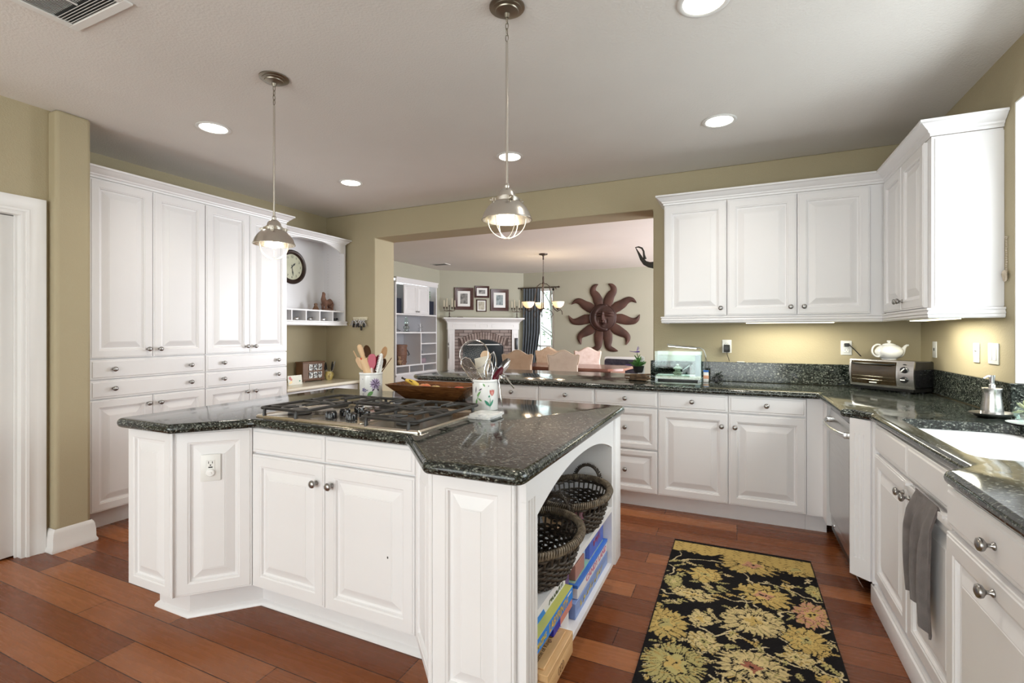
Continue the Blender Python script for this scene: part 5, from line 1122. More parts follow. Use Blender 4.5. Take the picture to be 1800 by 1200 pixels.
for k in range(46):
    a = rnd.uniform(0, 2 * PI); el_ = rnd.uniform(.25, 1.35); ln = rnd.uniform(.035, .062) * (1.3 if rnd.random() < .15 else 1); wd = rnd.uniform(.013, .020); b0 = Vector((.016 * math.cos(a) * (1.4 - el_), .016 * math.sin(a) * (1.4 - el_), .048 + .045 * rnd.random() * el_))
    mt = T(b0) @ R(a, 'Z') @ R(-el_, 'Y')
    pts = [(0, .2, 0), (.3, .8, .1), (.65, 1, .16), (.9, .6, .12), (1, 0, .06)]; L_v, R_v, C_v, C2 = [], [], [], []
    for s, ww, lift in pts:
        L_v.append(bm.verts.new(mt @ Vector((s * ln, ww * wd / 2, lift * .03 + .002)))); C_v.append(bm.verts.new(mt @ Vector((s * ln, 0, lift * .03)))); R_v.append(bm.verts.new(mt @ Vector((s * ln, -ww * wd / 2, lift * .03 + .002)))); C2.append(bm.verts.new(mt @ Vector((s * ln, 0, lift * .03 - .003))))
    for i in range(4):
        bm.faces.new((L_v[i], C_v[i], C_v[i + 1], L_v[i + 1])); bm.faces.new((C_v[i], R_v[i], R_v[i + 1], C_v[i + 1])); bm.faces.new((L_v[i], L_v[i + 1], C2[i + 1], C2[i])); bm.faces.new((R_v[i + 1], R_v[i], C2[i], C2[i + 1]))
tag(obj('leaves', bm, M['leaf'], pl), kind='stuff')
df = thing('dragonfly_stake', 'purple dragonfly ornament on a wire stake in the succulent pot', 'ornament', (-.735, 4.045, CT + .10))
purple = mat('purple_enamel', (.10, .04, .30), .3, .3); lil = mat('lilac_gauze', (.40, .32, .52), .4)
bm = nb(); tube(bm, [(.0, 0, .004), (.004, 0, .07), (0, 0, .125)], .0012, 6); obj('wire', bm, M['black'], df)
bm = nb(); tube(bm, [(-.062, 0, .133), (-.03, 0, .128), (-.008, 0, .127), (.012, 0, .129), (.020, 0, .129)], [.002, .0025, .0045, .0055, .003], 8); obj('insect_body', bm, purple, df)
bm = nb()
for a, b in ((1.15, -.5), (.85, .5), (1.3, .9)):
    mt = T((-.004, 0, .131)) @ R(b, 'Z') @ R(-a, 'Y'); pts = petal(0, 0, 0, .045, .013, 6); vs = [bm.verts.new(mt @ Vector((x, y, 0))) for x, y in pts]; bm.faces.new(vs)
o = obj('wing', bm, lil, df); sm = o.modifiers.new('thick', 'SOLIDIFY'); sm.thickness = .0008
bm = nb(); tube(bm, [(-.095, 0, .020), (-.05, 0, .019)], .002, 6); obj('second_tail', bm, purple, df)
cd = thing('plant_card', 'folded white card standing up behind the succulent', 'card', (-.708, 4.085, CT + .001)); bm = nb()
prism(bm, [(-.030, 0), (.026, 0), (.022, .185), (-.002, .195), (-.034, .150)], -.0015, .0015, XZ); obj('card_sheet', bm, M['plate'], cd)
bm = nb(); tube(bm, [(-.008, -.003, .140), (.012, -.003, .175)], .0012, 4); obj('printed_line', bm, M['darkred'] if False else col('darkline', (.06, .03, .08)), cd)

# ================================================================ by the sink
tr = thing('soap_tray', 'shallow oval pewter tray under the soap dispenser', 'tray', (1.052, 2.93, CT))
bm = nb(); lathe(bm, [(0, .004), (.045, .004), (.055, .0), (.060, .002), (.080, .012), (.092, .020), (.093, .022), (.078, .016), (.055, .008), (0, .008)], 40, R(YAW, 'Z') @ Matrix.Diagonal((1, .72, 1, 1))); obj('dish', bm, M['pewter'], tr)
sp = thing('soap_dispenser', 'brushed steel soap pump standing on the oval tray', 'soap dispenser', (1.052, 2.93, CT + .0085))
sp.scale = (1.0, 1.0, 1.14)
bm = nb(); lathe(bm, [(0, 0), (.0385, 0), (.040, .006), (.0385, .03), (.034, .062), (.0315, .085), (.033, .098), (.036, .106), (.035, .109), (.012, .110), (.012, .112), (0, .112)], 36); obj('bottle', bm, M['steel'], sp)
bm = nb(); lathe(bm, [(0, .112), (.013, .112), (.013, .122), (.009, .124), (.009, .132), (.0095, .134), (.012, .160), (0, .160)], 24); tube(bm, [(0, 0, .155), (-.018, -.008, .156), (-.036, -.016, .147)], [.006, .0045, .003], 10); obj('pump', bm, M['chrome'], sp)
gv = thing('succulent_bowl', 'glass bowl with pale green succulent on a saucer at the photo edge', 'planter', (1.078, 2.735, CT))
gv.location = (1.098, 2.742, CT)
bm = nb(); lathe(bm, [(0, .0), (.035, 0), (.066, .008), (.068, .010), (.035, .004), (0, .004)], 32); obj('saucer', bm, M['plate'], gv)
bm = nb(); lathe(bm, [(.02, .010), (.038, .018), (.048, .04), (.046, .062), (.038, .075), (.036, .075), (.044, .060), (.046, .04), (.036, .020), (.02, .012)], 32); obj('glass_bowl', bm, M['glass'], gv)
bm = nb()
for k in range(34):
    a = rnd.uniform(0, 6.28); e_ = rnd.uniform(-.2, 1.4); mt = T((0, 0, .055)) @ R(a, 'Z') @ R(-e_, 'Y'); ellipsoid(bm, (.032, 0, 0), .018, .007, .004, 8, mt)
tag(obj('succulent_leaves', bm, noisy('pale_succulent', (.34, .40, .22), (.62, .62, .42), 30, .5), gv), kind='stuff')
# towel over the sink cabinet door
tw = thing('hand_towel', 'grey terry towel draped over the top of the sink cabinet door', 'towel', (.575, 2.085, .30))
bm = nb(); NX, NZ = 26, 44; g = []
for i in range(NX + 1):
    s = i / NX; col_ = []
    for j in range(NZ + 1):
        u = j / NZ
        if u < .12: # over the top, coming from behind the door
            q = u / .12; z = .700 + .042 * math.sin(PI * .5 * min(1, q * 1.0)); x = .592 - .012 * q
        else:
            q = (u - .12) / .88; z = .742 - q * (.742 - (.372 - .05 * s + .02 * math.sin(s * 4.5) * q)); x = .586 - .010 * min(1, q * 5) - .006 * math.sin(q * 3)
        spread_ = 1 - .14 * min(1, max(0, (u - .12) * 1.5)); yy = 2.195 - .205 * (s * spread_ + .04 * u) + .02 * max(0, u - .3) * (1 - s)
        fold = (.010 * math.sin(s * 15 + 1.0 + 1.5 * u) + .006 * math.sin(s * 31 + 2 * u)) * min(1, max(0, (u - .10)) * 3)
        col_.append(bm.verts.new((x - .010 * min(1, max(0, (u - .12) * 6)) - fold, yy, z)))
    g.append(col_)
for i in range(NX):
    for j in range(NZ): bm.faces.new((g[i][j], g[i + 1][j], g[i + 1][j + 1], g[i][j + 1]))
o = obj('towel_cloth', bm, M['towel'], tw, world=True, smooth=80); sm = o.modifiers.new('thick', 'SOLIDIFY'); sm.thickness = .006; sm.offset = 0
ob = thing('over_door_bar', 'white over-the-door towel bar on the sink cabinet door', 'towel bar', (.59, 2.06, .70)); bm = nb(); box(bm, .582, .590, 1.875, 2.345, .702, .728, .002); box(bm, .575, .597, 1.93, 1.96, .7235, .7345); box(bm, .575, .597, 2.29, 2.32, .7235, .7345); obj('bar', bm, M['cab'], ob, world=True)

# ================================================================ rug
def make_rug():
    x0, x1, y0, y1 = -.352, .378, .80, 3.212; nx, ny = 200, 660
    rnd = random.Random(3)
    GO, CRM, OL, PK, RD_, BK, WH = (.52, .37, .13), (.58, .46, .23), (.42, .36, .15), (.50, .26, .17), (.32, .12, .08), (.012, .011, .012), (.60, .50, .30)
    FL = [(.071, 3.02, .17, .13, GO, PK, 19), (-.21, 3.10, .13, .07, GO, CRM, 15), (.29, 3.06, .11, .09, GO, OL, 13), (.121, 2.70, .125, .12, GO, PK, 15), (-.20, 2.565, .125, .055, CRM, GO, 11), (-.153, 2.80, .10, .085, GO, OL, 9), (.309, 2.60, .085, .125, PK, GO, 15),
          (.068, 2.438, .135, .13, CRM, GO, 23), (-.288, 2.264, .095, .14, GO, OL, 17), (-.151, 2.36, .055, .075, CRM, GO, 9), (-.125, 2.19, .080, .075, CRM, OL, 11), (.259, 2.376, .095, .10, GO, OL, 15), (-.226, 2.00, .135, .135, OL, GO, 33), (.05, 2.10, .135, .12, CRM, RD_, 21),
          (.215, 2.235, .065, .06, CRM, OL, 9), (.352, 2.83, .042, .08, OL, GO, 9), (.31, 2.12, .05, .05, GO, PK, 9), (-.30, 2.66, .05, .07, OL, CRM, 9), (.25, 1.92, .12, .11, OL, GO, 25), (.02, 1.82, .11, .11, GO, PK, 21), (-.25, 1.70, .10, .10, CRM, RD_, 17)]
    for k in range(34): FL.append((rnd.uniform(-.33, .35), rnd.uniform(.85, 1.65), rnd.uniform(.05, .11), rnd.uniform(.05, .11), rnd.choice([GO, CRM, OL, PK]), rnd.choice([GO, RD_, OL]), rnd.choice([9, 13, 17, 21])))
    small = []
    for k in range(150): small.append((rnd.uniform(-.35, .375), rnd.uniform(.82, 3.0), rnd.uniform(.010, .026), rnd.uniform(0, 6.28), rnd.choice([GO, CRM, OL, WH, CRM])))
    leaves = []
    for k in range(330): leaves.append((rnd.uniform(-.35, .375), rnd.uniform(.82, 2.95), rnd.uniform(.020, .045), rnd.uniform(.006, .011), rnd.uniform(0, 3.14), rnd.choice([OL, CRM, GO, OL])))
    vines = []
    for k in range(32):
        p = Vector((rnd.choice([-.34, .36, rnd.uniform(-.3, .3)]), .9 + k * .069)); a = rnd.uniform(0, 6.28); pts = [p.copy()]
        for i in range(26): a += rnd.uniform(-.35, .35) + .10 * math.sin(k); p = p + Vector((math.cos(a), math.sin(a))) * .022; pts.append(p.copy())
        vines.append(pts)
    import numpy as np
    X = np.linspace(x0, x1, nx + 1)[:, None] * np.ones((1, ny + 1)); Y = np.linspace(y0, y1, ny + 1)[None, :] * np.ones((nx + 1, 1))
    wob = .006 * np.sin(X * 57 + 3 * np.sin(Y * 31)) + .005 * np.sin(Y * 71 + 2 * np.sin(X * 43)); Xw = X + wob; Yw = Y + wob * np.cos(X * 20)
    C = np.zeros(X.shape + (3,)); C[:] = BK
    def put(mask, c): C[mask] = c
    for pts in vines:
        for a, b in zip(pts, pts[1:]):
            d_ = b - a; L2 = d_.length_squared; t_ = np.clip(((Xw - a.x) * d_.x + (Yw - a.y) * d_.y) / L2, 0, 1); dist = np.hypot(Xw - a.x - d_.x * t_, Yw - a.y - d_.y * t_); put(dist < .0036, WH)
    for (cx_, cy_, ln, wd, a, c) in leaves:
        u = (Xw - cx_) * math.cos(a) + (Yw - cy_) * math.sin(a); v_ = -(Xw - cx_) * math.sin(a) + (Yw - cy_) * math.cos(a)
        e = (u / ln) ** 2 + (v_ / (wd * (1 + .4 * np.sin(u * 500)))) ** 2; put(e < 1, c); put((np.abs(v_) < .0011) & (e < .7), BK)
    for (cx_, cy_, r, a, c) in small:
        th = np.arctan2(Yw - cy_, Xw - cx_); rr = np.hypot(Xw - cx_, Yw - cy_) / (r * (.75 + .35 * np.cos(5 * th + a))); put(rr < 1, c); put(rr < .22, BK)
    for n_, (cx_, cy_, rx, ry, c, c2, np_) in enumerate(FL):
        th = np.arctan2((Yw - cy_) / ry, (Xw - cx_) / rx); rr = np.hypot((Xw - cx_) / rx, (Yw - cy_) / ry) * 1.13
        jag = .05 * np.sin(th * np_ * 2.3 + 4 * np.sin(Y * 60 + n_)) + .04 * np.sin(X * 210 + n_) * np.cos(Y * 190)
        tri = np.abs(((th * np_ / (2 * math.pi) + n_ * .3 + .25 * np.sin(rr * 5)) % 1) - .5) * 2
        edge = .84 + .26 * tri + .09 * np.sin(2 * th + n_) + .06 * np.sin(5 * th + 2 * n_) + jag
        put(rr < edge + .09, BK); m_ = rr < edge; put(m_, c)
        mot = np.sin(X * 95 + 2.5 * np.sin(Y * 80 + n_)) * np.sin(Y * 88 + 2.2 * np.sin(X * 70)); put(m_ & (mot > .45), tuple(q * .78 for q in (c if n_ % 2 else GO))); put(m_ & (mot < -.72), tuple(min(1, q * .9) for q in OL))
        crease = (tri < .13) & (rr > .50 + .2 * np.sin(th * 3 + n_)) & m_; put(crease, tuple(q * .22 for q in c))
        e1 = .46 + .10 * np.sin(th * 7 + n_) + jag; arc = np.sin(th + n_ * 1.7) > -.55
        put((rr < e1 + (.11 if rx > .12 else .055)) & (rr > e1) & arc, BK); put(rr < e1, tuple(min(1, q * 1.1) for q in c)); e2 = .27 + .09 * np.sin(th * 4 + n_ * 2) + jag; put((rr < e2 + .05) & (rr > e2) & ~arc, BK); put(rr < e2, c2); put((rr < .12) & (mot > 0), BK)
    put((np.sin(X * 34 + 1) * .022 + np.sin(X * 95) * .008 + Y) > 3.065, GO); sp_ = (np.sin(X * 120 + 3 * np.sin(Y * 50)) * np.sin(Y * 110 + 2 * np.sin(X * 40)) > .62) & (Y > 3.06); put(sp_ & (np.sin(X * 31) > 0), OL); put(sp_, tuple(q * .6 for q in GO))
    put(Y > 3.184, BK); put((X < x0 + .006) | (X > x1 - .006), BK)
    rs = np.random.RandomState(1); C *= (1 + .16 * (rs.rand(nx + 1, ny + 1, 1) - .5))
    gx = rs.rand(nx + 1, ny + 1) * .0016
    co = np.zeros(((nx + 1) * (ny + 1), 3)); co[:, 0] = X.ravel() ; co[:, 1] = Y.ravel(); co[:, 2] = .0105 + gx.ravel()
    idx = np.arange((nx + 1) * (ny + 1)).reshape(nx + 1, ny + 1); F = np.stack([idx[:-1, :-1], idx[1:, :-1], idx[1:, 1:], idx[:-1, 1:]], -1).reshape(-1, 4)
    # skirt down to the floor
    edge = list(idx[:, 0]) + list(idx[-1, 1:]) + list(idx[::-1, -1][1:]) + list(idx[0, ::-1][1:-1]); n0 = len(co)
    low = co[edge].copy(); low[:, 2] = .001; co = np.vstack([co, low]); ne = len(edge)
    SK = [(edge[i], n0 + i, n0 + (i + 1) % ne, edge[(i + 1) % ne]) for i in range(ne)]
    faces = F.tolist() + SK + [[n0 + i for i in range(ne)][::-1]]
    me = bpy.data.meshes.new('rug'); me.from_pydata(co.tolist(), [], faces)
    ca_ = me.color_attributes.new('pattern', 'FLOAT_COLOR', 'POINT'); full = np.zeros((len(co), 4)); full[:, 3] = 1; full[:, :3] = BK; full[:n0, :3] = C.reshape(-1, 3); ca_.data.foreach_set('color', full.ravel())
    m = mat('woven_rug_wool', (.1, .1, .1), 1.0, 0, spec=0.1); n, l, b = nodes(m); at = n.new('ShaderNodeAttribute'); at.attribute_name = 'pattern'; l.new(at.outputs['Color'], b.inputs['Base Color'])
    o = link('runner_rug', me, m, None); tag(o, 'black runner rug with gold and cream flowers on the plank floor', 'rug'); return o
make_rug()

# ================================================================ hutch and desk things
ck2 = thing('wall_clock', 'round dark-framed wall clock with cream face inside the hutch', 'clock', (-4.296, 3.755, 1.995), PI / 2)
XY = R(PI / 2, 'X')
bm = nb(); lathe(bm, [(.135, .0), (.178, .0), (.182, .008), (.178, .020), (.165, .028), (.150, .026), (.140, .018), (.135, .012), (.135, 0)], 48, XY); obj('frame', bm, mat('dark_bronze_frame', (.035, .018, .012), .35, .3), ck2)
bm = nb(); lathe(bm, [(0, .006), (.137, .006), (.137, .002), (0, .002)], 48, XY); obj('dial_face', bm, noisy('aged_cream_dial', (.52, .52, .36), (.62, .61, .45), 8, .5), ck2)
for n_ in range(1, 13):
    a = PI / 2 - n_ * PI / 6
    text('numeral', str(n_), .034, M['black'], ck2, T((.108 * math.cos(a), -.0068, .108 * math.sin(a))) @ R(PI / 2, 'X') @ R(0, 'Z'), .0004)
for nm, a, ln, wd in (('hour_hand', PI / 2 - 2 * PI * (1.47 / 12), .062, .009), ('minute_hand', PI / 2 - 2 * PI * (28.5 / 60), .095, .007)):
    bm = nb(); prism(bm, [(-.022, -wd * .3), (ln * .4, -wd / 2), (ln * .62, -wd), (ln, 0), (ln * .62, wd), (ln * .4, wd / 2), (-.022, wd * .3)], .008, .0095, XY @ R(a, 'Z')); obj(nm, bm, M['black'], ck2)
rb = thing('horse_figurine', 'terracotta horse-like figurine on a dark base inside the hutch', 'figurine', (-4.13, 4.085, 1.5375), PI / 2)
clay = noisy('terracotta', (.17, .085, .055), (.24, .13, .09), 20, .8)
bm = nb(); box(bm, -.085, .105, -.035, .035, 0, .010, .002, 1); obj('plinth', bm, M['brown'], rb)
bm = nb(); tube(bm, [(.075, 0, .085), (.040, 0, .098), (.0, 0, .085), (-.035, 0, .092), (-.052, 0, .130), (-.050, 0, .160), (-.045, 0, .188), (-.055, 0, .200)], [.020, .040, .033, .036, .026, .019, .018, .012], 14)
ellipsoid(bm, (.055, 0, .070), .032, .030, .042, 14)
for x, y in ((-.045, .016), (-.030, -.016), (.045, .016), (.060, -.016)): tube(bm, [(x, y, .08), (x, y, .045), (x, y, .010)], [.020, .014, .013], 10)
tube(bm, [(-.055, 0, .205), (-.052, 0, .170), (-.036, 0, .125)], [.010, .014, .01], 8); box(bm, -.058, .075, -.020, .020, .010, .030, .006, 2); obj('figure_body', bm, clay, rb, smooth=80)
sf = thing('small_figurine', 'small dark seated figurine beside the terracotta figurine', 'figurine', (-4.15, 3.945, 1.5375)); bm = nb()
lathe(bm, [(0, 0), (.034, 0), (.036, .008), (.024, .03), (.014, .055), (.018, .066), (.014, .078), (0, .082)], 14, Matrix.Diagonal((.8, 1.25, 1, 1))); obj('figure', bm, M['brown'], sf); bm = nb(); box(bm, -.03, .03, -.05, .05, -.0, .006); obj('plinth', bm, M['black'], sf)
for i, (y, m_, lab) in enumerate(((3.59, 'steel', 'small silver trinket in the second pigeonhole of the hutch'), (3.76, 'pewter', 'small pewter trinket in the middle pigeonhole of the hutch'), (3.945, 'chrome', 'small shiny trinket in the fourth pigeonhole of the hutch'), (4.11, 'black', 'small black trinket in the last pigeonhole of the hutch'))):
    bm = nb(); ellipsoid(bm, (0, 0, .014), .022, .030, .014, 10); ellipsoid(bm, (.012, .018, .024), .012, .014, .012, 8); ellipsoid(bm, (.01, -.014, .022), .010, .012, .010, 8)
    tag(obj('trinket', bm, M[m_], loc=(-4.04, y, 1.4255)), lab, 'trinket', 'trinkets in the hutch pigeonholes')
DT = .7755
bx = thing('spice_cabinet', 'small brown wooden cabinet with six black and white drawers on the desk', 'small cabinet', (-4.135, 3.905, DT), PI / 2 - .10)
bm = nb(); box(bm, -.135, .135, 0, .115, .022, .20, .002, 1); box(bm, -.142, .142, -.006, .12, .20, .212, .003, 1); box(bm, -.142, .142, -.004, .12, .010, .0215, .003, 1)
for x in (-.12, .12): box(bm, x - .012, x + .012, 0, .02, 0, .011)
obj('case', bm, M['brown'], bx)
blw = mat('black_white_print', (.8, .8, .8), .4); vv = coords(blw, (1, 1, 1)); setcol(blw, ramp(blw, noise(blw, vv, 55, 2, .5, 1.2), [(.47, (.03, .03, .03)), (.50, (.75, .75, .73))], 'CONSTANT'))
for i in range(3):
    for j in range(2):
        bm = nb(); x = -.040 + i * .058; box(bm, x - .024, x + .024, -.008, -.0002, .036 + j * .082, .102 + j * .082, .002, 1); o = obj('drawer', bm, blw, bx)
        bm = nb(); ellipsoid(bm, (x, -.012, .069 + j * .082), .005, .005, .005, 8); obj('knob', bm, M['pewter'], o)
mg = thing('yellow_mug', 'yellow painted mug holding knives and pens on the desk', 'mug', (-4.12, 4.105, DT))
bm = nb(); lathe(bm, [(0, .003), (.026, .003), (.028, 0), (.032, .006), (.040, .03), (.041, .055), (.034, .080), (.036, .092), (.033, .092), (.030, .08), (.036, .05), (.03, .012), (0, .01)], 28); tube(bm, [(.0, .038, .075), (.0, .062, .070), (.0, .064, .045), (0, .040, .030)], .005, 8); obj('cup', bm, noisy('yellow_glaze', (.62, .48, .14), (.66, .55, .24), 12, .25), mg)
bm = nb(); a0 = cam_ang(-4.12, 4.105)
for k, pl_ in enumerate((petal(-.015, .045, 0, .03, .012), petal(0, .062, .3, .02, .008), petal(-.01, .03, -.4, .025, .008))): decal(bm, pl_, .0425, 0, a0)
obj('painted_flower', bm, M['brown'], mg)
rnd = random.Random(12)
for k in range(8):
    a = rnd.uniform(0, 6.28); t = thing('steak_knife' if k < 5 else 'pen', 'black handled knife or pen standing in the yellow mug', 'knife' if k < 5 else 'pen', tuple(Vector(mg.location) + Vector((.012 * math.cos(a), .012 * math.sin(a), .014))), 0, 'knives and pens in the yellow mug')
    t.rotation_euler = (.28 * math.sin(a) * -1, .28 * math.cos(a), 0); h_ = rnd.uniform(.15, .20)
    bm = nb(); tube(bm, [(0, 0, 0), (0, 0, h_ * .55)], .003, 6); obj('blade', bm, M['steel'], t); bm = nb(); tube(bm, [(0, 0, h_ * .55), (0, 0, h_ * .8), (0, 0, h_)], [.006, .0085, .006], 8); obj('grip', bm, M['black'] if k < 6 else M['pewter'], t)
tc = thing('greeting_card', 'cream greeting card with red flowers propped on the desk by the pantry cabinet', 'card', (-4.02, 3.56, DT)); tc.rotation_euler = (0, -.12, 0)
bm = nb(); box(bm, -.003, .003, -.085, .085, 0, .095); obj('card_sheet', bm, col('cardcream', (.74, .73, .64)), tc)
for mm, pp in (('rose', [(-.060, .070, .016), (-.045, .055, .012)]), ('yfruit', [(-.050, .030, .015), (-.066, .020, .010)]), ('teal', [(.055, .035, .008)])):
    bm = nb()
    for y, z, r in pp: lathe(bm, [(0, 0), (r, 0), (r, .0006), (0, .0006)], 10, T((.003, y, z)) @ R(PI / 2, 'Y'))
    obj('printed_flower', bm, M[mm], tc)
kr = thing('key_rack', 'cream key rack with bunches of keys on the wall by the opening', 'key rack', (-3.80, 4.255, 1.40))
bm = nb(); box(bm, -.100, .100, -.016, -.0005, .035, .072, .003); obj('rack_board', bm, M['ivory'], kr)
for i in range(5):
    x = -.075 + i * .037; bm = nb(); tube(bm, [(x, -.016, .05), (x, -.034, .047), (x, -.038, .060)], .003, 6); obj('peg', bm, M['ivory'], kr)
rnd = random.Random(2)
for i in range(5):
    x = -3.875 + i * .037; t = thing('key_bunch', 'bunch of keys and fobs hanging on the cream key rack', 'keys', (x, 4.222, 1.447), 0, 'key bunches on the key rack')
    bm = nb(); tube(bm, [(.010 * math.cos(a), .003 * math.cos(a), -.010 + .012 * math.sin(a)) for a in [2 * PI * k / 14 for k in range(14)]], .0012, 5, closed=True); obj('key_ring', bm, M['chrome'], t)
    bm = nb()
    for k in range(5): a = rnd.uniform(-.8, .8); ln = rnd.uniform(.035, .075); mt = T((rnd.uniform(-.006, .006), rnd.uniform(-.012, .008), -.02)) @ R(a, 'Y'); box(bm, -.003, .003, -.001, .001, -ln, 0, 0, 1, mt); lathe(bm, [(0, 0), (.009, 0), (.009, .0018), (0, .0018)], 10, mt @ T((0, 0, -.004)) @ R(PI / 2, 'X'))
    obj('key', bm, M['steel'], t)
    bm = nb(); box(bm, -.010, .012, -.008, .004, -.09 - .035 * (i == 3), -.045 - .03 * (i == 3), .004); obj('fob', bm, M['black'], t)
# ================================================================ far room
# built-in bookcase in its niche: local x = +Y, local y = -X
bc = thing('built_in_bookcase', 'white built-in media bookcase in the far room side wall', 'bookcase', (-5.735, 7.37, 0), PI / 2)
Wb, Db = 1.315, .40
bm = nb(); box(bm, 0, Wb, Db, Db + .012, 0, 2.27); obj('back_panel', bm, mat('bookcase_back_grey', (.34, .34, .36), .6), bc)
for x0, x1 in ((-.03, .0), (Wb, Wb + .03)): bm = nb(); box(bm, x0, x1, 0, Db + .012, 0, 2.27); obj('side_panel', bm, M['cab'], bc)
for z in (.505, .655, 1.285, 1.635): bm = nb(); box(bm, 0, Wb, .0, Db, z, z + .028); obj('shelf', bm, M['cab'], bc)
bm = nb(); box(bm, .765, .795, 0, Db, .683, 1.285); obj('divider', bm, M['cab'], bc)
for z in (.85, 1.065): bm = nb(); box(bm, .795, Wb, 0, Db, z, z + .025); obj('shelf', bm, M['cab'], bc)
for x in (.40, .86): bm = nb(); box(bm, x - .015, x + .015, 0, Db, .533, .655); obj('divider', bm, M['cab'], bc)
bm = nb(); box(bm, -.035, Wb + .035, -.022, .0, 2.235, 2.33); box(bm, -.04, Wb + .04, -.035, .0, 2.31, 2.335); obj('header', bm, M['cab'], bc)
bm = nb(); box(bm, -.03, Wb + .03, -.02, .0, .475, .505); box(bm, -.0, Wb, 0.0, Db, 0, .475); obj('base_cabinet', bm, M['cab'], bc)
for x0, x1, kx in ((.225, .645, .61), (.650, 1.07, .685)):
    o = obj('door', door_bm(x0, x1, 1.665, 2.232, .05), M['cab'], bc); knob(o, kx, 1.71)
for x0, x1, mt_ in ((.01, .215, 'darkred'), (1.08, 1.30, 'olive')):
    bm = nb(); box(bm, x0, x1, .05, .36, 1.664, 1.95, .004); obj('speaker_box', bm, mat('navy_speaker', (.012, .016, .035), .6) if mt_ == 'darkred' else bpy.data.materials['navy_speaker'], bc)
vz = thing('copper_vase', 'copper coloured vase above the speaker in the far bookcase', 'vase', (-5.88, 7.47, 1.951)); bm = nb(); lathe(bm, [(0, 0), (.04, 0), (.06, .05), (.055, .10), (.03, .14), (.025, .19), (.035, .21), (.03, .21), (0, .20)], 20); obj('vase_body', bm, mat('copper', (.45, .16, .09), .3, .7), vz)
vz = thing('leafy_ornament', 'small leafy ornament above the speaker nearest the fireplace', 'ornament', (-5.88, 8.56, 1.951)); bm = nb()
for k in range(24): a = rnd.uniform(0, 6.28); ellipsoid(bm, (.05 * math.cos(a), .06 * math.sin(a), .08 + rnd.uniform(-.05, .12)), .022, .022, .016, 6)
lathe(bm, [(0, 0), (.04, 0), (.05, .05), (0, .06)], 12); tag(obj('leaves', bm, M['leaf'], vz), kind='stuff')
ol = thing('oil_lamp', 'clear glass oil lamp on the middle bookcase shelf', 'oil lamp', (-5.88, 7.86, 1.3135)); bm = nb(); lathe(bm, [(0, 0), (.06, 0), (.065, .01), (.03, .03), (.03, .04), (.06, .07), (.055, .11), (.03, .125), (0, .125)], 20); obj('fuel_bowl', bm, thin_glass('lamp_glass', (.7, .75, .72), .2), ol)
bm = nb(); lathe(bm, [(.028, .125), (.045, .17), (.04, .2), (.024, .26), (.022, .29), (.020, .29), (.022, .26), (.038, .2), (.043, .17), (.026, .125)], 20); obj('chimney', bm, M['glass'], ol); bm = nb(); lathe(bm, [(0, .1255), (.03, .126), (.03, .145), (0, .15)], 16); obj('burner', bm, M['bronze'], ol)
st = thing('wire_star', 'thin wire star ornament on the middle bookcase shelf', 'ornament', (-5.86, 8.30, 1.3135)); bm = nb()
for a in (.2, .9, 1.6, 2.4): tube(bm, [(0, -.10 * math.cos(a), .09 - .085 * math.sin(a)), (0, .10 * math.cos(a), .09 + .085 * math.sin(a))], .003, 5)
box(bm, -.03, .03, -.09, .09, 0, .006); obj('wire_frame', bm, M['pewter'], st)
gl = thing('folded_glasses', 'dark wire object lying at the start of the middle bookcase shelf', 'ornament', (-5.84, 7.49, 1.3135)); bm = nb(); tube(bm, [(0, -.10, .005), (0, -.09, .05), (0, .05, .05), (0, .10, .03), (0, .10, .005)], .004, 6); tube(bm, [(.03, -.10, .005), (.03, -.05, .035), (.03, .10, .025)], .004, 6); obj('wire_frame', bm, M['black'], gl)
bk = thing('bushel_basket', 'brown lidded bushel basket in the large bookcase opening', 'basket', (-5.90, 7.66, .6835)); copperw = wood('basket_slats', (.13, .06, .035), (.24, .12, .075), 9, (2, 2, 2), .6)
bm = nb(); lathe(bm, [(0, 0), (.13, 0), (.145, .16), (.150, .19), (.155, .20), (.150, .21), (.152, .22), (.145, .36), (.15, .365), (.15, .385), (0, .39)], 22)
for z in (.05, .20, .36): lathe(bm, [(.150 - .012 * (z < .1), z - .012), (.158 - .012 * (z < .1), z - .012), (.158 - .012 * (z < .1), z + .012), (.150 - .012 * (z < .1), z + .012)], 22)
obj('slatted_body', bm, copperw, bk); bm = nb(); tube(bm, [(.05, .14, .31), (.08, .18, .24), (.09, .20, .19), (.07, .18, .17)], .010, 8); obj('handle', bm, M['black'], bk)
tb = thing('teddy_bear', 'small tan stuffed bear beside the bushel basket', 'toy', (-5.775, 7.50, .6835)); bm = nb(); ellipsoid(bm, (0, 0, .06), .04, .045, .06, 12); ellipsoid(bm, (0, 0, .14), .032, .036, .032, 12)
for s in (-1, 1): ellipsoid(bm, (0, s * .027, .168), .010, .012, .012, 8); ellipsoid(bm, (.02, s * .045, .08), .018, .03, .018, 8); ellipsoid(bm, (.035, s * .03, .02), .03, .02, .02, 8)
obj('plush_body', bm, col('plush_tan', (.34, .22, .13), .9), tb)
for y, z, m_, lab in ((8.22, 1.0905, 'plate', None), (8.22, .8755, 'black', 'small black figurine in the bookcase cubby'), (8.28, .6835, 'violet', 'small mauve box in the lowest bookcase cubby')):
    if lab: bm = nb(); (lathe(bm, [(0, 0), (.05, 0), (.05, .05), (.03, .09), (.02, .14), (0, .15)], 12) if m_ == 'black' else box(bm, -.05, .05, -.10, .10, 0, .10, .02, 3)); tag(obj('cubby_ornament', bm, M[m_] if m_ == 'black' else col('mauve_box', (.32, .24, .28)), loc=(-5.82, y, z)), lab, 'ornament')

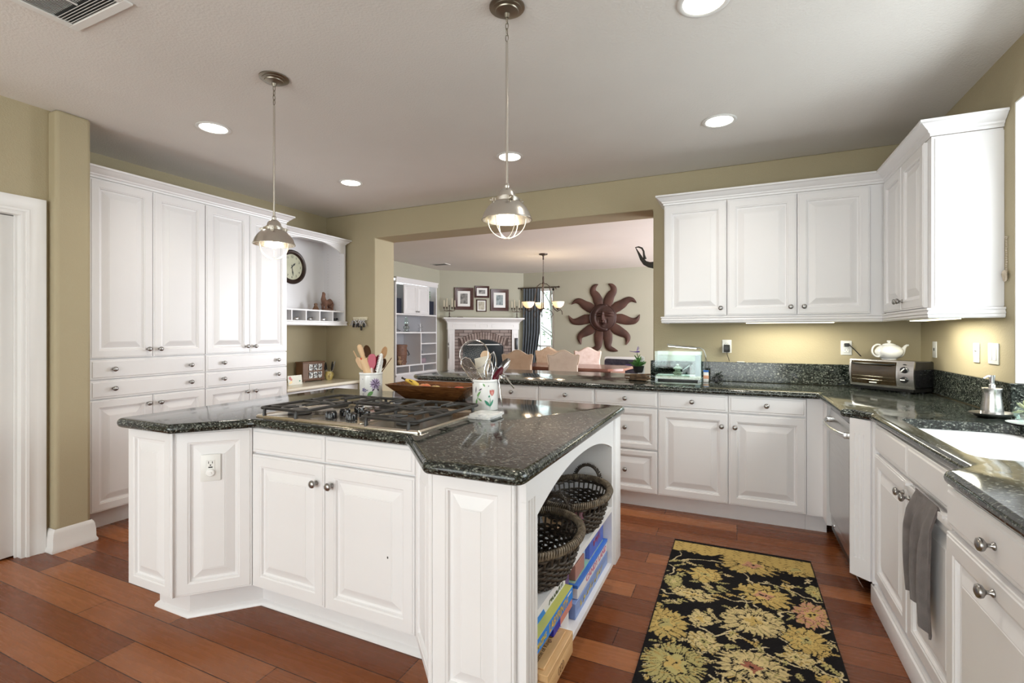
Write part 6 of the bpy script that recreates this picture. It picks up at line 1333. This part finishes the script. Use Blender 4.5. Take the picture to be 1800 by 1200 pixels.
# fireplace: local x along the diagonal wall, local y into the wall
fa = math.atan2(dd.y, dd.x)
def FP(u, off, z): p = A2 + dd * u + nn * off; return (p.x, p.y, z)
fp = thing('fireplace', 'white mantel fireplace with arched brick surround on the diagonal wall', 'fireplace', FP(0, 0.001, 0), fa)
bm = nb(); box(bm, .30, 1.57, -.10, -.002, 0, 1.36); obj('brick_surround', bm, M['brickface'], fp)
cxm = .935
bm = nb(); arc = [(cxm + .47 * math.cos(a), .62 + .47 * math.sin(a) * 0) for a in (0,)]
def archpts(hw, zs, rise, n=16): return [(cxm + hw * (1 - 2 * i / n), zs + rise * (1 - (1 - 2 * i / n) ** 2)) for i in range(n + 1)]
op = archpts(.44, 1.00, .14); bm = nb(); prism(bm, [(cxm - .44, .0), (cxm + .44, .0)] + op, .101, .106, XZ); obj('firebox_screen', bm, M['firebox'], fp)
bm = nb(); tube(bm, [(x, -.108, z) for x, z in [(cxm + .44, .0)] + op + [(cxm - .44, .0)]], .012, 6); obj('screen_frame', bm, M['black'], fp)
bm = nb(); box(bm, cxm - .40, cxm + .40, -.116, -.108, 1.03, 1.05); obj('damper_bar', bm, M['plate'], fp)
bm = nb()
nbk = 17
for i in range(nbk):
    s = -1 + 2 * (i + .5) / nbk; x = cxm + s * .47; z = 1.00 + .14 * (1 - s * s); tilt = -s * .30
    box(bm, -.024, .024, -.118, -.098, .012, .165, .003, 1, T((x, 0, z)) @ R(-tilt, 'Y'))
obj('arch_brick', bm, M['brick'], fp)
bm = nb(); prism(bm, [(cxm - .55, 1.0)] + archpts(.50, 1.01, .14)[::-1] + [(cxm + .55, 1.0), (cxm + .56, 1.19)] + archpts(.50, 1.17, .145) + [(cxm - .56, 1.19)], .1005, .104, XZ); obj('arch_mortar', bm, M['mortar'], fp)
for x0 in (.155, 1.572):
    bm = nb(); box(bm, x0, x0 + .145, -.135, -.001, 0, 1.365, .002, 1); obj('pilaster', bm, M['trim'], fp)
    bm = nb(); ring_panel(bm, x0 + .03, x0 + .115, .18, 1.28, [(0, -.135), (0, -.140), (.012, -.140), (.018, -.136), (.02, -.136)]); obj('pilaster_panel', bm, M['trim'], fp)
    bm = nb(); box(bm, x0 - .01, x0 + .155, -.150, -.001, 0, .12, .002, 1); box(bm, x0 - .008, x0 + .153, -.146, -.001, .46, .48, .002, 1); obj('pilaster_block', bm, M['trim'], fp)
bm = nb(); box(bm, .145, 1.727, -.150, -.001, 1.365, 1.525); obj('frieze', bm, M['trim'], fp)
for x0, x1 in ((.26, .76), (.85, 1.02), (1.11, 1.61)): bm = nb(); ring_panel(bm, x0, x1, 1.405, 1.480, [(0, -.150), (0, -.156), (.010, -.156), (.015, -.152), (.017, -.152)]); obj('frieze_panel', bm, M['trim'], fp)
bm = nb(); sweep(bm, [(.145, -.001), (.145, -.150), (1.727, -.150), (1.727, -.001)], [(0, 1.50), (.010, 1.50), (.014, 1.525), (.030, 1.54), (.060, 1.570), (.085, 1.585), (.090, 1.59), (.098, 1.592), (.098, 1.618), (0, 1.618)]); box(bm, .145, 1.727, -.150, -.001, 1.592, 1.618); obj('mantel_shelf', bm, M['trim'], fp)
bm = nb(); box(bm, 1.635, 1.70, -.165, -.136, .93, 1.18, .004); obj('match_holder', bm, M['black'], fp)
bm = nb(); tube(bm, [(.175, -.150, .75), (.170, -.152, 1.0)], .008, 6); ellipsoid(bm, (.170, -.152, 1.06), .018, .012, .03, 8); obj('hanging_tool', bm, M['pewter'], fp)
def frame_(lab, u0, u1, z0, z1, fw, mw, artm, thick=.03, mm='mahogany', group='framed pictures over the mantel'):
    t = thing('picture_frame', lab, 'framed picture', FP((u0 + u1) / 2, .003, (z0 + z1) / 2), fa, group); hx = (u1 - u0) / 2; hz = (z1 - z0) / 2
    bm = nb(); ring_panel(bm, -hx, hx, -hz, hz, [(0, 0), (0, -thick * .7), (.006, -thick), (fw * .5, -thick * .8), (fw * .55, -thick), (fw - .006, -thick * .7), (fw, -.008)]); obj('frame', bm, M[mm], t)
    if mw: bm = nb(); box(bm, -hx + fw, hx - fw, -.0095, -.0082, -hz + fw, hz - fw); obj('mat_board', bm, M['plate'], t)
    q = fw + mw; bm = nb(); box(bm, -hx + q, hx - q, -.0108, -.0096, -hz + q, hz - q); obj('print', bm, artm, t)
M['mahogany'] = wood('mahogany_frame', (.045, .014, .012), (.09, .03, .024), 5, (3, 3, 3), .35)
def art(name, c1, c2, sc): m = noisy(name, c1, c2, sc, .4, detail=6); return m
frame_('largest mahogany frame with a grey print on the bookcase side of the mantel', .315, .735, 1.79, 2.27, .075, .055, art('grey_print', (.05, .05, .05), (.32, .31, .29), 14))
frame_('small top mahogany frame with a dark landscape print', .765, 1.085, 2.058, 2.315, .042, .045, art('dark_print', (.02, .02, .02), (.40, .40, .38), 16))
frame_('small thin frame with a faded brown photo, lowest of the four', .800, 1.025, 1.755, 2.020, .022, .022, art('faded_photo', (.30, .27, .20), (.55, .52, .42), 12), .02)
frame_('large mahogany frame with a blue grey print beside the curtain', 1.115, 1.530, 1.775, 2.255, .075, .055, art('blue_print', (.08, .11, .12), (.35, .42, .43), 14))
def candelabrum(u, lab):
    t = thing('candelabrum', lab, 'candelabrum', FP(u, .13, 1.6185), fa, 'candelabra on the mantel')
    bm = nb(); lathe(bm, [(0, 0), (.05, 0), (.048, .008), (.012, .02), (.009, .06), (.014, .08), (.008, .10), (.008, .24), (.014, .25), (0, .27)], 14); obj('stem', bm, M['bronze'], t)
    for x in (-.115, -.055, .055, .115):
        s = 1 if x > 0 else -1; r_ = abs(x)
        bm = nb(); tube(bm, [(0, 0, .16), (s * r_ * .5, 0, .13), (s * r_ * .95, 0, .15), (x, 0, .19)], .006, 6); lathe(bm, [(0, .19), (.012, .19), (.024, .20), (.014, .205), (.014, .225), (0, .225)], 12, T((x, 0, 0))); obj('arm', bm, M['bronze'], t)
        hh = .30 + (.10 if r_ < .1 else .06); bm = nb(); lathe(bm, [(0, .2255), (.011, .2255), (.010, hh + .0), (.003, hh + .006), (0, hh + .006)], 12, T((x, 0, 0))); obj('candle', bm, col('candle_ivory', (.74, .66, .50), .5), t)
candelabrum(.19, 'four-candle candelabrum at the bookcase end of the mantel'); candelabrum(1.685, 'four-candle candelabrum at the curtain end of the mantel')
bm = nb(); box(bm, -.06, .06, -.03, .03, 0, .015, .005); tag(obj('mantel_trinket', bm, M['bronze'], loc=FP(.42, .12, 1.6185)), 'tiny dark trinket lying on the mantel shelf', 'trinket')
# curtain and rod
cu = thing('window_curtain', 'grey blue curtain panel gathered beside the far window', 'curtain', (-4.15, 9.98, 0.15))
bm = nb(); NX, NZ = 60, 24; g = []
for i in range(NX + 1):
    s = i / NX; cc = []
    for j in range(NZ + 1):
        u = j / NZ; z = 2.27 - u * 2.0; wl = .0 + .06 * u; wr = .44 - .02 * u + .12 * math.sin(PI * min(1, u * 1.2)) * 0; gather = 1 - .45 * max(0, u - .55) ** 1.2 * 2.0 * (u > .55)
        xx = -4.315 + .40 * (s * (1 - .45 * max(0, u - .45) ** 1.0))  - .10 * max(0, u - .5); fold = .030 * math.sin(s * 38 + .8 * math.sin(u * 3)) * (.6 + .5 * u)
        cc.append(bm.verts.new((xx, 10.02 - fold, z)))
    g.append(cc)
for i in range(NX):
    for j in range(NZ): bm.faces.new((g[i][j], g[i + 1][j], g[i + 1][j + 1], g[i][j + 1]))
o = obj('curtain_panel', bm, M['curtain'], cu, world=True, smooth=80); sm = o.modifiers.new('thick', 'SOLIDIFY'); sm.thickness = .004
cr = thing('curtain_rod', 'dark bronze curtain rod above the far window', 'curtain rod', (-3.95, 10.02, 2.28)); bm = nb(); tube(bm, [(-4.43, 10.02, 2.285), (-3.50, 10.02, 2.285)], .012, 8); obj('rod', bm, M['bronze'], cr, world=True)
bm = nb()
for x in (-4.44, -3.49): ellipsoid(bm, (x, 10.02, 2.285), .028, .022, .022, 10)
obj('finial', bm, M['bronze'], cr, world=True)
bm = nb()
for x in (-4.37, -3.56): tube(bm, [(x, 10.02, 2.285), (x, 10.03, 2.25), (x, 10.088, 2.25)], .008, 6)
obj('bracket', bm, M['bronze'], cr, world=True)
# garden beyond the far window: a real tree standing outside
tr_ = thing('garden_tree', 'slender bare-branched tree outside the far window', 'tree', (-4.8, 13.2, -.1)); bm = nb(); rnd = random.Random(5)
tube(bm, [(0, 0, 0), (.05, 0, 1.2), (-.05, 0, 2.4), (.1, 0, 3.6)], [.07, .05, .035, .02], 8)
for k in range(26):
    z = rnd.uniform(.4, 3.2); a = rnd.uniform(0, 6.28); l_ = rnd.uniform(.5, 1.2); tube(bm, [(0, 0, z), (l_ * .5 * math.cos(a), l_ * .5 * math.sin(a), z + .35), (l_ * math.cos(a), l_ * math.sin(a), z + .55)], [.018, .012, .006], 5)
obj('trunk', bm, mat('grey_bark', (.30, .28, .27), .9), tr_); bm = nb()
for k in range(240):
    a = rnd.uniform(0, 6.28); r_ = rnd.uniform(.2, 1.1); p = Vector((r_ * math.cos(a), r_ * math.sin(a), rnd.uniform(.5, 3.4))); mt = T(p) @ R(rnd.uniform(0, 6), 'Z') @ R(rnd.uniform(0, 3), 'X'); vs = [bm.verts.new(mt @ Vector((x, y, 0))) for x, y in petal(0, 0, 0, .09, .04, 4)]; bm.faces.new(vs)
tag(obj('leaves', bm, col('outdoor_leaf', (.16, .26, .12), .7), tr_), kind='stuff')
bm = nb(); box(bm, -14, 10, 10.5, 30, -.3, -.1); tag(obj('lawn', bm, noisy('lawn_green', (.10, .20, .06), (.16, .28, .09), 5, .9)), kind='stuff')
# sun face wall sculpture
sn = thing('sun_sculpture', 'large rusted metal sun face sculpture on the far wall', 'wall sculpture', (-2.532, 10.088, 1.608))
def polar(r, deg): a = math.radians(deg); return (r * math.sin(a), r * math.cos(a))
RAYS = [[(190, 18), (270, 17), (350, 18.5), (420, 21.5), (470, 19), (500, 14), (512, 8.5)], [(190, 52), (270, 53), (350, 55), (420, 54.5), (470, 56), (510, 60), (540, 67)], [(190, 93), (270, 94), (350, 97), (420, 97.5), (470, 96), (510, 92), (545, 85.5)], [(190, 132), (270, 131), (350, 128.5), (420, 127), (470, 129), (500, 134), (530, 140)], [(190, 166), (270, 166), (350, 168), (420, 170), (470, 167.5), (510, 161), (545, 155.5)]]
WD = [62, 76, 66, 52, 44, 30, 2]
K = 1 / 722.0
for sgn in (1, -1):
    for k, ray_ in enumerate(RAYS):
        P = [Vector(polar(r, d)) for r, d in ray_]; n = len(P); Ls, Rs, Cs = [], [], []
        # densify
        Q, Wd = [], []
        for i in range(n - 1):
            for s in (0, .34, .67):
                p_1 = P[max(i - 1, 0)]; p2 = P[i]; p3 = P[i + 1]; p4 = P[min(i + 2, n - 1)]
                q = .5 * ((2 * p2) + (p3 - p_1) * s + (2 * p_1 - 5 * p2 + 4 * p3 - p4) * s * s + (-p_1 + 3 * p2 - 3 * p3 + p4) * s ** 3); Q.append(q); Wd.append(WD[i] + (WD[i + 1] - WD[i]) * s)
        Q.append(P[-1]); Wd.append(1.5)
        bm = nb(); rows = []
        for i, q in enumerate(Q):
            t_ = (Q[min(i + 1, len(Q) - 1)] - Q[max(i - 1, 0)]).normalized(); nv = Vector((-t_.y, t_.x)); dz = .025 + .018 * math.sin(PI * min(1, i / len(Q)))
            row = []
            for s, dp in ((-1, -.012), (-.92, -.022), (-.5, -.020 - dz * .3), (0, -.022 - dz * .55), (.5, -.020 - dz * .3), (.92, -.022), (1, -.012)):
                p = q + nv * Wd[i] * s; row.append(bm.verts.new((p.x * sgn * K, dp, p.y * K)))
            rows.append(row)
        for a, b in zip(rows, rows[1:]):
            for i in range(6): bm.faces.new((a[i], a[i + 1], b[i + 1], b[i]))
            bm.faces.new((a[6], a[0], b[0], b[6]))
        bm.faces.new(rows[0]); obj('sun_ray', bm, M['rust'], sn, smooth=50)
bm = nb(); NR, NT = 36, 96
def face_h(x, z):
    r = math.hypot(x, z); h = .030 + .085 * math.sqrt(max(0, 1 - r * r * .96))
    if r > .93: h += .012
    e = lambda cx_, cz_, sx_, sz_, hh: hh * math.exp(-(((x - cx_) / sx_) ** 2 + ((z - cz_) / sz_) ** 2))
    # crescent: the moon edge runs as an arc through the left half
    rm = math.hypot(x - .34, z - .02); h += -.030 * (1 / (1 + math.exp((rm - .86) * 40))) if x < .3 else -.030
    h += e(.02, .05, .07, .30, .060) + e(.02, -.14, .10, .07, .040)            # nose
    h += e(-.25, .36, .22, .055, .020) + e(.40, .40, .30, .055, .026)           # brows
    h += e(-.30, .20, .15, .06, .022) + e(.42, .20, .22, .07, .026) - e(-.30, .12, .16, .025, .020) - e(.42, .11, .24, .028, .024) - e(-.30, .27, .16, .025, .016) - e(.42, .29, .24, .028, .018)
    h += e(.02, -.36, .17, .035, .030) + e(.02, -.47, .14, .035, .030) - e(.02, -.415, .20, .014, .022) + e(.02, -.66, .16, .10, .018)
    h -= e(-.26, -.20, .05, .16, .016) + e(.30, -.26, .06, .16, .018); return h
rows = []
for i in range(NR + 1):
    r = i / NR
    rows.append([bm.verts.new((r * .284 * math.cos(2 * PI * k / NT), -face_h(r * math.cos(2 * PI * k / NT), r * math.sin(2 * PI * k / NT)), r * .284 * math.sin(2 * PI * k / NT))) for k in range(NT)] if i else [bm.verts.new((0, -face_h(0, 0), 0))])
rows.append([bm.verts.new((.290 * math.cos(2 * PI * k / NT), -.006, .290 * math.sin(2 * PI * k / NT))) for k in range(NT)])
for a, b in zip(rows, rows[1:]):
    for k in range(NT):
        j = (k + 1) % NT
        if len(a) == 1: bm.faces.new((a[0], b[k], b[j]))
        else: bm.faces.new((a[k], a[j], b[j], b[k]))
obj('sun_face', bm, M['rustdark'], sn, smooth=60)
# bird sculpture hanging near the opening
bd = thing('bird_sculpture', 'black metal long-necked bird sculpture hung near the far side of the opening', 'sculpture', (-.93, 6.05, 2.02))
bm = nb(); tube(bm, [(-.195, 0, .315), (-.155, 0, .318), (-.115, 0, .300), (-.095, 0, .262), (-.090, 0, .215), (-.078, 0, .165)], [.004, .009, .011, .011, .013, .02], 8)
tube(bm, [(-.190, 0, .312), (-.150, 0, .235), (-.118, 0, .170), (-.080, 0, .120), (-.03, 0, .095), (.05, 0, .085), (.16, 0, .06), (.30, 0, .02), (.42, 0, 0)], [.004, .013, .022, .028, .034, .045, .05, .035, .01], 10, flat=(1, .5))
obj('bird_body', bm, mat('black_iron_sheet', (.03, .03, .026), .55, .3), bd); bm = nb(); tube(bm, [(.08, 0, .13), (.08, 0, ZC - 2.02)], .0015, 5); obj('hanging_wire', bm, M['black'], bd)
# air vent of the far room
fv = thing('ceiling_vent', 'small rectangular air vent in the far room ceiling', 'air vent', (-5.22, 8.05, ZC), 0); bm = nb(); box(bm, -.17, .17, -.10, .10, -.010, -.0005, .002, 1); obj('frame', bm, M['plate'], fv)
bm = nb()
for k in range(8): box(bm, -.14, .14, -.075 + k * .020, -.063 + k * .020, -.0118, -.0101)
tag(obj('louver', bm, col('vent_shadow', (.12, .12, .12)), fv), kind='stuff')  # dark strips painted as the shade between the slats
# chandelier
ch = thing('chandelier', 'bronze scroll chandelier with amber glass bowls over the dining table', 'chandelier', (-2.962, 7.72, 0)); zc = ZC
bm = nb(); lathe(bm, [(0, zc - .001), (.075, zc - .001), (.070, zc - .018), (.02, zc - .028), (.012, zc - .05), (.012, zc - .10), (0, zc - .10)], 24); obj('canopy', bm, M['bronze'], ch)
bm = nb()
for i in range(9):
    zz = zc - .115 - i * .030; pts = []
    for k in range(10): a = 2 * PI * k / 10; u, w_ = .007 * math.cos(a), .019 * math.sin(a); pts.append((u, 0, zz + w_) if i % 2 else (0, u, zz + w_))
    tube(bm, pts, .0028, 5, closed=True)
obj('chain', bm, M['bronze'], ch)
bm = nb(); lathe(bm, [(0, 2.25), (.012, 2.245), (.016, 2.20), (.012, 2.16), (.020, 2.13), (.012, 2.11), (.009, 1.72), (.015, 1.71), (0, 1.69)], 14); obj('stem', bm, M['bronze'], ch)
for k in range(3):
    a = YAW + PI + k * 2 * PI / 3 + (0.0); a = YAW + (PI, -PI / 3 * .0, 0)[0] * 0 + [PI, PI * 1.66, PI * .33][k] if False else YAW + [PI - .10, -.12, PI / 2 + .1][k]
    ca, sa = math.cos(a), math.sin(a); P_ = lambda r, z: (r * ca, r * sa, z)
    bm = nb(); tube(bm, [P_(.0, 2.115), P_(.05, 2.12), P_(.10, 2.08), P_(.125, 1.97), P_(.145, 1.82), P_(.18, 1.70), P_(.235, 1.655), P_(.29, 1.685), P_(.315, 1.65), P_(.32, 1.60)], .0075, 8)
    tube(bm, [P_(.0, 1.70), P_(.08, 1.69), P_(.14, 1.655), P_(.165, 1.60), P_(.135, 1.555), P_(.10, 1.58), P_(.12, 1.61)], .006, 8); obj('arm', bm, M['bronze'], ch)
    bm = nb(); lathe(bm, [(0, 1.765), (.02, 1.765), (.022, 1.785), (.045, 1.79), (.03, 1.80), (0, 1.80)], 16, T(P_(.25, -.088))); obj('cup_holder', bm, M['bronze'], ch)
    bm = nb(); lathe(bm, [(.02, 1.80), (.055, 1.812), (.090, 1.850), (.104, 1.905), (.100, 1.905), (.085, 1.853), (.05, 1.818), (.02, 1.806)], 28, T(P_(.25, -.088))); obj('glass_shade', bm, M['amber'], ch)
    l = bpy.data.lights.new('chandelier_glow', 'POINT'); l.energy = 2; l.color = (1, .80, .55); l.shadow_soft_size = .04; o = bpy.data.objects.new('chandelier_glow', l); COL.objects.link(o); o.location = (-2.962 + .25 * ca, 7.72 + .25 * sa, 1.85)
# dining table and chairs
tb = thing('dining_table', 'long reddish brown dining table behind the peninsula', 'table', (-2.40, 7.68, 0), -.06)
redw = wood('red_brown_tabletop', (.20, .085, .06), (.30, .14, .10), 2, (2, 9, 9), .18)
bm = nb(); prism(bm, fillet([(-.95, -.48), (.70, -.48), (.88, -.30), (.88, .30), (.70, .48), (-.95, .48)], .02, 2), .725, .760); obj('table_top', bm, redw, tb)
bm = nb(); box(bm, -.85, .72, -.40, .40, .64, .7245); obj('apron', bm, redw, tb)
for x in (-.80, .66):
    for y in (-.36, .36): bm = nb(); lathe(bm, [(0, 0), (.03, 0), (.035, .1), (.025, .3), (.045, .55), (.04, .64), (0, .64)], 14, T((x, y, 0))); obj('leg', bm, redw, tb)
def chair(x, y, rz, lab, m, top=1.035, wd=.245, back_m=None):
    t = thing('dining_chair', lab, 'chair', (x, y, 0), rz, 'upholstered dining chairs')     # back at local y = 0 facing +y seat side
    pts = []
    for i in range(25):
        s = -1 + 2 * i / 24; a = abs(s)
        z = top - .075 * (1 - math.cos(PI * min(1, a / .78))) / 2 if a < .78 else top - .075 + .012 * math.sin((a - .78) / .22 * PI)
        pts.append((wd * s * (1.0), z))
    side = [(wd * .955, top - .15), (wd * .90, top - .22), (wd * .92, .48)]
    poly = [(-x_, z) for x_, z in side[::-1]] + pts + side
    bm = nb(); prism(bm, poly[::-1], -.035, .035, XZ); bmesh.ops.recalc_face_normals(bm, faces=bm.faces[:]); o = obj('backrest', bm, m, t)
    b = o.modifiers.new('soft', 'BEVEL'); b.width = .018; b.segments = 3; b.limit_method = 'ANGLE'; b.angle_limit = 1.0
    bm = nb(); tube(bm, [(px, -.030, pz) for px, pz in poly[1:-1]], .006, 6); obj('piping', bm, col('piping_tan', (.60, .48, .36), .8), t)
    bm = nb(); box(bm, -wd * .95, wd * .95, .036, .50, .38, .50, .03, 3); obj('seat', bm, m, t)
    for lx, ly in ((-.2, 0), (.2, 0), (-.2, .45), (.2, .45)): bm = nb(); tube(bm, [(lx, ly, .38), (lx, ly, .2), (lx, ly, 0)], [.025, .022, .016], 8); obj('leg', bm, M['brown'], t)
    return t
chair(-3.05, 6.86, .12, 'plain tan dining chair in front of the fireplace side of the table', M['linen'])
chair(-2.375, 7.02, .30, 'plain taupe dining chair in the middle, its back to the peninsula', noisy('taupe_linen', (.44, .36, .29), (.50, .42, .34), 8, .85))
chair(-3.15, 8.45, PI + .1, 'tan damask dining chair on the far side of the table by the window', noisy('tan_damask', (.60, .42, .28), (.70, .52, .38), 14, .7))
chair(-2.45, 8.62, PI + .30, 'blush damask dining chair on the far side below the sun sculpture', M['damask'])
bch = thing('high_chair', 'white framed chair with a black cushion beyond the table end', 'chair', (-1.80, 8.86, 0), -.05)
bm = nb(); prism(bm, fillet([(-.40, .45), (.30, .45), (.30, .865), (-.40, .865)], .06, 4), .0, .05, XZ); obj('backrest', bm, M['plate'], bch)
bm = nb(); prism(bm, fillet([(-.38, .46), (.235, .46), (.235, .815), (-.38, .83)], .05, 4), .0505, .085, XZ); obj('cushion', bm, noisy('black_cushion', (.012, .012, .025), (.04, .035, .05), 20, .8), bch)
bm = nb(); box(bm, -.38, .28, .0, .45, .40, .449, .01); obj('seat', bm, M['plate'], bch)
for lx in (-.34, .24):
    for ly in (.02, .42): bm = nb(); tube(bm, [(lx, ly, .40), (lx, ly, 0)], .02, 8); obj('leg', bm, M['plate'], bch)
# scattered sparks of the setting kept last: nothing more
